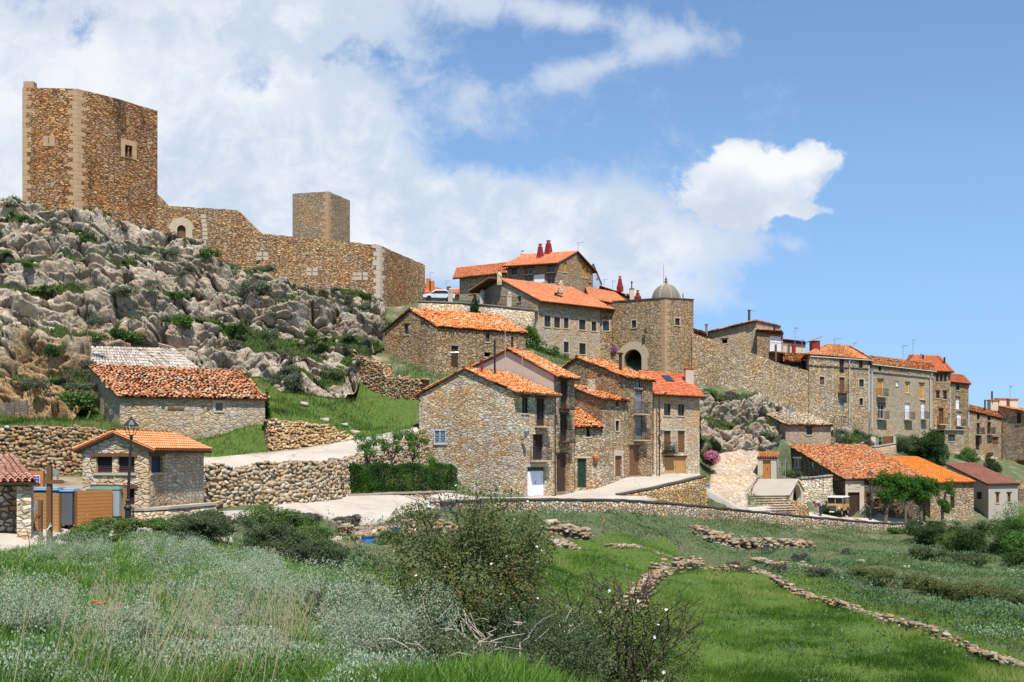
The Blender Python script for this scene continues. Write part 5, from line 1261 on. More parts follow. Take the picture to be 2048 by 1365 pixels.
e0 = np.array((*WF['F'].p0, ZV(782, 92.3))); e1 = np.array((*WF['F'].p1, ZV(782, 92.3))); up = (np.array(XY(1250, 99.5))-np.array(XY(1307, 92.3)))/2; up = np.array((*up, ZV(746, 97.5)-ZV(782, 92.3)))
nn = np.cross(e1-e0, up); nn /= np.linalg.norm(nn); A_ = [e0+(e1-e0)*s+up*t for s, t in ((.42, .5), (.60, .5), (.60, .8), (.42, .8))]
MB().prism([a+nn*.08 for a in A_], nn, .1).build('skylight', MAT['glass_dark'], rF)

hG, WG, rG = house('long_stone_house', 'long stone house with smooth orange roof and row of stone-framed windows beside gate tower', XY(1075, 113.5), XY(1200, 119), XY(968, 119.3), 8, 17.7, 20.65, t=.68, wm='grey_house_stone', roof='tiles_new', old=.05, zel=19.7, group=SG,
   opens=[W_(a, b_, c_, d_, sur='cut_stone', lintel='cut_stone', le=.2, lh=.3) for a, b_, c_, d_ in ((1088.5, 632, 1101, 654), (1108, 635, 1120, 656), (1127.5, 636, 1137, 657), (1158, 640, 1171, 660), (1183, 644, 1193, 662.5))] +
         [W_(1127.5, 684, 1137, 705.5, grille=1, sur='cut_stone', lintel='cut_stone'), W_(1158.5, 687, 1171, 709, grille=1, sur='cut_stone', lintel='cut_stone'), dict(w='L', r=(1035, 593, 1042, 604), lintel=None)], seed=17, over=(.9, .15, 1.6))
chimney(rG, 999, 560, 117, 1.1, .55, 'pot', 'gable_stone'); chimney(rG, 1122, 582, 119, 1.5, .55, 'pot', 'gable_stone')
nn = Vector((0, -.35, 1)).normalized(); q = Vector(P(1117, 590, 117.2)); MB().prism([q+Vector((a, b_, b_*.35+.12)) for a, b_ in ((-.5, -.4), (.5, -.35), (.5, .4), (-.5, .35))], nn, .08).build('skylight', MAT['glass_dark'], rG)
hG2, _, rG2 = house('small_roofed_house', 'low house with hipped orange roof tucked behind the long house', XY(1180, 125), XY(1262, 131), XY(1165, 131), 12, ZV(596, 125), ZV(578, 129), wm='pale_tower_stone', roof='tiles_new', old=.1, group=SG, seed=18, hipR=.3)
hI, WI, rI = house('stone_barn', 'dark rubble stone barn with old orange roof below the railed terrace', XY(873.5, 93.6), XY(1051, 98.6), XY(769, 97), 3.5, ZV(651, 93.6), ZV(619, 95.6), wm='dark_house_stone', roof='tiles_old', old=1.1, group=SG, cat='barn',
   opens=[dict(w='L', r=(809, 650, 817, 669)), W_(902.5, 692, 916.5, 735, k='door', m='wood_dark', lintel='wood_grey', le=.35), W_(971, 668, 979, 684, m='shutter_slate', lintel=None), W_(1022, 673, 1027, 695, lintel=None), W_(969, 705, 981, 714, k='hole', lintel=None)], seed=19, over=(.25, .1, .2))
hH1, WH1, rH1 = house('stone_house', 'stone wing with ochre shutter window, left part of the hilltop house', XY(919, 133), XY(1013, 129.4), XY(930, 141), 15, 23.75, 25.6, wm='grey_house_stone', roof='tiles_new', old=.35, group=SG, opens=[W_(939, 572, 951, 588, k='leafs', m='shutter_ochre', sur='cut_stone', lintel='cut_stone')], seed=20, over=(.9, 1.0, .1))
P0_, P1_, P2_ = XY(1016, 130), XY(1119, 126.6), XY(1184, 132); P3_ = (P0_[0]+P2_[0]-P1_[0], P0_[1]+P2_[1]-P1_[1])
hH2, WH2, rH2 = house('stone_house', 'highest village house with two dark red chimneys and ochre shutters on its gable', P0_, P1_, P3_, 15, 24.75, 26.5, ze1=24.5, wm='pale_tower_stone', roof='tiles_new', old=.15, group=SG,
   opens=[W_(1048.5, 537, 1065, 549, fm='wood_honey'), W_(1094, 534, 1109.5, 545, fm='wood_honey'), W_(1023, 539, 1035, 550), W_(1048.5, 553, 1065, 563, fm='wood_honey'), W_(1094, 550, 1109.5, 568, fm='wood_honey')] +
   [dict(w='R', r=r_, k='leafs', m='shutter_ochre', lintel=None, fm='shutter_ochre') for r_ in ((1128, 524.5, 1134, 545), (1164, 522.6, 1169, 555.5), (1170.5, 523, 1176, 556), (1177.5, 566, 1183.5, 577))], seed=21, over=(.8, .4, .15))
chimney(rH2, 1080.5, 520, 130, 1.7, 1.0, 'red'); chimney(rH2, 1097, 513, 131, 1.7, 1.15, 'red'); chimney(rH2, 1045, 517, 133, 1.0, .5, 'pot')
aerial(hH2, 1156, 500, 129.5, 1.0, 4, .8); w_ = WH2['F']; a, z1 = w_.hit(1068, 551); a2, z2 = w_.hit(1089, 565)
MB().prism([w_.w(a, z2), w_.w(a2, z2), w_.w(a2, z1), w_.w(a, z1)], (*w_.n, 0), .05).build('plaster_panel', MAT['plaster_white'], hH2)
hH3, _, _ = house('white_house', 'narrow white-walled building edge right of the highest house', XY(1186, 136), XY(1203, 148), XY(1184, 141), 15, 25.9, 26.4, ze1=25.2, t=1, wm='tarp_white', roof='tiles_new', old=.1, group=SG, seed=22, over=(.05, .05, .05), opens=[W_(1193, 556, 1196, 563, lintel=None, sill=None)])
hH4, _, rH4 = house('pale_house', 'long pale plastered house with red trimmed eave and several chimneys behind gate tower', XY(1200, 134), XY(1268, 139), XY(1200, 140), 15, ZV(576, 134), ZV(573, 140), ze1=21.6, t=1, wm='plaster_beige', roof='tiles_red', old=.2, group=SG, seed=23, opens=[W_(1254, 588, 1258, 594, lintel=None, sill=None)])
chimney(rH4, 1240, 577, 137, 1.3, .75, 'red'); chimney(rH4, 1263.5, 594, 138, .9, .6, 'stone', 'plaster_beige'); chimney(rH4, 1263.5, 580, 138, 1.0, .16, 'pipe'); chimney(rH4, 1275.5, 598, 138, .8, .8, 'red')
aerial(hH4, 1208, 574, 138, 1.1, 3, .6); aerial(hH4, 1225, 576, 138, 1.0, 3, .5)
house('white_house', 'white house with pale orange roof behind the parked white car', XY(848, 146), XY(935, 150), XY(846, 152), 15, ZV(588, 146), ZV(571, 150), wm='plaster_white', roof='tiles_new', old=.2, group=SG, seed=24, ze1=22.3)
for u, v in ((857, 562), (864, 567)): MB().box((*XY(u, 148), ZV(v, 148)-.7), (.7, .7, 2)).build('chimney', MAT['terracotta'], bpy.data.objects['white_house.001'])
aerial(bpy.data.objects['white_house.001'], 860, 566, 148, 1.6, 3, .7); aerial(bpy.data.objects['white_house.001'], 892, 580, 149, 1.4, 3, .7)
house('chimney_house', 'sliver of tiled roof with dark cowled chimney left of hilltop house', XY(893, 142), XY(925, 141), XY(893, 146), 15, ZV(590, 142), ZV(583, 145), wm='plaster_grey', roof='tiles_new', old=.2, group=SG, seed=25)
MB().box((*XY(898, 143), ZV(578, 143)-.5), (.6, .6, 1.6)).build('chimney', MAT['coping_dark'], bpy.data.objects['chimney_house'])

hJ2, _, rJ2 = house('stone_house', 'stone house with long rising tiled verge and one small window above the town wall', XY(1513, 127.5), XY(1560, 133), XY(1400, 131), 6, ZV(642, 127.5), ZV(668, 131), t=1, wm='grey_house_stone', roof='tiles_worn', old=.9, group=SG, seed=26, opens=[dict(w='L', r=(1444, 679, 1454.5, 687), k='hole', lintel='wood_dark')], over=(.1, .35, .1))
for u, v0, v1 in ((1413, 664, 650), (1498.5, 641, 622)):
    x, y, z = P(u, v0, 129.5); MB().tube([(x, y, z-.5), (x, y, ZV(v1, 129.5))], .16, 8).lathe((x, y, ZV(v1, 129.5)), [(.26, 0), (.26, .08), (.02, .14)], 8).build('chimney', MAT['steel_grey' if u < 1450 else 'iron'], hJ2)
aerial(hJ2, 1500, 637, 129, 1.0, 3, .9)
house('stone_house', 'low tiled roof end peeping beside the gate tower', XY(1388, 124), XY(1412, 127), XY(1380, 128), 6, ZV(664, 124), ZV(655, 127), t=1, wm='house_stone', roof='tiles_old', old=.5, group=SG, seed=27)
hJ3, WJ3, rJ3 = house('stone_house', 'small stone house with white curtained balcony above the town wall', XY(1514, 126.4), XY(1566, 129.5), XY(1512, 132), 6, ZV(662, 126.4), ZV(650, 129), wm='dark_house_stone', roof='tiles_old', old=.5, group=SG, seed=28, t=1,
   opens=[W_(1540, 673, 1564, 704, bal='pipe_pale', m='curtain_white', fm='sign_white', sill=None, lintel=None, bd=.9, bs='concrete')])
x, y, z = P(1549, 664, 129); MB().tube([(x, y, z-.5), (x, y, z+1.0)], .14, 8).build('chimney', MAT['iron'], hJ3)
w_ = WJ3['F']
for uu in (1540, 1566): a, z1 = w_.hit(uu, 672); MB().beam(w_.w(a, z1-3.4, .9), w_.w(a, z1-1.2, .9), .25, .25).build('balcony_post', MAT['wood_brown'], hJ3)
hJ5, _, rJ5 = house('pale_house', 'pale plastered house with red capped wall behind curtained balcony', XY(1563, 133), XY(1611, 136), XY(1563, 139), 5, ZV(682, 133), ZV(676, 137), t=1, wm='plaster_cream', roof='tiles_red', old=.2, group=SG, seed=29)
aerial(hJ5, 1590, 685, 134, 2.0, 4, .5); aerial(hJ5, 1604, 692, 134, .8, 3, .3)
MB().box((*XY(1587.5, 129.6), ZV(698, 129.6)), (.42, .4, 1.0)).build('chimney', MAT['red_trim'], hJ5)
house('low_house', 'low house roof of worn orange tiles between balcony house and big grey house', XY(1568, 126), XY(1614, 127.5), XY(1566, 132), 4, ZV(721, 126), ZV(702, 130), t=1, wm='dark_barn_stone', roof='tiles_old', old=.7, group=SG, seed=30)
hK, WK, rK = house('stone_house', 'four-storey stone house with red sided chimney at the end of the town wall', XY(1618, 122.8), XY(1737.5, 128), XY(1611, 127), 0, ZV(707, 122.8), ZV(690, 126.8), wm='house_stone', roof='tiles_old', old=.45, group=SG, hipL=.35, hipR=.3, seed=31,
   opens=[W_(1679, 714.5, 1688, 746, lintel='cut_stone', sill=None), W_(1718, 717, 1725.5, 736.5, lintel='cut_stone'), W_(1639, 754, 1648.5, 770, k='leafs', m='wood_brown', sur='cut_stone', lintel='cut_stone'), W_(1679, 755, 1688.5, 785, k='leafs', m='wood_brown', bal='wood_brown', bs='wood_brown', sill=None, lintel='cut_stone'),
          W_(1718, 759, 1727.5, 774, sur='cut_stone', lintel='cut_stone'), W_(1680.5, 795, 1688, 822, k='door', m='shutter_grey', lintel='cut_stone'), W_(1718.5, 797, 1726, 811, sur='cut_stone', lintel='cut_stone')], over=(.6, .4, .2), gutter='pipe_pale')
x, y, z = P(1629.5, 697, 124.8); o_ = MB().box((x, y, z-.2), (1.0, 1.1, 2.2)).build('chimney', MAT['red_trim'], rK); MB().prism([(x-.75, y-.75, z+.75), (x+.65, y-.75, z+1.3), (x+.65, y+.75, z+1.3), (x-.75, y+.75, z+.75)], (0, 0, 1), .14).build('chimney_cap', MAT['terracotta'], o_)
aerial(hK, 1669, 690, 127, .8, 4, 1.0); aerial(hK, 1708, 692, 128, .4, 3, .5)
downpipe(hK, [P(1706, 714, 126.5), P(1699, 722, 126.1), (P(1699, 722, 126.1)[0], 126.1, 3.6)], 'pipe_pale', .06)
hL, WL_, rL = house('stone_house', 'long grey rendered house with ochre and white shutters between two pale drainpipes', XY(1739, 128.4), XY(1865.5, 139.5), XY(1745, 136), -1, ZV(727, 128.4), ZV(714, 132.5), t=.5, wm='grey_house_stone', roof='tiles_old', old=.9, group=SG, seed=32, over=(.5, .15, .15), gutter='pipe_pale',
   opens=[W_(1757, 729, 1763, 742, lintel=None, sill=None), W_(1799, 731, 1805, 744, m='curtain_white', lintel=None, sill=None), W_(1816, 735, 1819, 745, k='hole', lintel=None), W_(1755, 760, 1767, 793, k='leafs', m='shutter_ochre', bal='iron', sill=None, fm='curtain_white'), W_(1792, 762, 1797, 773, m='curtain_white', lintel=None, fm='curtain_white'),
          W_(1811, 766, 1819, 786, k='leafs', m='shutter_ochre', fm='curtain_white'), W_(1839, 768, 1848.5, 799, k='leafs', m='shutter_ochre', fm='curtain_white'), W_(1756, 809, 1768.5, 838, bal='iron', m='wood_dark', fm='curtain_white', sill=None), W_(1810, 806, 1820, 839, m='curtain_white', bal='iron', sill=None, fm='curtain_white', lintel=None), W_(1842, 804, 1850, 838, m='curtain_white', bal='iron', sill=None, fm='curtain_white', bw=.15)])
for u, Y in ((1746, 128.8), (1863, 139)): x, y, z = P(u+4, 729 if u < 1800 else 742, Y-.4); downpipe(hL, [(x, y, z), (x-.3, y, z-.5), (x-.35, y+.15, z-.9), (x-.35, y+.15, ZV(856, Y))], 'pipe_pale', .085)
hM, WM, rM = house('stone_house', 'stone house with bright red hipped roof and three-light attic loggia', XY(1798, 142), XY(1901, 145), XY(1800, 151), -2, ZV(741, 145), ZV(712, 148), wm='dark_house_stone', roof='tiles_red', old=.1, group=SG, seed=33, hipL=.25, hipR=.25, over=(.5, .3, .5),
   opens=[W_(1871.5, 749, 1877, 764, k='glass', lintel='wood_dark'), W_(1879, 749, 1885, 764, lintel='wood_dark'), W_(1887, 749, 1893, 764, lintel='wood_dark'), W_(1872, 783, 1879, 797), W_(1886.5, 783, 1893.5, 799), W_(1877.5, 818, 1887, 848, m='wood_brown', bal='wood_brown', sill=None), W_(1873, 862, 1889, 872, k='hole')])
for u, v0, v1 in ((1842, 716, 708), (1846, 718, 710), (1853, 730, 720), (1889, 732, 715)): x, y, z = P(u, v0, 146.5); MB().tube([(x, y, z-.7), (x, y, ZV(v1, 146.5))], .13, 6).build('chimney', MAT['iron' if u > 1845 else 'steel_grey'], hM)
aerial(hM, 1806, 711, 147, 1.5, 5, .8); aerial(hM, 1826, 709, 147, 2.2, 2, .6)
hN, WN, rN = house('stone_house', 'slim stone house with red roof at the right end of the tall row', XY(1902, 146.2), XY(1937, 149), XY(1902, 154), -3, ZV(766, 149), ZV(752, 153), wm='dark_house_stone', roof='tiles_red', old=.15, group=SG, seed=34, hipR=.4,
   opens=[W_(1911.5, 768, 1919, 781), W_(1911.5, 796, 1919.5, 819, m='curtain_white', fm='curtain_white', sill=None), W_(1914, 826, 1923, 852, m='curtain_white', bal='iron', fm='curtain_white', sill=None)], over=(.5, .2, .5))
hO, WO, rO = house('stone_house', 'lower stone house with iron balconies and worn orange roof beyond the tall row', XY(1938.5, 149), XY(2004, 157), XY(1941, 156), -4, 6.5, ZV(812, 154), ze1=5.6, wm='house_stone', roof='tiles_old', old=.8, group=SG, seed=35,
   opens=[W_(1953.5, 829, 1959.5, 840), W_(1975, 831, 1981, 842), W_(1953.5, 848, 1960, 869, bal='iron', sill=None), W_(1975, 847, 1981.5, 868, bal='iron', sill=None), W_(1951, 872, 1960, 900, k='door', m='wood_dark'), W_(1985, 876, 1997, 890, k='leafs', m='wood_brown')])
x, y, z = P(2003, 845, 156.8); downpipe(hO, [(x, y-.2, z), (x, y-.2, -3)], 'iron', .05)
hP, WPp, rP = house('stone_house', 'large stone house with chimney stacks cut by the right edge of the view', XY(2125, 150), XY(2160, 158), XY(1998, 158.5), -5, ZV(838, 150), ZV(812, 158.5), t=1, wm='house_stone', roof='tiles_old', old=.6, group=SG, seed=36, over=(.3, .3, .3),
   opens=[dict(w='L', r=(2033.5, 828, 2042, 848), k='leafs', m='wood_dark'), dict(w='L', r=(2033.5, 922, 2060, 944), k='door', m='wood_brown', lintel='wood_brown')])
for u, v in ((1986, 809), (2001, 806), (2024, 807)): x, y, z = P(u, v, 160); o_ = MB().box((x, y, z-.6), (1.3, 1.2, 2.4)).build('chimney', MAT['plaster_cream'], hP); MB().box((x, y, z+.66), (1.6, 1.5, .12)).build('chimney_cap', MAT['terracotta'], o_)
x, y, z = P(1984, 803, 159.5); MB().tube([(x, y, z-.5), (x, y, ZV(783, 159.5))], .13, 6).build('chimney', MAT['iron'], hP); x, y, z = P(1970, 815, 155); MB().tube([(x, y, z-1), (x, y, ZV(800, 155))], .12, 6).build('chimney', MAT['iron'], hO)
aerial(hP, 2020, 803, 160, 2.5, 4, .5)

hT, WT, rT = house('stone_hut', 'small stone house with bleached tumbled roof under the town wall rocks', XY(1571, 110), XY(1662, 113), XY(1527, 114.5), -1, ZV(847, 110), 4.75, t=1, wm='grey_house_stone', roof='tiles_bleached', old=1.4, group=SG, seed=37, opens=[W_(1613, 856, 1624.5, 870, m='shutter_slate')], base=(-1, -1, -1, 1), tilekw=dict(stones=1))
x, y, z = P(1575, 838, 112); MB().tube([(x, y, z-.6), (x, y, z+1.1)], .16, 7).build('chimney', MAT['gable_stone'], hT); x, y, z = P(1579, 822, 113); MB().tube([(x, y, z-.6), (x, y, z+.5)], .2, 7).build('chimney', MAT['steel_grey'], hT)
hQ, WQ, rQ = house('stone_barn', 'large dark stone barn with broad old orange roof behind the off-road car', XY(1690, 100), (33.4+.96*9.6, 102.6), XY(1577, 110), -7.5, ZV(957, 100), 1.0, t=1, wm='dark_barn_stone', roof='tiles_rust', old=1.0, group=SG, cat='barn', seed=38,
   opens=[W_(1696, 985, 1718.5, 1037, k='door', m='wood_dark', lintel='plaster_beige', lh=.3), W_(1733, 988, 1740, 1012, k='leafs', m='wood_dark'), W_(1749, 997, 1757, 1015, k='leafs', m='wood_dark', lintel='cut_stone'), W_(1712, 964, 1719, 973, k='leafs', m='wood_brown', lintel=None), dict(w='L', r=(1587, 917, 1602, 936), m='shutter_grey', fm='sign_white', lintel='sign_white'), dict(w='L', r=(1622, 925, 1627.5, 935), m='sign_white', fm='sign_white', lintel=None, sill=None)], tilekw=dict(miss=.02), over=(.3, .15, .2))
w_ = WQ['F']; a0, z1 = w_.hit(1690.5, 961); a1, z0 = w_.hit(1728, 1040)
d0, dz1 = w_.hit(1696, 985); d1_, _ = w_.hit(1718.5, 985); mb = MB()
for q in ((a0, d0-.02, z0, z1), (d1_+.02, a1, z0, z1), (d0-.02, d1_+.02, dz1+.32, z1)): mb.prism([w_.w(q[0], q[2]), w_.w(q[1], q[2]), w_.w(q[1], q[3]), w_.w(q[0], q[3])], (*w_.n, 0), .04)
mb.build('plaster_panel', MAT['plaster_beige'], hQ)
mb = MB(); q = w_.w(a1+1.2, 0, .05)   # warmer rubble face right of the door
mb.prism([w_.w(a1+.01, z0), w_.w(w_.L-.05, z0), w_.w(w_.L-.05, ZV(960, 101)), w_.w(a1+.01, ZV(960, 101))], (*w_.n, 0), .02)
hR, WR_, rR = house('stone_barn', 'stone barn with plain bright orange roof behind the pruned plane trees', (43.9, 104.5), (49.3, 106.3), (42.4, 116), -7.8, -2.95, -.38, t=1, wm='house_stone', roof='tiles_bright', old=.25, group=SG, cat='barn', seed=39, opens=[W_(1901, 993, 1909, 1017, k='leafs', m='wood_dark', lintel='wood_grey')], over=(.3, .15, .2), tilekw=dict(wcol=.24, rrow=.34))
hS, WS, rS = house('rendered_barn', 'grey rendered barn with maroon tiled roof at the lower right', XY(1977, 109.5), (56.4, 111), XY(1893, 120), -8.2, ZV(968, 109.5), -1.15, t=1, wm='plaster_grey', roof='tiles_maroon', old=.1, group=SG, cat='barn', seed=40, over=(.25, .2, .2),
   opens=[dict(w='L', r=(1954, 984, 1964, 999), grille=1, sur='plaster_beige', lintel=None, sill='plaster_beige'), W_(1992, 987, 1998, 1006, k='leafs', m='wood_brown', lintel='wood_dark'), W_(2015, 987, 2021, 1004, k='leafs', m='wood_brown', lintel='wood_dark')])
house('lean_to', 'tiny lean-to with orange tiles against the grey rendered barn', XY(1924, 106.5), XY(1944, 107.5), XY(1922, 109.5), -7.6, ZV(1016, 106.5), ZV(1006, 109), t=1, wm='dry_stone', roof='tiles_bright', old=.3, group=SG, cat='shed', seed=41)
hU, WU, rU = house('small_shed', 'small rendered shed with orange plank door and tiled roof beside the cobbles', XY(1515.5, 97.6), XY(1552, 97.2), (XY(1515.5, 97.6)[0]+.95, 100.2), -3.2, ZV(914.5, 97.6), ZV(904.5, 99.5), t=1, wm='plaster_beige', roof='tiles_old', old=.2, group=SG, cat='shed', seed=42, opens=[W_(1525.5, 921, 1541.5, 958.5, k='door', m='wood_orange', lintel=None)], over=(.12, .08, .12))
# barns on the left
hBa, WBa, rBa = house('stone_barn', 'long stone barn with tumbled orange tile roof under the crag, picture board on its wall', XY(240, 64.8), XY(530, 68.2), XY(180, 73), -1, ZV(790, 64.8), ZV(729, 73), t=1, p2=XY(478, 78.8), wm='grey_house_stone', roof='tiles_worn', old=1.5, group=SG, cat='barn', seed=43, base=(.2, -1.2, 3, 1.5), over=(.3, .2, .2),
   opens=[dict(w='L', r=(186, 793, 200, 842), k='door', m='wood_grey', lintel='wood_grey'), W_(431, 806, 445.5, 822, sur='cut_stone', lintel='cut_stone', fm='wood_grey'), W_(433, 869, 441.5, 881, k='hole', sur='wood_honey', lintel=None)], tilekw=dict(wcol=.27, rrow=.42, miss=.03))
w_ = WBa['F']; a, z = w_.hit(335, 816); a2, _ = w_.hit(369, 816); MB().prism([w_.w(a, z-.1, 0), w_.w(a2, z-.1, 0), w_.w(a2, z+.05, 0), w_.w(a, z+.05, 0)], (*w_.n, 0), .06).build('beam', MAT['wood_brown'], hBa)
brd = thing('picture_board', w_.w(*w_.hit(486, 877), 0), 'framed landscape picture board hanging on the long stone barn wall', 'sign'); r_ = [w_.hit(472, 857), w_.hit(501, 877.5)]
mb = MB(); q = (r_[0][0], r_[1][0], r_[1][1], r_[0][1]); mb.prism([w_.w(q[0], q[2], .02), w_.w(q[1], q[2], .02), w_.w(q[1], q[3], .02), w_.w(q[0], q[3], .02)], (*w_.n, 0), .05); mb.build('frame', MAT['iron'], brd)
for (t0, t1, m_) in ((.04, .13, 'sign_white'), (.14, .55, 'board_picture'), (.555, .96, 'board_pale')):
    zz = [q[2]+(q[3]-q[2])*t for t in (t0, t1)]; MB().prism([w_.w(q[0]+.04, zz[0], .071), w_.w(q[1]-.04, zz[0], .071), w_.w(q[1]-.04, zz[1], .071), w_.w(q[0]+.04, zz[1], .071)], (*w_.n, 0), .004).build('picture_band', MAT[m_], brd)
hBb, _, _ = house('stone_barn', 'ruinous barn with grey corrugated tile roof directly behind the long barn', XY(186, 74), XY(402, 78.9), XY(188, 80), 2, ZV(737, 74), ZV(695, 80), ze1=ZV(737, 74)+.15, t=1, p2=XY(345, 83), wm='dark_house_stone', roof='tiles_grey', old=.35, group=SG, cat='barn', seed=44, over=(.1, .2, .2), tilekw=dict(wcol=.24, rrow=.9, miss=.04))
# cabin by the road
hCa, WCa, rCa = house('stone_cabin', 'small new stone cabin with roller shutters behind the street lamp', XY(297, 43), XY(407.5, 48.4), XY(165, 43.8), -3.1, ZV(893, 43), ZV(864, 43.4), wm='neat_cabin' if 'neat_cabin' in MAT else 'neat_pale_stone', roof='tiles_cabin', old=.0, group=SG, cat='cabin', seed=45, over=(.42, .16, .2), tilekw=dict(wcol=.20, rrow=.33),
   opens=[dict(w='L', r=(192, 913, 224.5, 946), k='shut', lintel=None, sill='pale_cut_stone'), dict(w='L', r=(235, 913, 269, 946), k='shut', lintel=None, sill='pale_cut_stone'), dict(w='L', r=(197, 977, 224.5, 1010), k='shut', lintel=None, sill='pale_cut_stone'), dict(w='L', r=(235, 977, 269, 1010), k='shut', lintel=None, sill='pale_cut_stone'),
          W_(303, 913, 325, 945.5, k='shut', m='shutter_slate', lintel='wood_brown', le=.18, sill='pale_cut_stone')])
w_ = WCa['L']; mb = MB()
for v in (910, 973):
    a, z = w_.hit(182, v); a2, _ = w_.hit(275, v); mb.prism([w_.w(a, z-.08, -.02), w_.w(a2, z-.08, -.02), w_.w(a2, z+.08, -.02), w_.w(a, z+.08, -.02)], (*w_.n, 0), .07)
mb.build('lintel_beam', MAT['wood_brown'], hCa)
# shelter at the left edge
hSh, WSh, rSh = house('stone_shelter', 'stone shelter with pinkish tile roof cut by the left edge', XY(-170, 35.6), XY(57, 36.7), (XY(-170, 35.6)[0]-2.9, 40.0), -3.3, ZV(959, 36.7), ZV(959, 36.7)+.85, t=1, wm='dry_big' if 'dry_big' in MAT else 'kerb_wall_stone', roof='tiles_pinkish', old=.2, group=SG, cat='shelter', seed=46, over=(.3, .1, .22), tilekw=dict(wcol=.23, rrow=.35), sides='LRB')
p0, p1 = np.array(XY(-170, 35.6)), np.array(XY(57, 36.7)); d_ = (p1-p0)/np.linalg.norm(p1-p0); zt_ = ZV(959, 36.7)
c_ = p1-d_*.24; MB().box((c_[0], c_[1]+.3, (-3.2+zt_)/2), (.48, .6, zt_+3.2), math.atan2(d_[1], d_[0])).build('pillar', MAT['neat_pale_stone'], hSh)
w2 = Wall(p0+np.array((0, .9)), p1-d_*.4+np.array((0, .9)), -3.3, -3.3, [(0, zt_-.25), (math.dist(p0, p1-d_*.4), zt_-.25)]); mb = MB(); w2.mesh(mb); mb.build('inner_wall', MAT['kerb_wall_stone'], hSh)
MB().beam((*p0, zt_-.14), (*(p1), zt_-.14), .2, .22).build('beam', MAT['wood_dark'], hSh)

# ================================================================== FREE WALLS
def poly_pts(l): return [(K(u)*Y, Y, ZV(v, Y), ZV(vb, Y)) for u, v, Y, vb in l]
stone_wall('street_wall', 'long low stone wall with dark coping bordering the street above the meadow', [(K(u)*Y, Y, ZV(v, Y), ZV(v, Y)-h_-.3) for u, v, Y, h_ in SW], .55, 'kerb_wall_stone', 'coping_dark', seed=3, jag=.02)
stone_wall('ramp_wall', 'wedge-shaped ochre stone wall holding up the upper street', [(K(u)*Y, Y, ZV(v, Y)+.12, ZV(v2, Y)-.4) for u, v, Y, v2, _ in TW], .45, 'ochre_wall_stone', 'coping_dark', seed=5, jag=.01)
stone_wall('retaining_wall', 'stone retaining wall under the climbing road, left of the hedge', [(K(u)*Y, Y, ZV(v, Y)+.1, ZV(v2, Y)-.3) for u, v, Y, v2 in RW], .7, 'kerb_wall_stone', 'stones', (.10, .2), seed=6, jag=.08, face=(.29, 'loose_wall'))
stone_wall('retaining_wall', 'dry stone wall along the climbing road right of the long barn', [(K(u)*Y, Y, ZV(v, Y)+.05, ZV(v2, Y)-.3) for u, v, Y, v2 in UW], .7, 'dry_stone', 'stones', (.12, .24), seed=7, jag=.08, face=(.27, 'loose_ochre'))
stone_wall('retaining_wall', 'rough dark dry stone terrace wall on the far left behind the bins', [(K(u)*Y, Y, ZV(v, Y)+.05, ZV(v2, Y)-.3) for u, v, Y, v2 in LW], .7, 'dry_stone', 'stones', (.12, .22), seed=8, jag=.06, face=(.29, 'loose_brown'))
stone_wall('planter_wall', 'low ochre stone kerb wall in front of the hedge', [(K(u)*Y, Y, ZV(v, Y), ZV(vb, Y)-.3) for u, v, Y, vb in ((598, 994, 55.7, 1007), (680, 992, 58.9, 1003), (800, 988, 62.6, 999), (905, 984, 67, 993))], .4, 'ochre_wall_stone', 'concrete', seed=9, jag=.01)
stone_wall('cabin_wall', 'low pale stone wall curving round the foot of the small cabin', [(K(u)*Y, Y, ZV(v, Y), ZV(vb, Y)-.3) for u, v, Y, vb in ((262, 1021, 41.8, 1050), (290, 1021, 41.2, 1050), (330, 1018, 42, 1047), (425, 1010, 45.8, 1034))], .35, 'neat_pale_stone', 'pale_cut_stone', seed=10, jag=.01)
stone_wall('rubble_wall', 'loose rubble bank under the road beside the honey stone house', [(K(u)*Y, Y, ZV(v, Y), ZV(vb, Y)) for u, v, Y, vb in ((668, 927, 58.0, 990), (695, 920, 61.5, 985), (722, 914, 64.6, 980), (780, 897, 69, 980), (845, 872, 76.4, 978))], .8, 'dry_stone', 'stones', (.15, .32), seed=11, jag=.12, face=(.27, 'loose_wall'))
tw = stone_wall('terrace_wall', 'pale stone retaining wall under the railed terrace on the hill', [(K(u)*Y, Y, ZV(v, Y), z_-1) for (u, v, Y), z_ in zip(AW, (15.0, 14.0, 13.0, 11.5))], .6, 'gable_stone', 'concrete', seed=12, jag=.01)
stone_wall('ruined_wall', 'crumbling stepped stone wall between the crag and the gabled house', [(K(u)*Y, Y, ZV(v, Y), ZV(vb, Y)-.6) for u, v, Y, vb in ((706, 712, 90.5, 800), (740, 722, 89, 830), (775, 740, 87.5, 850), (780, 756, 87, 850), (850, 762, 84.5, 860))], 1.0, 'curtain_stone', 'stones', (.15, .35), seed=13, jag=.25, face=(.29, 'loose_brown'))
stone_wall('buttress_wall', 'upright pale stone yard wall beside the bending person', [(K(u)*Y, Y, ZV(v, Y), ZV(vb, Y)) for u, v, Y, vb in ((1597, 958, 98.5, 1030), (1661, 952, 99.4, 1035))], .7, 'gable_stone', 'concrete', seed=14, jag=.01)
stone_wall('pale_wall', 'pale grey retaining wall above the big barn roof', [(K(u)*Y, Y, ZV(v, Y), ZV(vb, Y)) for u, v, Y, vb in ((1697, 903, 117.5, 940), (1735, 897, 118.5, 945), (1790, 888, 119.5, 950))], .5, 'grey_house_stone', 'concrete', seed=15, jag=.01)
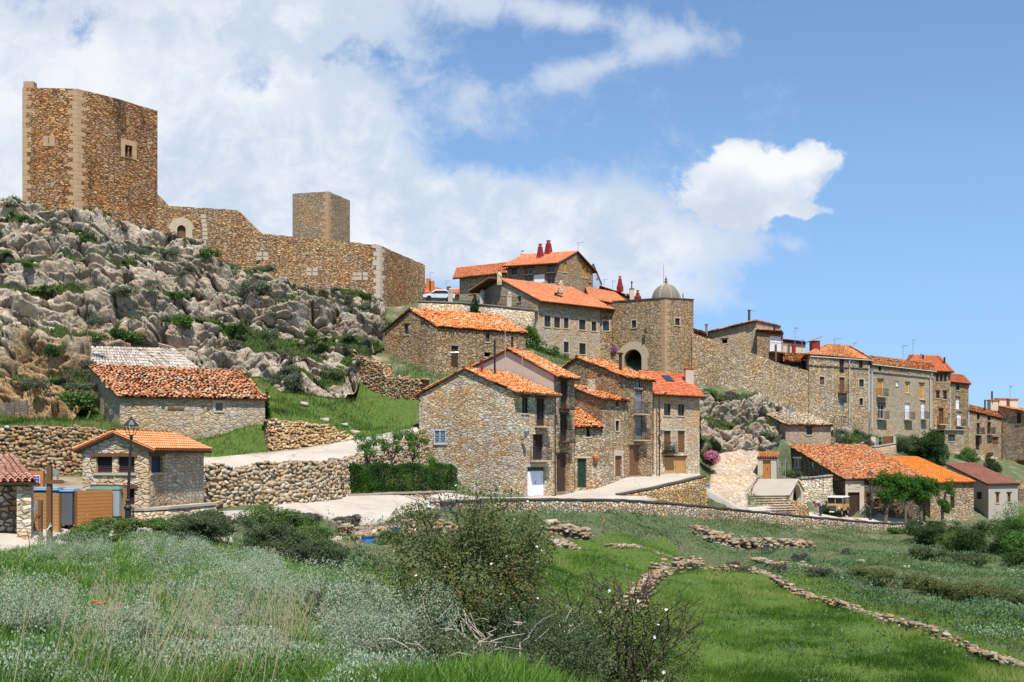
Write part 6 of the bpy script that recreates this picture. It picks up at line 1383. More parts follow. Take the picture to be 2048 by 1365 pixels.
stone_wall('yard_wall', 'short stone wall edging the cobbled slope below the small shed', [(K(u)*Y, Y, ZV(v, Y), ZV(vb, Y)) for u, v, Y, vb in ((1488, 984, 92.6, 992), (1500, 972, 94.8, 984), (1517, 952, 98, 962))], .35, 'gable_stone', 'concrete', seed=16, jag=.01)
stone_wall('step_wall', 'rough ochre stone wall end beside the broad steps', [(K(u)*Y, Y, ZV(v, Y), ZV(vb, Y)) for u, v, Y, vb in ((1572, 1000, 93.5, 1020), (1592, 1003, 93.2, 1028), (1614, 1010, 93.4, 1030))], .6, 'ochre_wall_stone', None, seed=17, jag=.06)
stone_wall('house_footing_wall', 'stone footing wall beneath the bush and tall row', [(K(u)*Y, Y, ZV(v, Y), ZV(vb, Y)) for u, v, Y, vb in ((1845, 905, 137, 950), (1880, 903, 139, 950), (1925, 905, 141, 950), (1990, 915, 146, 955))], .6, 'house_stone', 'stones', (.12, .25), seed=18, jag=.1)
stone_wall('field_wall', 'rough stone wall on the slope behind the grey rendered barn', [(K(u)*Y, Y, ZV(v, Y), ZV(vb, Y)) for u, v, Y, vb in ((2032, 962, 119, 1020), (2070, 966, 118, 1030), (2120, 972, 117, 1040))], .6, 'dark_house_stone', 'stones', (.12, .25), seed=19, jag=.1)
# railing on the terrace
rl = thing('terrace_railing', P(930, 607, 120), 'black iron railing with stone posts along the hill terrace', 'railing'); mb = MB(); pil = MB()
pts = [np.array((K(u)*Y, Y, ZV(v, Y)+.1)) for u, v, Y in AW]
for a, b_ in zip(pts[:-1], pts[1:]):
    n = int(np.linalg.norm(b_-a)/.16)
    for i in range(n): q = a+(b_-a)*i/n; mb.beam(q, q+np.array((0, 0, 1.1)), .03, .03)
    for h_ in (.12, 1.1): mb.beam(a+np.array((0, 0, h_)), b_+np.array((0, 0, h_)), .04, .05)
mb.build('railing', MAT['iron'], rl)
for u, v, Y in ((901, 606, 121), (964.5, 610, 118.3), (1019, 615.5, 115.6)):
    x, y, z = P(u, v, Y); MB().box((x, y-.0, z+.65), (.55, .55, 1.35)).lathe((x, y, z+1.3), [(.36, 0), (.36, .1), (.2, .16), (.28, .3), (.05, .5)], 8).build('stone_post', MAT['pale_cut_stone'], rl)
# ================================================================== THINGS IN THE STREETS
def lamp_post(u, v, Y, hgt, label, lean=0.0):
    x, y, z = P(u, v, Y); t_ = thing('street_lamp', (x, y, z), label, 'street lamp', 'cast iron street lamps')
    MB().lathe((x, y, z-.1), [(.17, 0), (.17, .15), (.13, .2), (.12, .62), (.17, .68), (.17, .74), (.09, .82), (.08, .95), (.12, .99), (.06, 1.05)], 12).build('base', MAT['iron'], t_, smooth=False)
    tx = x+lean; top = z+hgt-.72
    MB().tube([(x, y, z+.9), (x*.4+tx*.6, y, z+hgt*.6), (tx, y, top)], [.062, .052, .042], 10).build('pole', MAT['iron'], t_)
    mb = MB(); mb.lathe((tx, y, top-.06), [(.05, 0), (.08, .05), (.05, .12), (.13, .16)], 10)
    for i in range(4):
        a = math.pi/4+i*math.pi/2; a2 = a+math.pi/2
        p_ = Vector((tx+.16*math.cos(a), y+.16*math.sin(a), top+.12)); q = Vector((tx+.30*math.cos(a), y+.30*math.sin(a), top+.50)); p2 = Vector((tx+.16*math.cos(a2), y+.16*math.sin(a2), top+.12)); q2 = Vector((tx+.30*math.cos(a2), y+.30*math.sin(a2), top+.50))
        mb.beam(p_, q, .02, .02); mb.beam(q, q2, .03, .03); mb.beam(p_, p2, .025, .025)
    ln = mb.build('lantern', MAT['iron'], t_)
    MB().lathe((tx, y, top+.50), [(.32, 0), (.27, .05), (.14, .2), (.10, .22), (.09, .27), (.03, .29), (.05, .34), (.01, .36)], 8).build('cap', MAT['iron'], ln)
    MB().lathe((tx, y, top+.36), [(.03, 0), (.06, .04), (.06, .1), (.03, .14)], 8).build('bulb', MAT['sign_white'], ln)
    return t_
lamp_post(256, 1046, 40.2, 4.15, 'tall black street lamp in front of the small stone cabin', .13)
lamp_post(1740.5, 1038, 96.6, 4.55, 'black street lamp beside the off-road car and plane trees')
# wall lamps
for (wl, u, v, Y, lab) in ((WA['F'], 1041.5, 872, 75, 'black wall lantern on the corner of the honey stone house'), (WF['F'], 1316, 868, 92.6, 'black wall lantern near the drainpipe of the red roofed house')):
    a, z = wl.hit(u, v); q = wl.w(a, z, .55); t_ = thing('wall_lamp', q, lab, 'wall lamp', 'wall lanterns')
    MB().beam(wl.w(a, z-.35, 0), wl.w(a, z-.1, .5), .04, .04).beam(wl.w(a, z-.1, 0), wl.w(a, z-.1, .52), .04, .04).build('bracket', MAT['iron'], t_)
    MB().lathe((q[0], q[1], z-.05), [(.11, 0), (.20, .36), (.22, .38), (.08, .55), (.02, .6)], 6).build('lantern', MAT['shutter_grey'], t_)
x, y, z = P(917, 738, 92); t_ = thing('street_light', (x, y, z), 'small grey curved street light in front of the dark barn door', 'street light')
MB().tube([(x+.2, y, z-.5), (x+.2, y, z+1.2), (x, y, z+1.5), (x-.35, y, z+1.55)], .05, 6).build('pole', MAT['steel_grey'], t_); MB().box((x-.5, y, z+1.52), (.5, .25, .12)).build('lamp_head', MAT['sign_white'], t_)

# ---- bins and timber screens
def plank_panel(name, label, a, b, h, mat, zb, group='timber screens round the bins', cat='screen'):
    A = Vector((*XY(a[0], a[1]), zb)); B = Vector((*XY(b[0], b[1]), zb)); t_ = thing(name, A, label, cat, group); n = int(h/.135)
    d = (B-A).normalized(); nn = Vector((d.y, -d.x, 0)); mb = MB()
    for i in range(n): mb.prism([A+Vector((0, 0, i*h/n+.012)), B+Vector((0, 0, i*h/n+.012)), B+Vector((0, 0, (i+1)*h/n)), A+Vector((0, 0, (i+1)*h/n))], nn, .035)
    mb.build('boards', MAT[mat], t_)
    mb = MB()
    for p_ in (A-nn*.05, B-nn*.05): mb.box((p_.x, p_.y, zb+h/2), (.09, .09, h))
    mb.build('posts', MAT['wood_brown'], t_)
    return t_
zb0 = ZV(1063, 39.0)
plank_panel('timber_screen', 'honey coloured slatted timber screen behind the wooden signpost', (58, 38.9), (118, 38.6), 1.5, 'wood_honey', zb0)
plank_panel('timber_screen', 'brown slatted timber screen between the dark bin and the lamp', (154, 39.6), (224, 41.0), 1.42, 'wood_orange', ZV(1050, 39.8)-.05)
plank_panel('timber_screen', 'orange slatted timber screen end just behind the lamp post', (243, 41.6), (254, 41.4), 1.35, 'wood_honey', ZV(1037, 41.4)-.1)
plank_panel('timber_screen', 'brown slatted board panel carrying the purple sign', (40, 47), (87, 47), 1.0, 'wood_orange', ZV(985, 47))
def bin_(u, v, Y, w_, d_, h_, mat, lid, label, rz=0.):
    x, y, z = P(u, v, Y); y += d_/2; t_ = thing('wheelie_bin', (x, y, z), label, 'bin', 'large waste bins by the road')
    MB().box((x, y, z+.12+(h_-.2)/2), (w_, d_, h_-.2), rz, taper=1.12).build('body', MAT[mat], t_, bevel=.03)
    MB().box((x, y, z+h_-.04), (w_*1.2, d_*1.2, .07), rz).box((x, y+d_*.1, z+h_+.02), (w_*1.0, d_*.8, .06), rz).build('lid', MAT[lid], t_, bevel=.02)
    for sx in (-1, 1): 
        for sy in (-1, 1):
            c = (x+sx*w_*.36, y+sy*d_*.36, z+.09); mb = MB(); mb.tube([(c[0]-.03, c[1], c[2]), (c[0]+.03, c[1], c[2])], .09, 12); mb.build('wheel', MAT['rubber'], t_)
    for sx in (-1, 1): MB().beam((x+sx*w_*.6, y-d_*.2, z+h_*.85), (x+sx*w_*.6, y+d_*.2, z+h_*.85), .05, .05).build('handle', MAT['iron'], t_)
    return t_
bin_(87, 1057, 39.4, .95, .9, 1.56, 'plastic_grey', 'lid_blue', 'grey waste bin with pale blue lid behind the honey timber screen')
bin_(128, 1057, 39.6, .62, .8, 1.52, 'plastic_grey', 'lid_blue', 'dark grey wheeled bin with blue lid in the gap between screens')
bin_(147, 1056, 40.3, .38, .8, 1.46, 'plastic_dark', 'lid_yellow', 'black wheeled bin with yellow lid beside the brown timber screen')
bin_(200, 1044, 42.2, 1.0, .8, 1.42, 'plastic_dark', 'lid_green', 'waste bin with green lid hidden behind the brown timber screen')
bin_(231, 1040, 41.2, .30, .5, 1.30, 'plastic_light_grey', 'lid_green', 'slim light grey bin between the timber screens by the lamp')
x, y, z = P(113, 983, 39.8); V, Fq = rock_np(3, 5, (.34, .25, .17)); tag(np_mesh('rubbish_bag', V+np.array((x, y, z-.02)), Fq, MAT['bag_black'], smooth=True, origin=(x, y, z)), 'shiny black rubbish bag lying on the blue bin lids', 'rubbish bag')
# signpost of rough brown timber
x, y, z = P(99, 1092, 36.2); t_ = thing('signpost', (x, y, z), 'tall brown wooden signpost with one pointed cross arm beside the road', 'signpost')
MB().box((x, y, z+1.4), (.165, .16, 3.05)).build('post', MAT['wood_brown'], t_)
zz = ZV(964, 36.2); MB().prism([(x-.22, y-.09, zz-.07), (x+.52, y-.09, zz-.07), (x+.62, y-.09, zz), (x+.52, y-.09, zz+.07), (x-.22, y-.09, zz+.07), (x-.17, y-.09, zz)], (0, -1, 0), .04).build('arm', MAT['wood_brown'], t_)
MB().beam((x-.12, y-.1, z+.55), (x+.14, y-.12, z+.75), .02, .02).beam((x-.05, y-.1, z+.5), (x+.1, y-.12, z+.82), .02, .02).build('tied_ribbon', MAT['sign_white'], t_)
x, y, z = P(81, 1088, 36.6); t_ = thing('signpost', (x, y, z), 'shorter brown wooden signpost with hexagonal plate and slanting arm', 'signpost')
MB().box((x, y, z+.78), (.12, .12, 1.66)).build('post', MAT['wood_brown'], t_)
zz = ZV(1014, 36.6); hx = [(x-.14+.10*math.cos(a)*.8, y-.08-.05*math.cos(a), zz+.22*math.sin(a)) for a in [i*math.pi/3+.5 for i in range(6)]]
MB().prism(hx, (-.5, -1, 0), .02).build('plate', MAT['sign_grey'], t_); MB().beam((x, y-.08, ZV(1028, 36.6)), (x-.24, y-.1, ZV(1043, 36.6)), .04, .1).build('arm', MAT['wood_brown'], t_)
# purple sign
x, y, z = P(69, 966, 46.9); t_ = thing('purple_sign', (x, y, z), 'purple rectangular sign with white lettering on the brown boards', 'sign')
def panel(nm, u0, v0, u1, v1, Y, m_, par, t=.02): MB().box((K((u0+u1)/2)*Y, Y, ZV((v0+v1)/2, Y)), (abs(K(u1)-K(u0))*Y, t, (v1-v0)/F*Y)).build(nm, MAT[m_], par)
panel('frame', 50, 951, 80, 967, 46.9, 'sign_white', t_); panel('face', 51.2, 952.4, 78.6, 965.6, 46.88, 'sign_purple', t_)
mb = MB()
for u0, u1, v in ((53, 77, 957.6), (69, 76, 963.2), (71.5, 74, 954.2)): mb.box((K((u0+u1)/2)*46.86, 46.86, ZV(v, 46.86)), ((u1-u0)/F*46.86, .01, .028))
mb.build('lettering', MAT['sign_white'], t_)
x, y, z = P(101, 958, 50); t_ = thing('information_panel', (x, y, z), 'slanting blue and yellow information panel behind the signpost', 'sign')
panel('face', 86, 940, 118, 950, 50, 'sign_grey', t_, .05); panel('patch', 87.5, 943, 94, 948, 49.95, 'lid_yellow', t_, .03)
MB().box((K(90)*50, 50.05, ZV(955, 50)), (.06, .06, .6)).box((K(114)*50, 50.05, ZV(955, 50)), (.06, .06, .6)).build('legs', MAT['steel_grey'], t_)
# old pallets
for k_, (u, v, rz, lab) in enumerate(((12, 826, .1, 'grey wooden pallet fence at the far left under the ochre cliff'), (38, 824, -.25, 'tilted wooden pallet leaning next to the left pallet fence'))):
    x, y, z = P(u, v+8, 65.5); t_ = thing('pallet', (x, y, z), lab, 'pallet', 'old wooden pallets'); mb = MB()
    for i in range(7): mb.beam((x-.55, y+.1*k_, z+.1+i*.13+rz*.2), (x+.55, y+.1*k_, z+.1+i*.13-rz*.5), .03, .09)
    for i in range(3): mb.beam((x-.5+i*.5, y+.06+.1*k_, z), (x-.5+i*.5+rz*.3, y+.06+.1*k_, z+1.0), .06, .08)
    mb.build('slats', MAT['planks_old'], t_)

# ---- blue barrels
for u, v, Y, r_, h_, lab in ((735, 1101, 45.6, .29, .6, 'large blue plastic barrel with black rim and white sticker on the bank'), (791.5, 1076, 50.5, .20, .50, 'smaller blue plastic barrel with a stick in it on the bank')):
    x, y, _ = P(u, v, Y); z = ZV(v, Y); t_ = thing('barrel', (x, y, z), lab, 'barrel', 'blue barrels on the bank')
    MB().lathe((x, y, z), [(r_*.80, 0), (r_*.9, .04), (r_, h_*.35), (r_, h_*.7), (r_*.93, h_*.93), (r_*.93, h_), (r_*.86, h_), (r_*.86, h_*.5), (.02, h_*.45)], 20).build('body', MAT['plastic_blue'], t_, smooth=False)
    mb = MB()
    for i in range(20): a = i*math.pi/10; a2 = a+math.pi/10; mb.beam((x+r_*.96*math.cos(a), y+r_*.96*math.sin(a), z+h_), (x+r_*.96*math.cos(a2), y+r_*.96*math.sin(a2), z+h_), .035, .035)
    mb.build('rim', MAT['iron' if r_ > .25 else 'plastic_blue'], t_)
    if r_ > .25: MB().box((x+.0, y-r_-.004, z+h_*.32), (.14, .012, .1)).build('sticker', MAT['sign_white'], t_)
    else: MB().tube([(x-.12, y, z+.1), (x+.05, y, z+1.45)], .016, 5).build('stick', MAT['dead_wood'], t_)

# ---- steps, washhouse, yard
st_ = thing('stone_steps', P(1545, 1010, 92), 'broad shallow stone steps climbing from the street beside the cobbled slope', 'steps'); 
for i in range(7):
    f = i/6; ya = 89.6+f*3.6; yb = 92.2+f*1.9; va = 1020-f*28; vb = 1024-f*26
    A = np.array(P(1497-f*2, va, ya)); B = np.array(P(1592-f*22, vb+1-f*6, yb)); A[2] = B[2] = (A[2]+B[2])/2+.10; d = (B-A)/np.linalg.norm(B-A); nn = np.array((-d[1], d[0], 0)); nn /= np.linalg.norm(nn)
    lo_ = np.array((0, 0, -.055)); fr = np.array((nn[0], nn[1], 0))*.05
    sp_ = MB().prism([A+lo_+fr, B+lo_+fr, B+lo_+nn*1.0, A+lo_+nn*1.0], (0, 0, -1), .8).build('step', MAT['dark_house_stone'], st_)
    MB().prism([A, B, B+nn*1.0, A+nn*1.0], (0, 0, -1), .054).build('tread', MAT['pale_cut_stone'], sp_)
wh, WV, rV = house('washhouse', 'low vaulted stone washhouse with smooth pale slab roof beside the steps', XY(1497, 92.5), XY(1577, 94.3), (XY(1497, 92.5)[0]-1.0, 97.8), -6, ZV(989, 92.5), ZV(961, 95.3), wm='plaster_cream', roof='tiles_grey', group=None, cat='washhouse', seed=50, p2=XY(1613, 99.5),
   opens=[dict(w='R', r=(1583, 975, 1606, 1016), k='arch')]) if False else (None, None, None)
wp0, wp1, wp2 = np.array(XY(1500, 93.3)), np.array(XY(1577, 94.3)), np.array(XY(1611, 98.8)); wp3 = wp0+wp2-wp1; ze_, zr_ = ZV(991, 93.6), ZV(960.5, 96.6)
wh = thing('washhouse', (*wp1, -5.6), 'low stone washhouse with smooth pale slab roof beside the broad steps', 'washhouse')
FW_ = Wall(wp0, wp1, -5.8, -5.8, [(0, ze_), (math.dist(wp0, wp1), ze_)]); RW_ = Wall(wp1, wp2, -5.8, -5.8, [(0, ze_), (math.dist(wp1, wp2)/2, zr_), (math.dist(wp1, wp2), ze_)]); LW_ = Wall(wp3, wp0, -5.8, -5.8, [(0, ze_), (math.dist(wp1, wp2)/2, zr_), (math.dist(wp1, wp2), ze_)])
LR_ = math.dist(wp1, wp2); add_opening(RW_, wh, dict(q=(LR_*.25, LR_*.75, -5.5, zr_-.45), k='arch'))
mb = MB(); [w_.mesh(mb, depth=.5) for w_ in (FW_, RW_, LW_)]; mb.build('wall', MAT['plaster_cream'], wh)
mb = MB(); m0, m1 = (wp0+wp3)/2, (wp1+wp2)/2; e_ = (wp1-wp0)/np.linalg.norm(wp1-wp0)*.15
for a, b_ in (((wp0, wp1), (m1, m0)), ((wp2, wp3), (m0, m1))):
    q = [(*(a[0]-e_*(1 if a[0] is wp0 else -1)), ze_-.05), (*(a[1]+e_*(1 if a[0] is wp0 else -1)), ze_-.05), (*(b_[0]+e_*(1 if a[0] is wp0 else -1)), zr_), (*(b_[1]-e_*(1 if a[0] is wp0 else -1)), zr_)]
    q = [Vector(k_) for k_ in q]; nv = (q[1]-q[0]).cross(q[3]-q[0]).normalized(); q[0] -= (q[3]-q[0]).normalized()*.2; q[1] -= (q[2]-q[1]).normalized()*.2; mb.prism(q, nv if nv.z > 0 else -nv, .16)
mb.build('roof', MAT['concrete'], wh)
fn = thing('yard_fence', P(1560, 960, 98), 'thin wire and post fence around the yard below the big barn', 'fence'); mb = MB()
for u in range(1555, 1660, 9): x, y, z = P(u, 956, 98.2); mb.beam((x, y, z-.2), (x, y, z+1.6), .045, .045)
x0, y0_, z0_ = P(1555, 956, 98.2); x1, _, _ = P(1655, 956, 98.2)
for h_ in (.4, .9, 1.4): mb.beam((x0, y0_, z0_+h_), (x1, y0_, z0_+h_), .02, .02)
mb.build('posts_and_wires', MAT['iron'], fn)
gt2 = thing('iron_gate', P(1563, 958, 98), 'narrow grey iron gate between the small shed and the yard', 'gate'); mb = MB()
for a in (1554, 1571): x, y, z = P(a, 958, 97.9); mb.beam((x, y, z-.1), (x, y, z+1.9), .06, .06)
for v in (923, 935, 947, 956): mb.beam(P(1554, v, 97.9), P(1571, v, 97.9), .03, .03)
mb.build('bars', MAT['steel_grey'], gt2)
x, y, z = P(1415, 984, 86.2); t_ = thing('junction_box', (x, y, z), 'small green-grey metal box at the end of the wedge wall', 'box'); MB().box((x, y, z+.3), (.34, .25, .5)).build('body', MAT['sign_grey'], t_, bevel=.02); MB().box((x, y, z+.58), (.4, .3, .05)).build('lid', MAT['plastic_grey'], t_)
rr_ = thing('stair_railing', P(1720, 870, 125), 'thin iron stair railing climbing the rocks below the four-storey house', 'railing'); mb = MB()
pl = [P(1662, 841, 121.5), P(1690, 838, 123.5), P(1702, 846, 124), P(1722, 868, 124), P(1741, 893, 124.5)]
for a, b_ in zip(pl[:-1], pl[1:]):
    a, b_ = Vector(a), Vector(b_); n = max(2, int((b_-a).length/.35))
    for i in range(n): q = a.lerp(b_, i/n); mb.beam(q-Vector((0, 0, .9)), q+Vector((0, 0, .3)), .035, .035)
    mb.beam(a+Vector((0, 0, .3)), b_+Vector((0, 0, .3)), .05, .05); mb.beam(a-Vector((0, 0, .3)), b_-Vector((0, 0, .3)), .03, .03)
mb.build('bars', MAT['iron'], rr_)
stt = thing('rock_stairs', P(1738, 905, 122), 'short flight of worn stone stairs between rocks and pale wall', 'steps')
for i in range(6): x, y, z = P(1735, 912-i*5.2, 120.2+i*.35); MB().box((x, y, z-.3), (1.5, .4, .7)).build('step', MAT['cut_stone'], stt)
sm = thing('sheet_metal_gate', P(1775, 880, 121), 'rust brown sheet gate beside stone pillars above the pale wall', 'gate'); panel('panel', 1766, 873, 1784, 893, 121, 'wood_brown', sm, .06); panel('post', 1785, 873, 1790, 900, 121, 'cut_stone', sm, .5); panel('post', 1741, 874, 1750, 896, 121, 'plaster_cream', sm, .4); panel('panel', 1751, 876, 1757, 892, 121.1, 'shutter_grey', sm, .06)
sh_ = thing('grey_shutter_shed', P(1900, 880, 142), 'flat roofed stone annex with grey roller door at the foot of the tall row', 'shed')
w_ = Wall(XY(1888, 140.5), XY(1928, 142), -3, -3, [(0, ZV(862, 140.5)), (math.dist(XY(1888, 140.5), XY(1928, 142)), ZV(862, 142))]); add_opening(w_, sh_, dict(r=(1896, 869, 1910, 883), k='glass', m='shutter_slate', lintel='concrete')); mb = MB(); w_.mesh(mb); mb.build('wall', MAT['house_stone'], sh_)
mb = MB(); mb.prism([w_.w(-.2, ZV(861, 141), .3), w_.w(w_.L+.2, ZV(861, 141), .3), w_.w(w_.L+.2, ZV(861, 141), -3), w_.w(-.2, ZV(861, 141), -3)], (0, 0, 1), .15); mb.build('roof', MAT['concrete'], sh_)

# ---- vehicles
class Loc:
    def __init__(s, x, y, z, fx, fy): s.o = Vector((x, y, z)); s.f = Vector((fx, fy, 0)).normalized(); s.r = Vector((s.f.y, -s.f.x, 0))*-1; s.a = math.atan2(s.f.y, s.f.x)
    def __call__(s, a, b, c): return s.o+s.f*a+s.r*b+Vector((0, 0, c))     # forward, left, up
x, y, z = P(1681, 1034, 96.9); LRg = Loc(x, y+1.2, g1(x, y+1.2)+.05, -.55, -.83); z = LRg.o.z
lr = thing('off_road_car', LRg.o, 'tan boxy old off-road car with white roof parked in front of the big barn', 'car')
def lbox(a0, a1, b0, b1, c0, c1, L=LRg):
    return [L(a, b, c) for c in (c0, c1) for a, b in ((a0, b0), (a1, b0), (a1, b1), (a0, b1))], [(0, 3, 2, 1), (4, 5, 6, 7), (0, 1, 5, 4), (1, 2, 6, 5), (2, 3, 7, 6), (3, 0, 4, 7)]
mb = MB()
mb.add(*lbox(-1.75, .55, -.79, .79, .55, 1.12)); mb.add(*lbox(.55, 1.45, -.50, .50, .55, 1.10)); mb.add(*lbox(.55, 1.42, .50, .80, .78, 1.04)); mb.add(*lbox(.55, 1.42, -.80, -.50, .78, 1.04))
mb.add(*lbox(1.42, 1.47, .50, .80, .60, 1.04)); mb.add(*lbox(1.42, 1.47, -.80, -.50, .60, 1.04)); mb.add(*lbox(.5, 1.4, -.42, .42, 1.10, 1.16))
mb.build('body', MAT['tan_paint'], lr, bevel=.025)
mb = MB()
for a in (-1.74, -.95, -.35, .35):
    for b_ in (-.76, .70): mb.add(*lbox(a, a+.07, b_, b_+.06, 1.12, 1.78))
for a in (.40,): mb.add(*lbox(a, a+.06, -.76, -.70, 1.12, 1.8)); mb.add(*lbox(a, a+.06, .70, .76, 1.12, 1.8)); mb.add(*lbox(a, a+.06, -.04, .04, 1.12, 1.8)); mb.add(*lbox(a, a+.06, -.76, .76, 1.12, 1.22))
mb.add(*lbox(-1.74, .46, -.765, -.735, 1.10, 1.15)); mb.add(*lbox(-1.74, .46, .715, .765, 1.10, 1.15)); mb.add(*lbox(-1.75, -1.68, -.76, .76, 1.10, 1.15)); mb.add(*lbox(-1.75, -1.68, -.76, .76, 1.72, 1.79))
mb.build('window_frame', MAT['tan_paint'], lr)
mb = MB(); mb.add(*lbox(.41, .43, -.70, .70, 1.2, 1.76)); mb.build('windscreen', MAT['glass_dark'], lr)
for b_ in (-.74, .72): mb = MB(); mb.add(*lbox(-1.7, .36, b_, b_+.02, 1.12, 1.76)); mb.build('side_window', MAT['glass_dark'], lr)
mb = MB(); mb.add(*lbox(-1.8, .52, -.80, .80, 1.78, 1.88)); mb.add(*lbox(-1.7, .4, -.7, .7, 1.88, 1.93)); mb.build('roof', MAT['car_white'], lr, bevel=.03)
mb = MB(); mb.add(*lbox(1.45, 1.48, -.36, .36, .62, 1.04)); gl = mb.build('grille', MAT['iron'], lr); mb = MB()
for i in range(9): mb.add(*lbox(1.48, 1.495, -.34+i*.085, -.34+i*.085+.02, .64, 1.02))
mb.build('grille_bars', MAT['steel_grey'], gl)
for b_ in (-.65, .65): mb = MB(); mb.tube([LRg(1.46, b_, .86), LRg(1.50, b_, .86)], .09, 14); mb.build('headlight', MAT['sign_white'], lr)
mb = MB(); mb.add(*lbox(1.55, 1.62, -.82, .82, .42, .54)); mb.build('bumper', MAT['iron'], lr); mb = MB(); mb.add(*lbox(1.60, 1.625, -.24, .24, .42, .53)); mb.build('number_plate', MAT['sign_white'], lr)
for a in (.98, -1.15):
    for b_ in (-.72, .72):
        mb = MB(); mb.tube([LRg(a, b_-.09, .37), LRg(a, b_+.09, .37)], .37, 18); wl_ = mb.build('wheel', MAT['rubber'], lr); mb = MB(); mb.tube([LRg(a, b_-.095, .37), LRg(a, b_+.095, .37)], .19, 12); mb.build('rim', MAT['tan_paint'], wl_)
        mb = MB(); mb.tube([LRg(a, b_*1.105-.005, .40), LRg(a, b_*1.105+.005, .40)], .45, 18); mb.build('wheel_arch', MAT['dark_inside'], lr)
for b_ in (-.9, .9): mb = MB(); mb.beam(LRg(.45, b_*.85, 1.15), LRg(.5, b_, 1.3), .02, .02); mb.add(*lbox(.48, .51, b_-.08, b_+.08, 1.28, 1.45)); mb.build('mirror', MAT['iron'], lr)
def small_car(u, v, Y, hd, mat, label):
    x, y, z = P(u, v, Y); L = Loc(x, y, z, *hd); t_ = thing('parked_car', (x, y, z), label, 'car')
    prof = [(-2.0, .35), (2.0, .35), (2.05, .7), (1.2, .88), (.5, 1.38), (-.9, 1.42), (-1.75, .95), (-2.05, .85)]
    mb = MB(); mb.prism([L(a, -.82, c) for a, c in prof], L.r, 1.64); mb.build('body', MAT[mat], t_, bevel=.06)
    for s_ in (-.835, .825): mb = MB(); mb.prism([L(a, s_, c) for a, c in ((1.0, .9), (.42, 1.3), (-.82, 1.34), (-1.5, .95))], L.r, .012); mb.build('side_window', MAT['glass_dark'], t_)
    mb = MB(); mb.prism([L(1.13, b_, .93) for b_ in (-.7, .7)]+[L(.56, b_, 1.34) for b_ in (.66, -.66)], (L.f+Vector((0, 0, 1.3))), .02); mb.build('windscreen', MAT['glass_dark'], t_)
    for a in (1.25, -1.3):
        for b_ in (-.78, .78): mb = MB(); mb.tube([L(a, b_-.09, .32), L(a, b_+.09, .32)], .32, 14); mb.build('wheel', MAT['rubber'], t_)
    return t_
small_car(877, 604, 126, (-1, -.15), 'car_white', 'white car parked on the hill terrace behind the iron railing')
small_car(990, 614, 124, (1, -.4), 'sign_blue', 'dark blue car half hidden behind the terrace railing')

# ---- person bending over, seen from the side
def skin_body(name, verts, edges, radii, mat, parent, sub=2):
    me = bpy.data.meshes.new(name); off = root_loc(parent); me.from_pydata([tuple(Vector(v)-off) for v in verts], edges, [])
    o = link_mesh(name, me, mat, parent)
    md = o.modifiers.new('skin', 'SKIN'); md.use_smooth_shade = True
    sv = me.skin_vertices[0].data if me.skin_vertices else None
    if sv is None: 
        bpy.context.view_layer.objects.active = o; sv = me.skin_vertices[0].data
    for i, r_ in enumerate(radii): sv[i].radius = (r_, r_) if not isinstance(r_, tuple) else r_
    sv[0].use_root = True
    s_ = o.modifiers.new('sub', 'SUBSURF'); s_.levels = sub; s_.render_levels = sub
    return o
px_, py_, _ = P(1640, 1031, 95.3); pz_ = g1(px_, py_)+.03
pr = thing('person', (px_, py_, pz_), 'person in mauve shirt and blue trousers bending forward by the yard wall', 'person')
def pp_(a, b, c): return (px_-a, py_+b, pz_+c)      # a: towards the left of the view (where they reach), c up
Vp = [pp_(-.10, 0, .88), pp_(.02, 0, 1.02), pp_(.20, 0, 1.17), pp_(.34, 0, 1.25), pp_(.44, 0, 1.27), pp_(.55, -.0, 1.22),
      pp_(.30, -.19, 1.19), pp_(.36, -.22, .93), pp_(.46, -.16, .72), pp_(.30, .19, 1.19), pp_(.40, .22, .95), pp_(.52, .14, .76),
      pp_(-.10, -.10, .84), pp_(-.03, -.11, .46), pp_(-.09, -.12, .08), pp_(.06, -.12, .04), pp_(-.10, .10, .84), pp_(-.01, .12, .46), pp_(-.06, .13, .08), pp_(.09, .13, .04)]
Ep = [(0, 1), (1, 2), (2, 3), (3, 4), (4, 5), (3, 6), (6, 7), (7, 8), (3, 9), (9, 10), (10, 11), (0, 12), (12, 13), (13, 14), (14, 15), (0, 16), (16, 17), (17, 18), (18, 19)]
Rp = [.145, .14, .16, .13, .058, .105, .062, .045, .034, .062, .045, .034, .095, .066, .05, .04, .095, .066, .05, .04]
skin_body('body', Vp, Ep, Rp, MAT['skin'], pr)
skin_body('shirt', [pp_(-.05, 0, .96), pp_(.03, 0, 1.03), pp_(.20, 0, 1.18), pp_(.34, 0, 1.25), pp_(.30, -.19, 1.19), pp_(.36, -.22, .95), pp_(.43, -.18, .80), pp_(.30, .19, 1.19), pp_(.40, .22, .97), pp_(.49, .16, .84)],
          [(0, 1), (1, 2), (2, 3), (3, 4), (4, 5), (5, 6), (3, 7), (7, 8), (8, 9)], [.162, .16, .178, .148, .078, .06, .05, .078, .06, .05], MAT['shirt_mauve'], pr)
skin_body('trousers', [pp_(-.10, 0, .90), pp_(-.10, -.10, .84), pp_(-.03, -.11, .46), pp_(-.09, -.12, .10), pp_(-.10, .10, .84), pp_(-.01, .12, .46), pp_(-.06, .13, .10)],
          [(0, 1), (1, 2), (2, 3), (0, 4), (4, 5), (5, 6)], [.162, .112, .082, .072, .112, .082, .072], MAT['jeans_blue'], pr)
V, Fq = ROCKS2[0]; V = V/np.abs(V).max(0)*np.array((.12, .10, .12))+np.array(pp_(.56, 0, 1.26)); np_mesh('hair', V, Fq, MAT['hair_dark'], pr, smooth=True)
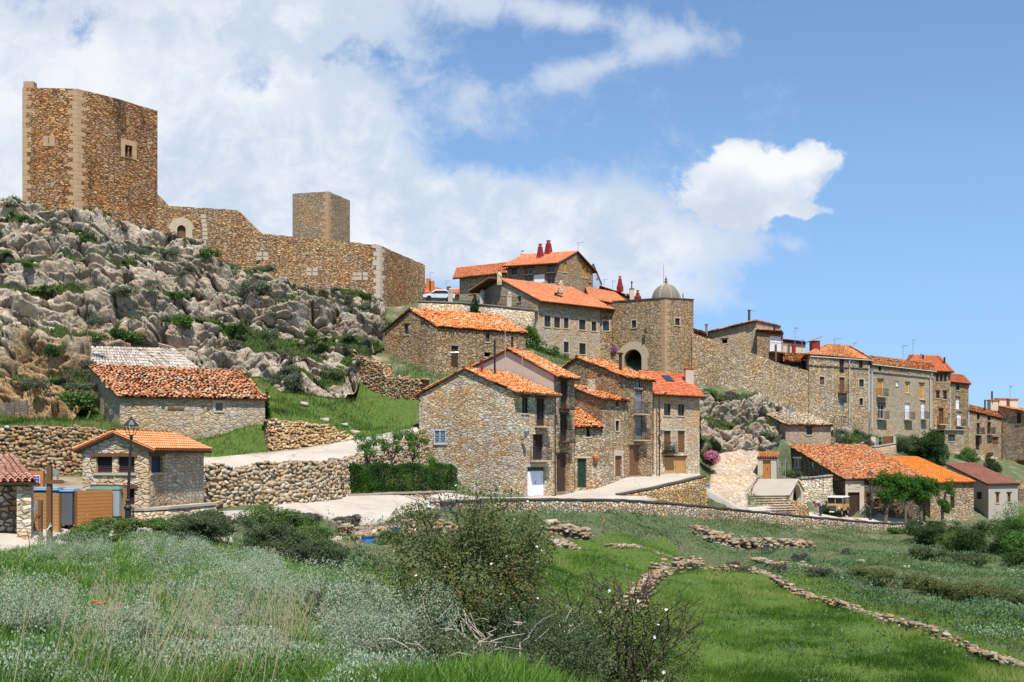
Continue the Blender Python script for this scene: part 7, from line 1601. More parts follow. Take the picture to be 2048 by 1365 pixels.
for s_, (a, b_, c) in ((-1, (.47, -.16, .68)), (1, (.53, .14, .72))):
    mb = MB(); mb.box(pp_(a+.02, b_, c), (.05, .08, .09))
    for i in range(4): mb.tube([pp_(a+.02, b_-.03+i*.02, c-.03), pp_(a+.04, b_-.03+i*.02, c-.08), pp_(a+.03, b_-.03+i*.02, c-.115+.008*abs(i-1))], .009, 5)
    mb.tube([pp_(a, b_-.035*s_, c), pp_(a+.02, b_-.06*s_, c-.05)], .01, 5); mb.build('hand', MAT['skin'], pr)
for b_ in (-.12, .13): MB().box(pp_(.0, b_, .045), (.27, .10, .10)).build('shoe', MAT['rubber'], pr, bevel=.03)
# ================================================================== PLANTS
RG = np.random.default_rng(77)
def zat(u, Y): x, y = XY(u, Y); return x, y, g1(x, y)
def bush(name, label, cat, cx, cy, zb, blobs, n, leaf, mat, seed, group=None, gap=.8, gf=1.6, stems=8, sm='bark_dark', flowers=None, twig=0, copyname=None, aspect=1.8, up=0.):
    """blobs relative to (cx, cy, zb)"""
    rg = random.Random(seed); t_ = thing(name, (cx, cy, zb), label, cat, group)
    bl = [(cx+a, cy+b_, zb+c, d, e, f) for a, b_, c, d, e, f in blobs]
    V, Fq, rn = leaf_cloud(bl, n, leaf, seed, gap=gap, gf=gf, aspect=aspect, up=up); np_mesh('foliage', V, Fq, MAT[mat], t_, rn)
    if stems:
        mb = MB(); tips = []
        for i in range(stems): q = bl[rg.randrange(len(bl))]; tips.append((q[0]+rg.uniform(-.7, .7)*q[3], q[1]+rg.uniform(-.7, .7)*q[4], q[2]+rg.uniform(-.1, .8)*q[5]))
        h_ = max(q[2]+q[5] for q in bl)-zb; branches(mb, (cx, cy, zb-.1), tips, max(.01, h_*.009), max(.003, h_*.003), rg, sag=h_*.12)
        for i in range(twig):
            q = bl[rg.randrange(len(bl))]; a = rg.uniform(0, 6.28); s0 = (q[0]+.6*q[3]*math.cos(a), q[1]+.6*q[4]*math.sin(a), q[2]+rg.uniform(0, .6)*q[5]); s1 = (s0[0]+.6*q[3]*math.cos(a)*rg.uniform(.4, 1.2), s0[1]+.5*q[4]*math.sin(a), s0[2]+q[5]*rg.uniform(.1, .7))
            branches(mb, s0, [s1], .007, .003, rg, sag=.08, n=3)
        mb.build('stems', MAT[sm], t_)
    if flowers:
        nf, fs, fm = flowers; rr = np.random.default_rng(seed+5); B_ = np.array(bl); ci = rr.integers(0, len(B_), nf); d = rr.normal(size=(nf, 3)); d[:, 1] = -np.abs(d[:, 1]); d[:, 2] = np.abs(d[:, 2])*.7; d /= np.linalg.norm(d, axis=1, keepdims=True)
        p = B_[ci, :3]+d*B_[ci, 3:]*1.0; Vs = []; 
        for i in range(nf):
            nrm = d[i]+rr.normal(0, .4, 3); nrm /= np.linalg.norm(nrm); a = np.cross(nrm, (0, 0, 1.01)); a /= np.linalg.norm(a); b_ = np.cross(nrm, a)
            for j in range(5):
                t = j*1.257; c, s_ = math.cos(t), math.sin(t); c2, s2 = math.cos(t+.5), math.sin(t+.5); c3, s3 = math.cos(t-.5), math.sin(t-.5)
                Vs += [p[i], p[i]+(a*c3+b_*s3)*fs*.7+nrm*fs*.15, p[i]+(a*c+b_*s_)*fs+nrm*fs*.25, p[i]+(a*c2+b_*s2)*fs*.7+nrm*fs*.15]
        np_mesh('flowers', np.array(Vs), np.arange(len(Vs)).reshape(-1, 4), MAT[fm], t_)
    return t_
# the wild rose in the middle, and its sparser neighbour
x, y = XY(872, 12.6); zb = -2.95
bush('wild_rose', 'big sprawling wild rose bush with small white flowers in the middle foreground', 'bush', x, y, zb,
     [(.1, 0, .95, 1.2, 1.0, .9), (-.9, -.3, .5, 1.15, .9, .55), (.6, .2, 1.3, .85, .8, .95), (.85, .1, .75, .85, .8, .8), (.55, .1, 2.0, .75, .6, .6), (-1.25, -.2, .55, .8, .7, .55), (.0, .0, 1.95, .6, .5, .5), (-.1, -.4, .35, 1.5, .9, .6), (1.05, .1, 1.6, .5, .5, .6), (.2, -.2, .0, 1.3, .9, .6)],
     95000, .036, 'leaf_rose', 3, gap=.7, gf=2.2, stems=60, twig=140, flowers=(60, .018, 'petal_white'))
x, y = XY(1240, 10.6)
bush('wild_rose', 'thin twiggy wild rose with few leaves at the bottom edge right of centre', 'bush', x, y, -3.05,
     [(0, 0, .85, .75, .6, .7), (.4, 0, .8, .5, .5, .7), (-.45, 0, 1.0, .5, .5, .75), (.05, 0, 1.4, .4, .3, .4), (-.15, .0, .3, 1.0, .5, .5)], 34000, .026, 'leaf_rose', 9, gap=.5, gf=2.4, stems=60, twig=150, flowers=(14, .022, 'petal_white'), sm='bark_dark')
x, y, zb_ = zat(760, 12.2)
bush('low_shrub', 'low olive green twiggy shrub left of the big wild rose', 'bush', x, y, zb_, [(0, 0, .45, .75, .6, .5), (.6, .1, .35, .6, .5, .45), (-.5, .3, .4, .5, .5, .4)], 16000, .03, 'leaf_olive', 12, gap=.8, gf=1.7, stems=24, twig=30)
x, y, zb_ = zat(1010, 9.0)
bush('low_shrub', 'low dry green shrub at the bottom edge under the wild rose', 'bush', x, y, zb_, [(0, 0, .38, .65, .5, .45), (.5, .1, .3, .5, .4, .38), (-.6, .1, .38, .6, .4, .45)], 24000, .024, 'leaf_olive', 13, gap=.8, gf=1.9, stems=20, twig=24, sm='twig_grey')
x, y, zb_ = zat(900, 8.0)
bush('low_shrub', 'low green shrub at the bottom edge between silver shrub and dead stems', 'bush', x, y, zb_, [(0, 0, .22, .5, .4, .28), (-.4, .1, .18, .4, .4, .22), (.4, 0, .2, .4, .4, .25)], 14000, .024, 'leaf_olive', 14, gap=.6, gf=1.9, stems=20, twig=20, sm='twig_grey')
# bank shrubs hiding the road
bk = [(235, 40.0, .34, .9, 'leaf_bush', 'pale green bramble in front of the street lamp foot'), (335, 41.5, .3, .95, 'leaf_bush', 'mid green bramble right of the lamp foot along the road edge'), (445, 42.5, .48, 1.25, 'leaf_olive', 'olive bramble left half of the tall thicket by the road'),
      (545, 43.5, .66, 1.4, 'leaf_bush', 'tall dense bramble hiding the road left of the barrels'), (600, 41.0, .42, .95, 'leaf_bush', 'rounded green bush between the tall bramble and the barrels'), (400, 38.5, .6, .8, 'leaf_olive', 'small olive bush below the tall bramble thicket'),
      (540, 37.5, .8, .95, 'leaf_olive', 'yellow green bush on the bank below the tall dense bramble'), (190, 37.2, .42, .8, 'leaf_bush', 'light green bush nearest to the wooden signposts'), (640, 35, .6, .9, 'leaf_olive', 'olive shrub on the bank under the blue barrels'),
      (700, 51.0, .28, .6, 'leaf_heath', 'grey brown heath shrub above the large barrel'), (840, 54.5, .32, .6, 'leaf_heath', 'grey green shrub on the bank right of the small barrel'), (770, 46.5, .45, .6, 'leaf_bush', 'small green bush right of the large blue barrel'), (600, 46.5, .3, .8, 'leaf_heath', 'dry grey shrub at the road edge left of the barrels')]
for i, (u, Y, hr, wr, m_, lab) in enumerate(bk):
    wr *= 1.3; hr *= 1.08
    x, y, z = zat(u, Y); rg = random.Random(i*3+1)
    bush('bramble', lab, 'bush', x, y, z, [(rg.uniform(-.6, .6)*wr, rg.uniform(-.3, .3)*wr, hr*rg.uniform(.45, .9), wr*rg.uniform(.6, .9), wr*.7, hr*rg.uniform(.5, .75)) for _ in range(6)], int(11000*wr), .075, m_, 20+i, 'shrubs along the bank', gap=.8, gf=1.5, stems=14, twig=18, sm='twig_grey')
# silver shrubs and foreground greenery
sv = [(430, 11.0, .62, .72, 'large silvery grey shrub standing alone in the left foreground'), (780, 8.6, .52, .55, 'silvery shrub at the bottom edge left of the wild rose'), (60, 8.4, .42, .45, 'silvery shrub in the bottom left corner'), (235, 8.0, .30, .35, 'small silvery shrub near the pale foreground boulder'),
      (620, 17.5, .5, .8, 'silvery shrub patch behind and right of the lone large one'), (330, 24.5, .55, 1.0, 'silvery shrub patch just in front of the brambles'), (150, 29.5, .5, 1.0, 'silvery shrub below the wooden signposts'), (500, 22, .45, .8, 'silvery shrub mid slope behind the large foreground one'), (700, 10.2, .38, .4, 'thin silvery tuft between the two bottom silver shrubs')]
for i, (u, Y, hr, wr, lab) in enumerate(sv):
    hr *= 1.25; wr *= 1.15
    x, y, z = zat(u, Y); rg = random.Random(i*5+2)
    bush('silver_shrub', lab, 'shrub', x, y, z, [(rg.uniform(-.5, .5)*wr, rg.uniform(-.4, .4)*wr, hr*rg.uniform(.5, .9), wr*rg.uniform(.5, .8), wr*.6, hr*rg.uniform(.55, .8)) for _ in range(6)], 26000 if Y < 15 else 14000, .024 if Y < 15 else .045, 'leaf_silver', 50+i, 'silver leaved shrubs', gap=.5, gf=2.2, stems=10, sm='twig_grey', aspect=3.0, up=.3)
# hedge
A, B_ = np.array(XY(674, 59.4)), np.array(XY(903, 68.3)); n_ = 16; hb = []
for i in range(n_):
    q = A+(B_-A)*i/(n_-1); hb.append((q[0], q[1], -2.35+.8, .45, .42, .95)); hb.append((q[0], q[1], -2.35+.35, .45, .42, .5)); hb.append((q[0]+.1, q[1], -2.35+1.3, .42, .42, .40+.05*math.sin(i*2.1)))
hd_ = thing('hedge', (*((A+B_)/2), -2.5), 'trimmed dark green hedge in front of the honey stone house', 'hedge')
n_ = 52000; hr_ = np.random.default_rng(8); tt = hr_.random(n_); dh = (B_-A)/np.linalg.norm(B_-A); nh = np.array((dh[1], -dh[0])); face = hr_.random(n_)
oo = np.where(face < .55, .5+hr_.normal(0, .05, n_), hr_.uniform(-.5, .5, n_)); zz = np.where(face < .55, hr_.random(n_), np.where(face < .85, 1+hr_.normal(0, .03, n_), hr_.random(n_)))
bp = A[None]+(B_-A)[None]*tt[:, None]+nh[None]*oo[:, None]; hz_ = -2.6+zz*(1.85+.10*np.sin(tt*23)+.06*np.sin(tt*61)-.12*tt); bp = bp+nh*((fbm(np.stack([bp[:, 0]*1.6, bp[:, 1]*1.6, hz_*1.6], 1), 3, 4)-.5)*.35)[:, None]
V, Fq, rn = leaf_cloud([(0, 0, 0, 1e-4, 1e-4, 1e-4)], n_, .075, 5, aspect=1.5); V = V+np.repeat(np.stack([bp[:, 0], bp[:, 1], hz_], 1), 4, axis=0); rn = np.clip(hr_.random(n_)*.6+(fbm(np.stack([bp[:, 0]*1.2, bp[:, 1]*1.2, hz_*1.2], 1), 3, 6)-.5)*1.5+.15, 0, 1); np_mesh('foliage', V, Fq, MAT['leaf_hedge'], hd_, rn)
mb = MB()
for i in range(12): q = A+(B_-A)*(i+.5)/12; mb.tube([(q[0], q[1], -2.7), (q[0]+.05, q[1], -1.2)], .03, 5)
mb.build('stems', MAT['bark_dark'], hd_)
def small_tree(u, Y, vb, vt, label, forks, leaf='leaf_fresh', n=2600, size=.10, seed=1, tr=.07, group=None, name='small_tree', cw=.42, bark='bark_dark', split=.45, hub=None):
    x, y, zb = P(u, vb, Y); H = (vb-vt)/F*Y; rg = random.Random(seed); t_ = thing(name, (x, y, zb), label, 'tree', group); mb = MB(); bl = []
    hub = hub or (0, 0); hx, hz = x+hub[0], zb+H*split
    mb.tube([(x, y, zb-.3), (x+hub[0]*.3, y, zb+H*split*.4), (hx, y, hz)], [tr*1.25, tr, tr*.8], 8)
    for a, b_, c in forks:
        tip = (hx+a, y+b_, zb+H*c); branches(mb, (hx, y, hz-.05), [tip], tr*.6, tr*.25, rg, sag=.12)
        bl.append((tip[0], tip[1], tip[2], cw, cw, cw*1.05)); bl.append((tip[0]+rg.uniform(-.3, .3)*cw*2, tip[1]+rg.uniform(-.2, .2), tip[2]-cw*.5, cw*.75, cw*.75, cw*.8))
    mb.build('trunk', MAT[bark], t_)
    V, Fq, rn = leaf_cloud(bl, n, size, seed, gap=.7, gf=1.0); np_mesh('crown', V, Fq, MAT[leaf], t_, rn); return t_
TG = 'small pruned trees behind the hedge'
small_tree(738, 63.5, 940, 874, 'leftmost small pruned tree behind the hedge', [(-.55, 0, .95), (-.2, .2, .75), (.35, 0, .95), (.1, -.1, .6), (-.45, 0, .65)], seed=1, group=TG, split=.2)
small_tree(783, 64.8, 940, 866, 'middle small pruned tree behind the hedge', [(-.6, 0, .88), (.25, .1, .92), (.55, 0, .98), (.3, .1, .6), (-.35, 0, .7)], seed=2, group=TG, split=.2)
small_tree(825, 66.5, 940, 864, 'tallest small pruned tree behind the hedge, next to the house', [(-.35, 0, 1.0), (.1, .1, .8), (.6, 0, .88), (.15, 0, .5)], seed=3, group=TG, split=.2)
small_tree(862, 68.2, 938, 918, 'tiny sapling between hedge and house wall', [(0, 0, .8)], n=700, seed=4, group=TG, cw=.3)
# pruned plane trees by the car
PG = 'pruned plane trees in front of the barns'
small_tree(1770, 98.5, 1044, 955, 'leftmost leaning plane tree with broad crown beside the street lamp', [(-.9, 0, .82), (-.2, .2, .95), (.5, 0, .88), (.3, .3, .68), (-.4, -.2, .68), (1.1, 0, .75)], 'leaf_plane', 8500, .17, 11, .17, PG, 'plane_tree', 1.0, 'bark', .55, (.45, 0))
small_tree(1811, 99.3, 1044, 955, 'slender straight plane tree, second from the street lamp', [(-.5, 0, .95), (.4, 0, .92), (.1, .2, .72), (.9, 0, .8), (-.5, 0, .72)], 'leaf_plane', 6500, .17, 12, .12, PG, 'plane_tree', .9, 'bark', .55)
small_tree(1842, 99.6, 1040, 962, 'third plane tree with pale lopped trunk', [(-.2, 0, .95), (.5, 0, .9), (.1, 0, .65)], 'leaf_plane', 4500, .17, 13, .16, PG, 'plane_tree', .8, 'bark', .5)
small_tree(1885, 101, 1036, 958, 'fork shaped pruned plane tree in front of the bright orange roof', [(-1.0, 0, .88), (-.6, 0, .75), (.7, 0, .88), (.45, 0, .68), (0, 0, .45), (.2, 0, .3)], 'leaf_plane', 3600, .17, 14, .15, PG, 'plane_tree', .62, 'bark', .3)
# evergreens and bushes among the houses
def mass(name, label, cat, u, Y, zb, blobs, n, leaf, mat, seed, **k): x, y = XY(u, Y); return bush(name, label, cat, x, y, zb, blobs, n, leaf, mat, seed, **k)
mass('cypress', 'slim dark cypress at the right end of the long barn', 'tree', 533, 69.5, 2.0, [(0, 0, .7, .26, .26, .8), (0, 0, 1.5, .22, .22, .8), (0, 0, 2.2, .12, .12, .5)], 3800, .07, 'leaf_cypress', 60, stems=1, gap=.3)
mass('conifer', 'small dark pyramid conifer against the railed terrace wall', 'tree', 948, 117.5, ZV(634, 117.5), [(0, 0, .4, .8, .7, .7), (0, 0, 1.1, .6, .55, .7), (.1, 0, 1.8, .35, .35, .6), (.1, 0, 2.3, .15, .15, .4)], 2600, .16, 'leaf_cypress', 61, stems=1, gap=.3)
mass('ivy_bush', 'large green bush spilling down between the dark barn and long house', 'bush', 1085, 108, ZV(722, 108), [(-1.3, 1, 2.2, 1.0, 1.0, 1.6), (-.6, .5, 1.5, 1.2, 1.0, 1.3), (.5, 0, .9, 1.3, 1.0, .9), (1.6, 0, .4, 1.2, 1.0, .6), (-1.0, .5, .4, 1.4, 1, .8), (-1.5, 1, 3.2, .5, .5, .8)], 9500, .18, 'leaf_hedge', 62, stems=6, gap=.5)
mass('evergreen_bush', 'huge dense dark green bush below the tall grey row of houses', 'bush', 1852, 124, ZV(932, 124), [(0, 0, 2.2, 2.3, 2.0, 2.1), (1.0, 0, 1.6, 1.7, 1.8, 1.9), (-1.4, 0, 2.4, 1.7, 1.6, 1.4), (.6, 0, 3.4, 1.7, 1.5, 1.1), (-.4, 0, 1.0, 2.0, 1.6, 1.2), (1.0, 0, .3, 1.2, 1.2, 1.2)], 15000, .2, 'leaf_dark', 63, stems=5, gap=.5, gf=1.2)
mass('evergreen_bush', 'looser greyish bush joined to the left of the huge dark one', 'bush', 1808, 122, ZV(905, 122), [(0, 0, .9, 1.2, 1.1, 1.0), (-.5, 0, 1.5, .8, .8, .8)], 4200, .16, 'leaf_olive', 64, stems=5, gap=.6)
mass('leafy_bush', 'rounded mid green bush behind the maroon roof', 'bush', 1932, 128, ZV(928, 128), [(0, 0, .7, 1.6, 1.3, .9), (.3, 0, 1.3, 1.1, 1.1, .8), (-.8, 0, .5, .9, 1, .7)], 6500, .17, 'leaf_bush', 65, stems=4, gap=.6)
mass('leafy_bush', 'dark narrow bush right of the rounded one behind the maroon roof', 'bush', 1983, 127, ZV(945, 127), [(0, 0, .8, .9, .9, 1.0), (-.2, 0, 1.7, .6, .6, .8), (.5, 0, .4, .8, .8, .7)], 5000, .15, 'leaf_dark', 66, stems=4, gap=.6)
mass('oleander', 'oleander bush covered in pink blossom beside the cobbled slope', 'bush', 1419, 97.5, ZV(932, 97.5), [(0, 0, .6, .75, .6, .6), (.3, 0, 1.0, .6, .5, .45), (-.35, 0, .9, .55, .5, .55)], 2600, .14, 'leaf_dark', 67, stems=8, gap=.5, sm='bark')
x, y = XY(1422, 97.2); V, Fq, rn = leaf_cloud([(x, y-.2, ZV(932, 97.5)+.95, .75, .5, .55), (x+.35, y-.2, ZV(932, 97.5)+.7, .5, .5, .5)], 2200, .13, 5, shell=6, gap=.5, gf=2.); np_mesh('blossom', V, Fq, MAT['leaf_pink'], bpy.data.objects['oleander'], rn)
yb = [(1575, 100.5, 'grass green yard shrub by the iron gate'), (1592, 101, 'taller yard shrub under the lattice window'), (1650, 97.3, 'dark flowering plant beside the bending person')]
for i, (u, Y, lab) in enumerate(yb): x, y = XY(u, Y); z = [ZV(958, 100), ZV(958, 100), g1(x, y)][i]; bush('yard_plant', lab, 'plant', x, y, z, [(0, 0, .5, .5, .5, .5), (.3, 0, .4, .4, .4, .4)], 1500, .11, ['leaf_bush', 'leaf_olive', 'leaf_dark'][i], 70+i, stems=5, gap=.6)
# lower right thickets
lr_ = [(1870, 86, 1.9, 2.2, 'leaf_dark', 'dark rounded thicket below the plane trees'), (1925, 83, 1.5, 2.0, 'leaf_bush', 'mid green bush between the two dark thickets'), (1985, 80, 2.3, 2.3, 'leaf_dark', 'dark thicket near the right edge below the grey barn'),
       (2030, 92, 2.6, 1.8, 'leaf_fresh', 'bright yellow green bush at the right edge'), (2045, 78, 1.8, 2.0, 'leaf_fresh', 'fresh green bush cut by the right edge'), (1855, 73, .95, 1.2, 'leaf_olive', 'olive bush below the dark rounded thicket'), (1935, 70, .9, 1.5, 'leaf_olive', 'low yellow olive bush at the foot of the dark thicket'), (1790, 93, .6, .7, 'leaf_bush', 'small bush at the street wall under the plane trees'), (2060, 70, 1.3, 1.5, 'leaf_dark', 'dark bush at the far right edge above the meadow')]
for i, (u, Y, hr, wr, m_, lab) in enumerate(lr_):
    x, y, z = zat(u, Y); rg = random.Random(i*7+1)
    bush('thicket', lab, 'bush', x, y, z-.2, [(rg.uniform(-.6, .6)*wr, rg.uniform(-.4, .4)*wr, hr*rg.uniform(.4, .8), wr*rg.uniform(.5, .8), wr*.6, hr*rg.uniform(.45, .7)) for _ in range(7)], int(5200*wr), .13, m_, 80+i, 'bushes at the right edge of the slope', gap=.7, gf=1.4, stems=8)
sb = [(1370, 62), (1500, 61), (1560, 62.5), (1640, 60), (1730, 58.5), (1765, 57), (1830, 55.5), (1860, 54), (1905, 52.5), (1950, 51.5), (2005, 50), (2040, 49.5), (1470, 66), (1600, 72), (1690, 75), (1530, 76)]
for i, (u, Y) in enumerate(sb):
    x, y, z = zat(u, Y); rg = random.Random(i*11+3); big = u > 1700 and Y < 60; hr = .85 if big else .5; wr = 1.0 if big else .7
    bush('scrub_bush', 'dark brown green scrub bush in the row above the lower meadow' if big else 'low tussock of scrub on the slope between the meadow walls', 'bush', x, y, z-.1, [(rg.uniform(-.7, .7)*wr, rg.uniform(-.4, .4)*wr, hr*rg.uniform(.4, .8), wr*rg.uniform(.45, .7), wr*.6, hr*rg.uniform(.45, .65)) for _ in range(5)], 5200 if big else 2600, .085, 'leaf_rose' if big else 'leaf_heath', 100+i, 'row of scrub above the lower meadow' if big else 'low scrub tussocks on the slope', gap=.7, gf=1.5, stems=8, twig=8)
# ---- shrubs over the crag: four kinds copied over ledges and cracks
protos = []
for j, (m_, nm, lab) in enumerate((('leaf_scrub', 'rock_shrub', 'low grey green cushion shrub clinging to the limestone crag'), ('leaf_dark', 'rock_bush', 'dark green bush growing from a crack of the limestone crag'), ('leaf_heath', 'heath_shrub', 'brown grey heath shrub on a ledge of the limestone crag'), ('leaf_bush', 'green_rock_bush', 'fresh green bush on a grassy ledge of the limestone crag'))):
    rg = random.Random(j+40)
    V, Fq, rn = leaf_cloud([(rg.uniform(-.5, .5), rg.uniform(-.4, .4), rg.uniform(.15, .45), rg.uniform(.45, .7), .5, rg.uniform(.35, .5)) for _ in range(6)], 1500, .13, 200+j, gap=.6, gf=1.2)
    protos.append((np_mesh(nm, V, Fq, MAT[m_], None, rn), lab, nm))
NC, NR, _ = CR.shape; spots = []
veg2 = fbm(CR.reshape(-1, 3)*[.10, .10, .15]+2, 3, 61).reshape(NC, NR)
tries = 0
while len(spots) < 270 and tries < 40000:
    tries += 1; i = int(RG.integers(8, NC-8)); j = int(RG.integers(6, NR-6)); p = CR[i, j]
    sl_ = (CR[i, j+4, 2]-CR[i, j-4, 2])/(np.hypot(*(CR[i, j+4, :2]-CR[i, j-4, :2]))+.05)
    if sl_ > 1.1 or veg2[i, j] < .40+.12*RG.random(): continue
    if any((p[0]-q[0])**2+(p[1]-q[1])**2+(p[2]-q[2])**2 < 1.0 for q in spots): continue
    spots.append(p)
for A3 in (CR2, CR3):
    for _ in range(12): i = int(RG.integers(5, A3.shape[0]-5)); j = int(RG.integers(5, A3.shape[1]-5)); spots.append(A3[i, j])
for u_, Y_, dz_ in ((165, 70.5, .2), (178, 71.5, 1.0), (190, 74, 1.8), (120, 72, 3.0), (205, 77, 4.0)):
    x_, y_, z_ = zat(u_, Y_); spots.append(np.array((x_, y_-.9, z_+dz_)))
first = [True]*4
for p in spots:
    j = int(RG.choice(4, p=[.45, .15, .27, .13])); o, lab, nm = protos[j]
    if first[j]: first[j] = False; c_ = o
    else: c_ = o.copy(); C.objects.link(c_)
    s = RG.uniform(.6, 1.55); c_.location = (p[0], p[1]-.15, p[2]-.1*s); c_.rotation_euler = (0, 0, RG.random()*6.28); c_.scale = (s*RG.uniform(.8, 1.4), s, s*RG.uniform(.6, 1.0))
    tag(c_, lab, 'shrub', 'shrubs on the limestone crag')

# ---- loose stone walls of the meadow
def line_wall(label, ctrl, n, sizes, w_=.5, hgt=.45, seed=1, name='dry_stone_wall', cat='wall', group=None):
    q = np.array([(K(u)*Y, Y) for u, Y in ctrl]); L = np.r_[0, np.cumsum(np.hypot(*np.diff(q, axis=0).T))]; rg = np.random.default_rng(seed); s = rg.random(n)*L[-1]
    x = np.interp(s, L, q[:, 0])+rg.normal(0, w_*.45, n); y = np.interp(s, L, q[:, 1])+rg.normal(0, w_*.45, n); lum = .35+1.1*vnoise(np.stack([s*.4, s*0, s*0], 1), seed)
    z = G(x, y)+rg.random(n)**1.3*hgt*lum
    o = stone_pile(name, np.stack([x, y, z], 1), MAT['loose_stone'], sizes, seed, .6, origin=(q[0][0], q[0][1], g1(*q[0]))); return tag(o, label, cat, group)
line_wall('curving tumbled stone wall on the left side of the lower meadow', [(1250, 43.5), (1262, 46), (1290, 53), (1340, 60), (1405, 66.2)], 420, (.10, .26), .55, .5, 1)
line_wall('long low tumbled stone wall crossing the meadow down to the right edge', [(1425, 66.3), (1500, 61), (1600, 53.6), (1700, 48.3), (1800, 43.8), (1900, 40.3), (2060, 35.4)], 900, (.08, .20), .35, .32, 2)
line_wall('rubble heap of pale stones in the upper meadow right of the rose bush', [(1100, 63.5), (1170, 64.2)], 190, (.12, .30), .8, .75, 3, 'rubble_heap', 'stone heap')
line_wall('scattered stones below the pale rubble heap', [(1110, 61.5), (1140, 60.4)], 120, (.1, .25), .7, .2, 4, 'rubble_heap', 'stone heap')
line_wall('collapsed terrace rubble below the street wall', [(1395, 77), (1440, 77.8), (1500, 78.5), (1540, 77)], 460, (.12, .30), .9, .8, 5, 'rubble_bank', 'stone heap')
line_wall('small rubble patch right of the collapsed terrace', [(1570, 80), (1612, 80.8)], 210, (.12, .30), .9, .4, 6, 'rubble_bank', 'stone heap')
line_wall('short run of stones on the mid slope above the meadow', [(1510, 70.5), (1560, 67.5), (1620, 64)], 170, (.10, .28), .5, .3, 7, 'rubble_bank', 'stone heap')
line_wall('tumbled stones on the bank around the blue barrels', [(690, 47), (730, 48), (800, 51.5), (860, 53), (920, 54)], 420, (.10, .32), 1.3, .4, 8, 'rubble_bank', 'stone heap')
line_wall('thin row of stones leading from the rubble heap', [(1215, 62.5), (1270, 63.5), (1330, 65), (1400, 67.5)], 260, (.09, .2), .45, .12, 9, 'rubble_bank', 'stone heap')
bs = [(650, 74, .34, 'pale rock in the bright grass below the crag, left one'), (690, 75.5, .25, 'pale rock in the bright grass below the crag, right one'), (712, 74.2, .38, 'low rock at the corner of grass and climbing road'), (610, 78, .32, 'grey rock at the upper edge of the bright grass slope'), (330, 7.9, .24, 'pale flat boulder at the bottom edge in the left foreground'), (843, 10.0, .20, 'pale rounded boulder between silver shrub and wild rose'), (415, 8.6, .13, 'small pale stone right of the flat foreground boulder'), (455, 39.2, .22, 'pale stone on the bank below the olive bramble'), (672, 43.5, .30, 'orange brown stone on the bank left of the barrels'), (1100, 66.3, .48, 'big grey upright stone beside the pale rubble heap'),
      (1120, 60.3, .32, 'low grey stone in the upper meadow'), (1130, 62, .25, 'small light stone in front of the rubble heap'), (1720, 70, .25, 'pale stone on the silver green slope'), (1810, 66, .25, 'pale stone lower on the silver green slope')]
for i, (u, Y, s, lab) in enumerate(bs):
    x, y, z = zat(u, Y); V, Fq = ROCKS[i % 8]; V = V*np.array((1.25, .9, .8))*s+np.array((x, y, z+s*.12))
    tag(np_mesh('boulder', V, Fq, MAT['bare_stone'], None, np.full(len(Fq), .5), origin=(x, y, z)), lab, 'boulder', 'loose boulders')

# ---- grass and ground cover: uncountable, one object per kind
def scatter(n, u0, u1, y0_, y1_, pw=1.0, seed=1, dens=None, excl=True):
    rg = np.random.default_rng(seed); u = u0+(u1-u0)*rg.random(n); t = rg.random(n)
    Y = (y0_**(1-pw)+(y1_**(1-pw)-y0_**(1-pw))*t)**(1/(1-pw)) if pw != 1 else y0_*(y1_/y0_)**t
    x = K(u)*Y; k_ = np.ones(n, bool)
    if excl:
        for pl in ROADS: k_ &= ~inpoly(x, Y, pl)
    if dens is not None: k_ &= dens(x, Y) > rg.random(n)
    return x[k_], Y[k_]
def lumpz(x, y):
    pz_ = np.stack([x*.45, y*.45, np.zeros_like(x)], 1); return G(x, y)+((fbm(pz_, 4, 3)-.5)*.55+(fbm(pz_*3.1, 3, 8)-.5)*.22)*np.where(y > 90, .6, 1)
def nz(x, y, f, s): return fbm(np.stack([x*f, y*f, np.zeros_like(x)], 1), 3, s)
def stuff(o, lab, cat): return tag(o, lab, cat, kind='stuff')
x, y = scatter(280000, -60, 1330, 6.2, 40, 1.6, 1, lambda x, y: np.clip(.25+2.5*(nz(x, y, .55, 4)-.35), .1, 1)); z = lumpz(x, y)
stuff(blade_mesh('grass', x, y, z, .17, .003+.0006*y, MAT['grass_fresh'], 1), 'fresh green foreground grass', 'grass')
def leaf_layer(name, x, y, z, hmax, size, mat, seed, up=.5, aspect=3., cf=1.2, low=.15):
    rg = np.random.default_rng(seed); n = len(x); cl = np.clip((nz(x, y, cf, seed+50)-.33)*3.2, low, 1)
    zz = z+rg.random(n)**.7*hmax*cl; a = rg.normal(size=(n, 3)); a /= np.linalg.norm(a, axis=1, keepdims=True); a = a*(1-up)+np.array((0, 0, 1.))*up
    b_ = np.cross(a, rg.normal(size=(n, 3))); b_ /= np.linalg.norm(b_, axis=1, keepdims=True); s = (size*(.6+.8*rg.random(n)))[:, None]; p = np.stack([x, y, zz], 1)
    V = np.stack([p-a*s*.5, p+b_*s*.5/aspect, p+a*s*.5, p-b_*s*.5/aspect], 1).reshape(-1, 3)
    return np_mesh(name, V, np.arange(n*4).reshape(-1, 4), mat, rnd=np.clip(rg.random(n)*.45+(zz-z)/hmax*.35+(nz(x, y, cf*.35, seed+70)-.4)*1.1, 0, 1))  # brightness rises with height; darker shade between tufts is painted in
def off_shrubs(x, y):
    k = np.ones(len(x))
    for u_, Y_, hr_, wr_, _l in sv: sx_, sy_ = XY(u_, Y_); k = np.where((x-sx_)**2+(y-sy_+wr_*.6)**2 < (wr_*1.5)**2, .12, k)
    return k
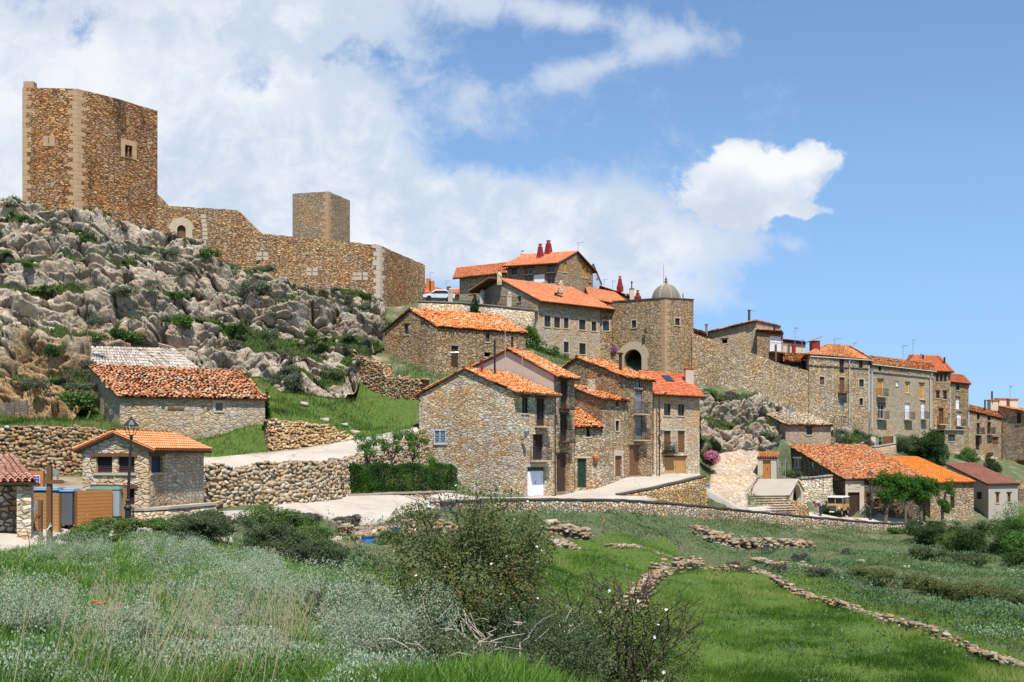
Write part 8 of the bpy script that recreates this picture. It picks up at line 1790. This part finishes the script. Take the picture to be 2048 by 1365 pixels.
x, y = scatter(330000, -60, 1330, 6.2, 42, 1.5, 2, lambda x, y: off_shrubs(x, y)*np.clip(7*(nz(x, y, .75, 9)-.47), .02, 1)); z = lumpz(x, y)
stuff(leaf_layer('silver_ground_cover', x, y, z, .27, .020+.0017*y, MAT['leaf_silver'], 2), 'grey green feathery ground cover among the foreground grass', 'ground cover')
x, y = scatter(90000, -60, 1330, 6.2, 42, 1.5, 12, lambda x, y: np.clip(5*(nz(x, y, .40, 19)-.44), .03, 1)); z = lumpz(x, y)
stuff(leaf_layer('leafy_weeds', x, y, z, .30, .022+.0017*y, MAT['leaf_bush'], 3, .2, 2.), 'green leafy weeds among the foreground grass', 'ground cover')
x, y = scatter(1500, -60, 420, 6.0, 15, 1.6, 3, lambda x, y: np.clip(5*(nz(x, y, .6, 14)-.46), 0, 1)); z = lumpz(x, y)
stuff(blade_mesh('dry_grass', x, y, z, .30, .0012+.00012*y, MAT['grass_dry'], 3, .7, wind=(.25, 0)), 'tall dry straw coloured grass in the left foreground', 'grass')
# oat panicles on the dry stalks
x, y = scatter(420, -40, 600, 6.0, 15, 1.5, 4, lambda x, y: np.clip(4*(nz(x, y, .5, 14)-.40), 0, 1)); z = lumpz(x, y); rg = np.random.default_rng(6); n = len(x); ht = .45+.35*rg.random(n); lx = .22*rg.normal(.8, .5, n)
V = []; Fq = []
for i in range(n):
    a = np.array((x[i], y[i], z[i])); b_ = a+np.array((lx[i], rg.normal(0, .08), ht[i])); w_ = .0022; o_ = len(V); V += [a-(w_, 0, 0), a+(w_, 0, 0), b_+(w_*.5, 0, 0), b_-(w_*.5, 0, 0)]; Fq.append((o_, o_+1, o_+2, o_+3))
    for j in range(7):
        t = .72+.045*j; c = a*(1-t)+b_*t+rg.normal(0, .012, 3)+(0.012*(-1)**j, 0, -.008); o_ = len(V); V += [c+(-.003, 0, .0), c+(.003, 0, -.01), c+(.006, 0, -.03), c+(-.001, 0, -.022)]; Fq.append((o_, o_+1, o_+2, o_+3))
stuff(np_mesh('oat_grass', np.array(V), np.array(Fq), MAT['straw']), 'nodding wild oat stalks with pale seed heads', 'grass')
dm_ = lambda x, y: np.where(inpoly(x, y, MEAD), 1., 0)*np.clip(.3+3.5*(nz(x, y, .3, 20)-.40), .12, 1)
x, y = scatter(260000, 1000, 2110, 31, 74, 1.6, 5, dm_); z = lumpz(x, y)
rr = np.clip(RG.random(len(x))*.5+(nz(x, y, .16, 91)-.4)*2.2+(nz(x, y, .8, 92)-.5)*1.3+.12, 0, 1)
stuff(blade_mesh('meadow_grass', x, y, z, .13+.14*np.clip((nz(x, y, .7, 96)-.4)*4, 0, 1), .011, MAT['grass_meadow'], 5, .4, rnd=rr), 'bright green grass of the lower meadow', 'grass')
x, y = scatter(60000, 1000, 2110, 31, 74, 1.6, 15, lambda x, y: np.where(inpoly(x, y, MEAD), 1., 0)*np.clip(9*(nz(x, y, .5, 93)-.60), 0, 1)); z = lumpz(x, y)
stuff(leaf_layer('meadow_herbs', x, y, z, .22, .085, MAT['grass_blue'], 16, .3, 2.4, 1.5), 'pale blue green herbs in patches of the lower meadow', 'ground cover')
not_mead = lambda x, y: np.where(inpoly(x, y, MEAD), .06, 1.)*np.clip(4.5*(nz(x, y, .35, 27)-.40), .08, 1)*np.where(y < 36, 0, 1)
x, y = scatter(230000, 620, 2110, 34, 99, 1.0, 6, lambda x, y: not_mead(x, y)*np.where(z_street(x, y), 1, 0)) if False else scatter(360000, 620, 2110, 34, 99, 1.0, 6, not_mead)
sw = np.array([(K(u)*Y, Y) for u, v, Y, _ in SW]); lim = np.interp(x, sw[:, 0], sw[:, 1])-.5; k_ = (y < lim) | (x > sw[-1, 0]-1); x, y = x[k_], y[k_]; z = lumpz(x, y)
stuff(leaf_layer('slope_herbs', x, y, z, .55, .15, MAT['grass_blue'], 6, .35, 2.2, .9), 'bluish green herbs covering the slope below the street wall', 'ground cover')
x, y = scatter(120000, 900, 2110, 34, 99, 1.2, 7, lambda x, y: np.where(inpoly(x, y, MEAD), .05, 1.)*np.clip(4.5*(nz(x, y, .3, 33)-.44), .02, 1)); lim = np.interp(x, sw[:, 0], sw[:, 1])-.5; k_ = (y < lim) | (x > sw[-1, 0]-1); x, y = x[k_], y[k_]; z = lumpz(x, y)
stuff(blade_mesh('slope_grass', x, y, z, .22, .014, MAT['grass_hill'], 7, .45), 'green and yellowing grass on the terraced slope', 'grass')
x, y = scatter(26000, 560, 1000, 36, 60, 1.0, 8, lambda x, y: np.clip(4*(nz(x, y, .5, 41)-.42), 0, 1)); z = lumpz(x, y)
stuff(blade_mesh('dead_grass', x, y, z, .24, .012, MAT['grass_dry'], 8, .7), 'matted dead grass on the bank around the barrels', 'grass')
x, y = scatter(105000, -60, 845, 57.5, 92, 1.0, 9, lambda x, y: np.where((x < -3.5), 1., 0)*np.clip(.4+2*(nz(x, y, .3, 45)-.4), .2, 1)); cr_ = inpoly(x, y, CRAG); bar = inpoly(x, y, [XY(175, 74), XY(240, 64.5), XY(532, 68), XY(480, 79), XY(345, 84), XY(188, 81)]); k_ = ~cr_ & ~bar; x, y = x[k_], y[k_]; z = lumpz(x, y)
stuff(blade_mesh('bank_grass', x, y, z, .30, .022, MAT['grass_hill'], 9, .45, rnd=np.clip(RG.random(len(x))*.5+(nz(x, y, .35, 95)-.38)*1.9, 0, 1)), 'grass on the terraces under the crag', 'grass')
x, y = scatter(26000, 780, 1560, 84, 112, 1.0, 10, None); bad = np.zeros(len(x), bool)
for pl_ in (CRAG2, CRAG3): bad |= inpoly(x, y, pl_)
for H_ in (WA, WB_, WC, WD, WE, WF, WI, WG): bad |= inpoly(x, y, [tuple(H_['F'].p0), tuple(H_['F'].p1), tuple(H_['B'].p0), tuple(H_['B'].p1)])
x, y = x[~bad], y[~bad]; z = lumpz(x, y)
stuff(blade_mesh('village_grass', x, y, z, .28, .03, MAT['grass_hill'], 10, .45), 'grass on the banks between the houses', 'grass')
# tufts on the crag ledges
vm = CVEG.copy(); vm[:, :4] = 0; I, J = np.nonzero((vm > .55)); pick = RG.choice(len(I), 80000); P3_ = CR[I[pick], J[pick]]+RG.normal(0, .10, (80000, 3))*(1, 1, .2)
stuff(blade_mesh('crag_grass', P3_[:, 0], P3_[:, 1], P3_[:, 2], .30, .035, MAT['grass_hill'], 11, .5), 'grass and herbs on the ledges of the crag', 'grass')
for A3, V3 in ((CR2, CVEG2), (CR3, CVEG3)):
    I, J = np.nonzero(V3 > .5); pick = RG.choice(len(I), 4000); P3_ = A3[I[pick], J[pick]]
    stuff(blade_mesh('crag_grass', P3_[:, 0], P3_[:, 1], P3_[:, 2], .28, .035, MAT['grass_hill'], 12, .5), 'grass on the rocks below the town wall', 'grass')
# poppies, yarrow, dead branches
for i, (u, Y) in enumerate(((188, 9.5), (196, 9.7), (243, 9.9), (9, 8.6), (205, 11.5))):
    x, y, z = zat(u, Y); t_ = thing('poppy', (x, y, z), 'single red poppy flower on a thin stem in the left foreground grass', 'poppy', 'red poppies in the foreground')
    zt_ = ZV([1206, 1210, 1212, 1255, 1208][i], Y); MB().tube([(x, y, z), (x+.01, y, zt_)], .003, 4).build('stem', MAT['leaf_bush'], t_)
    MB().lathe((x+.01, y, zt_-.01), [(.006, 0), (.024, .01), (.032, .028), (.028, .03), (.006, .008)], 7).build('petals', MAT['poppy_red'], t_)
x, y, z = zat(490, 9.8); V, Fq, rn = leaf_cloud([(x, y, z+.28, .45, .3, .05)], 260, .022, 8); np_mesh('blossom', V, Fq, MAT['petal_white'], thing('yarrow', (x, y, z), 'patch of tiny flat white flowers beside the large silver shrub', 'flowers'), rn)
db = thing('dead_branches', (*XY(560, 7.7), -1.75), 'bleached fallen branches lying in the bottom foreground grass', 'branch'); mb = MB(); rg = random.Random(4)
for u0, v0, u1, v1, r_ in ((380, 1362, 600, 1307, .010), (420, 1350, 590, 1325, .006), (540, 1345, 640, 1330, .005), (520, 1318, 570, 1352, .005), (590, 1308, 640, 1320, .004), (350, 1345, 440, 1330, .005), (460, 1372, 540, 1322, .006), (470, 1320, 400, 1300, .003)):
    a, b_ = P(u0, v0, 7.4), P(u1, v1, 7.9); branches(mb, a, [b_], r_, r_*.4, rg, sag=.05, n=6)
mb.build('branches', MAT['dead_wood'], db)
db = thing('dead_branches', P(950, 1270, 13.2), 'pale arching dead stems in front of the wild rose', 'branch'); mb = MB()
for i in range(6): a = -1.2+i*.45; branches(mb, P(945, 1262, 13.1), [P(945+math.sin(a)*55, 1262-abs(math.cos(a))*24+16*abs(a), 12.9)], .0035, .0015, rg, sag=.05, n=5)
mb.build('stems', MAT['dead_wood'], db)
mk = thing('marker_rod', P(60, 1130, 31), 'thin rusty rod standing at the left roadside', 'rod'); MB().tube([P(64, 1125, 31.5), P(55, 1062, 31.5)], .012, 5).build('rod', MAT['wood_brown'], mk)
mk = thing('marker_post', P(1208, 1062, 66), 'short stake with orange top in the upper meadow', 'stake'); MB().box((*XY(1208, 66), ZV(1054, 66)), (.08, .08, .9)).build('post', MAT['wood_brown'], mk); MB().box((*XY(1208, 66), ZV(1041, 66)), (.1, .1, .2)).build('orange_top', MAT['terracotta'], mk)
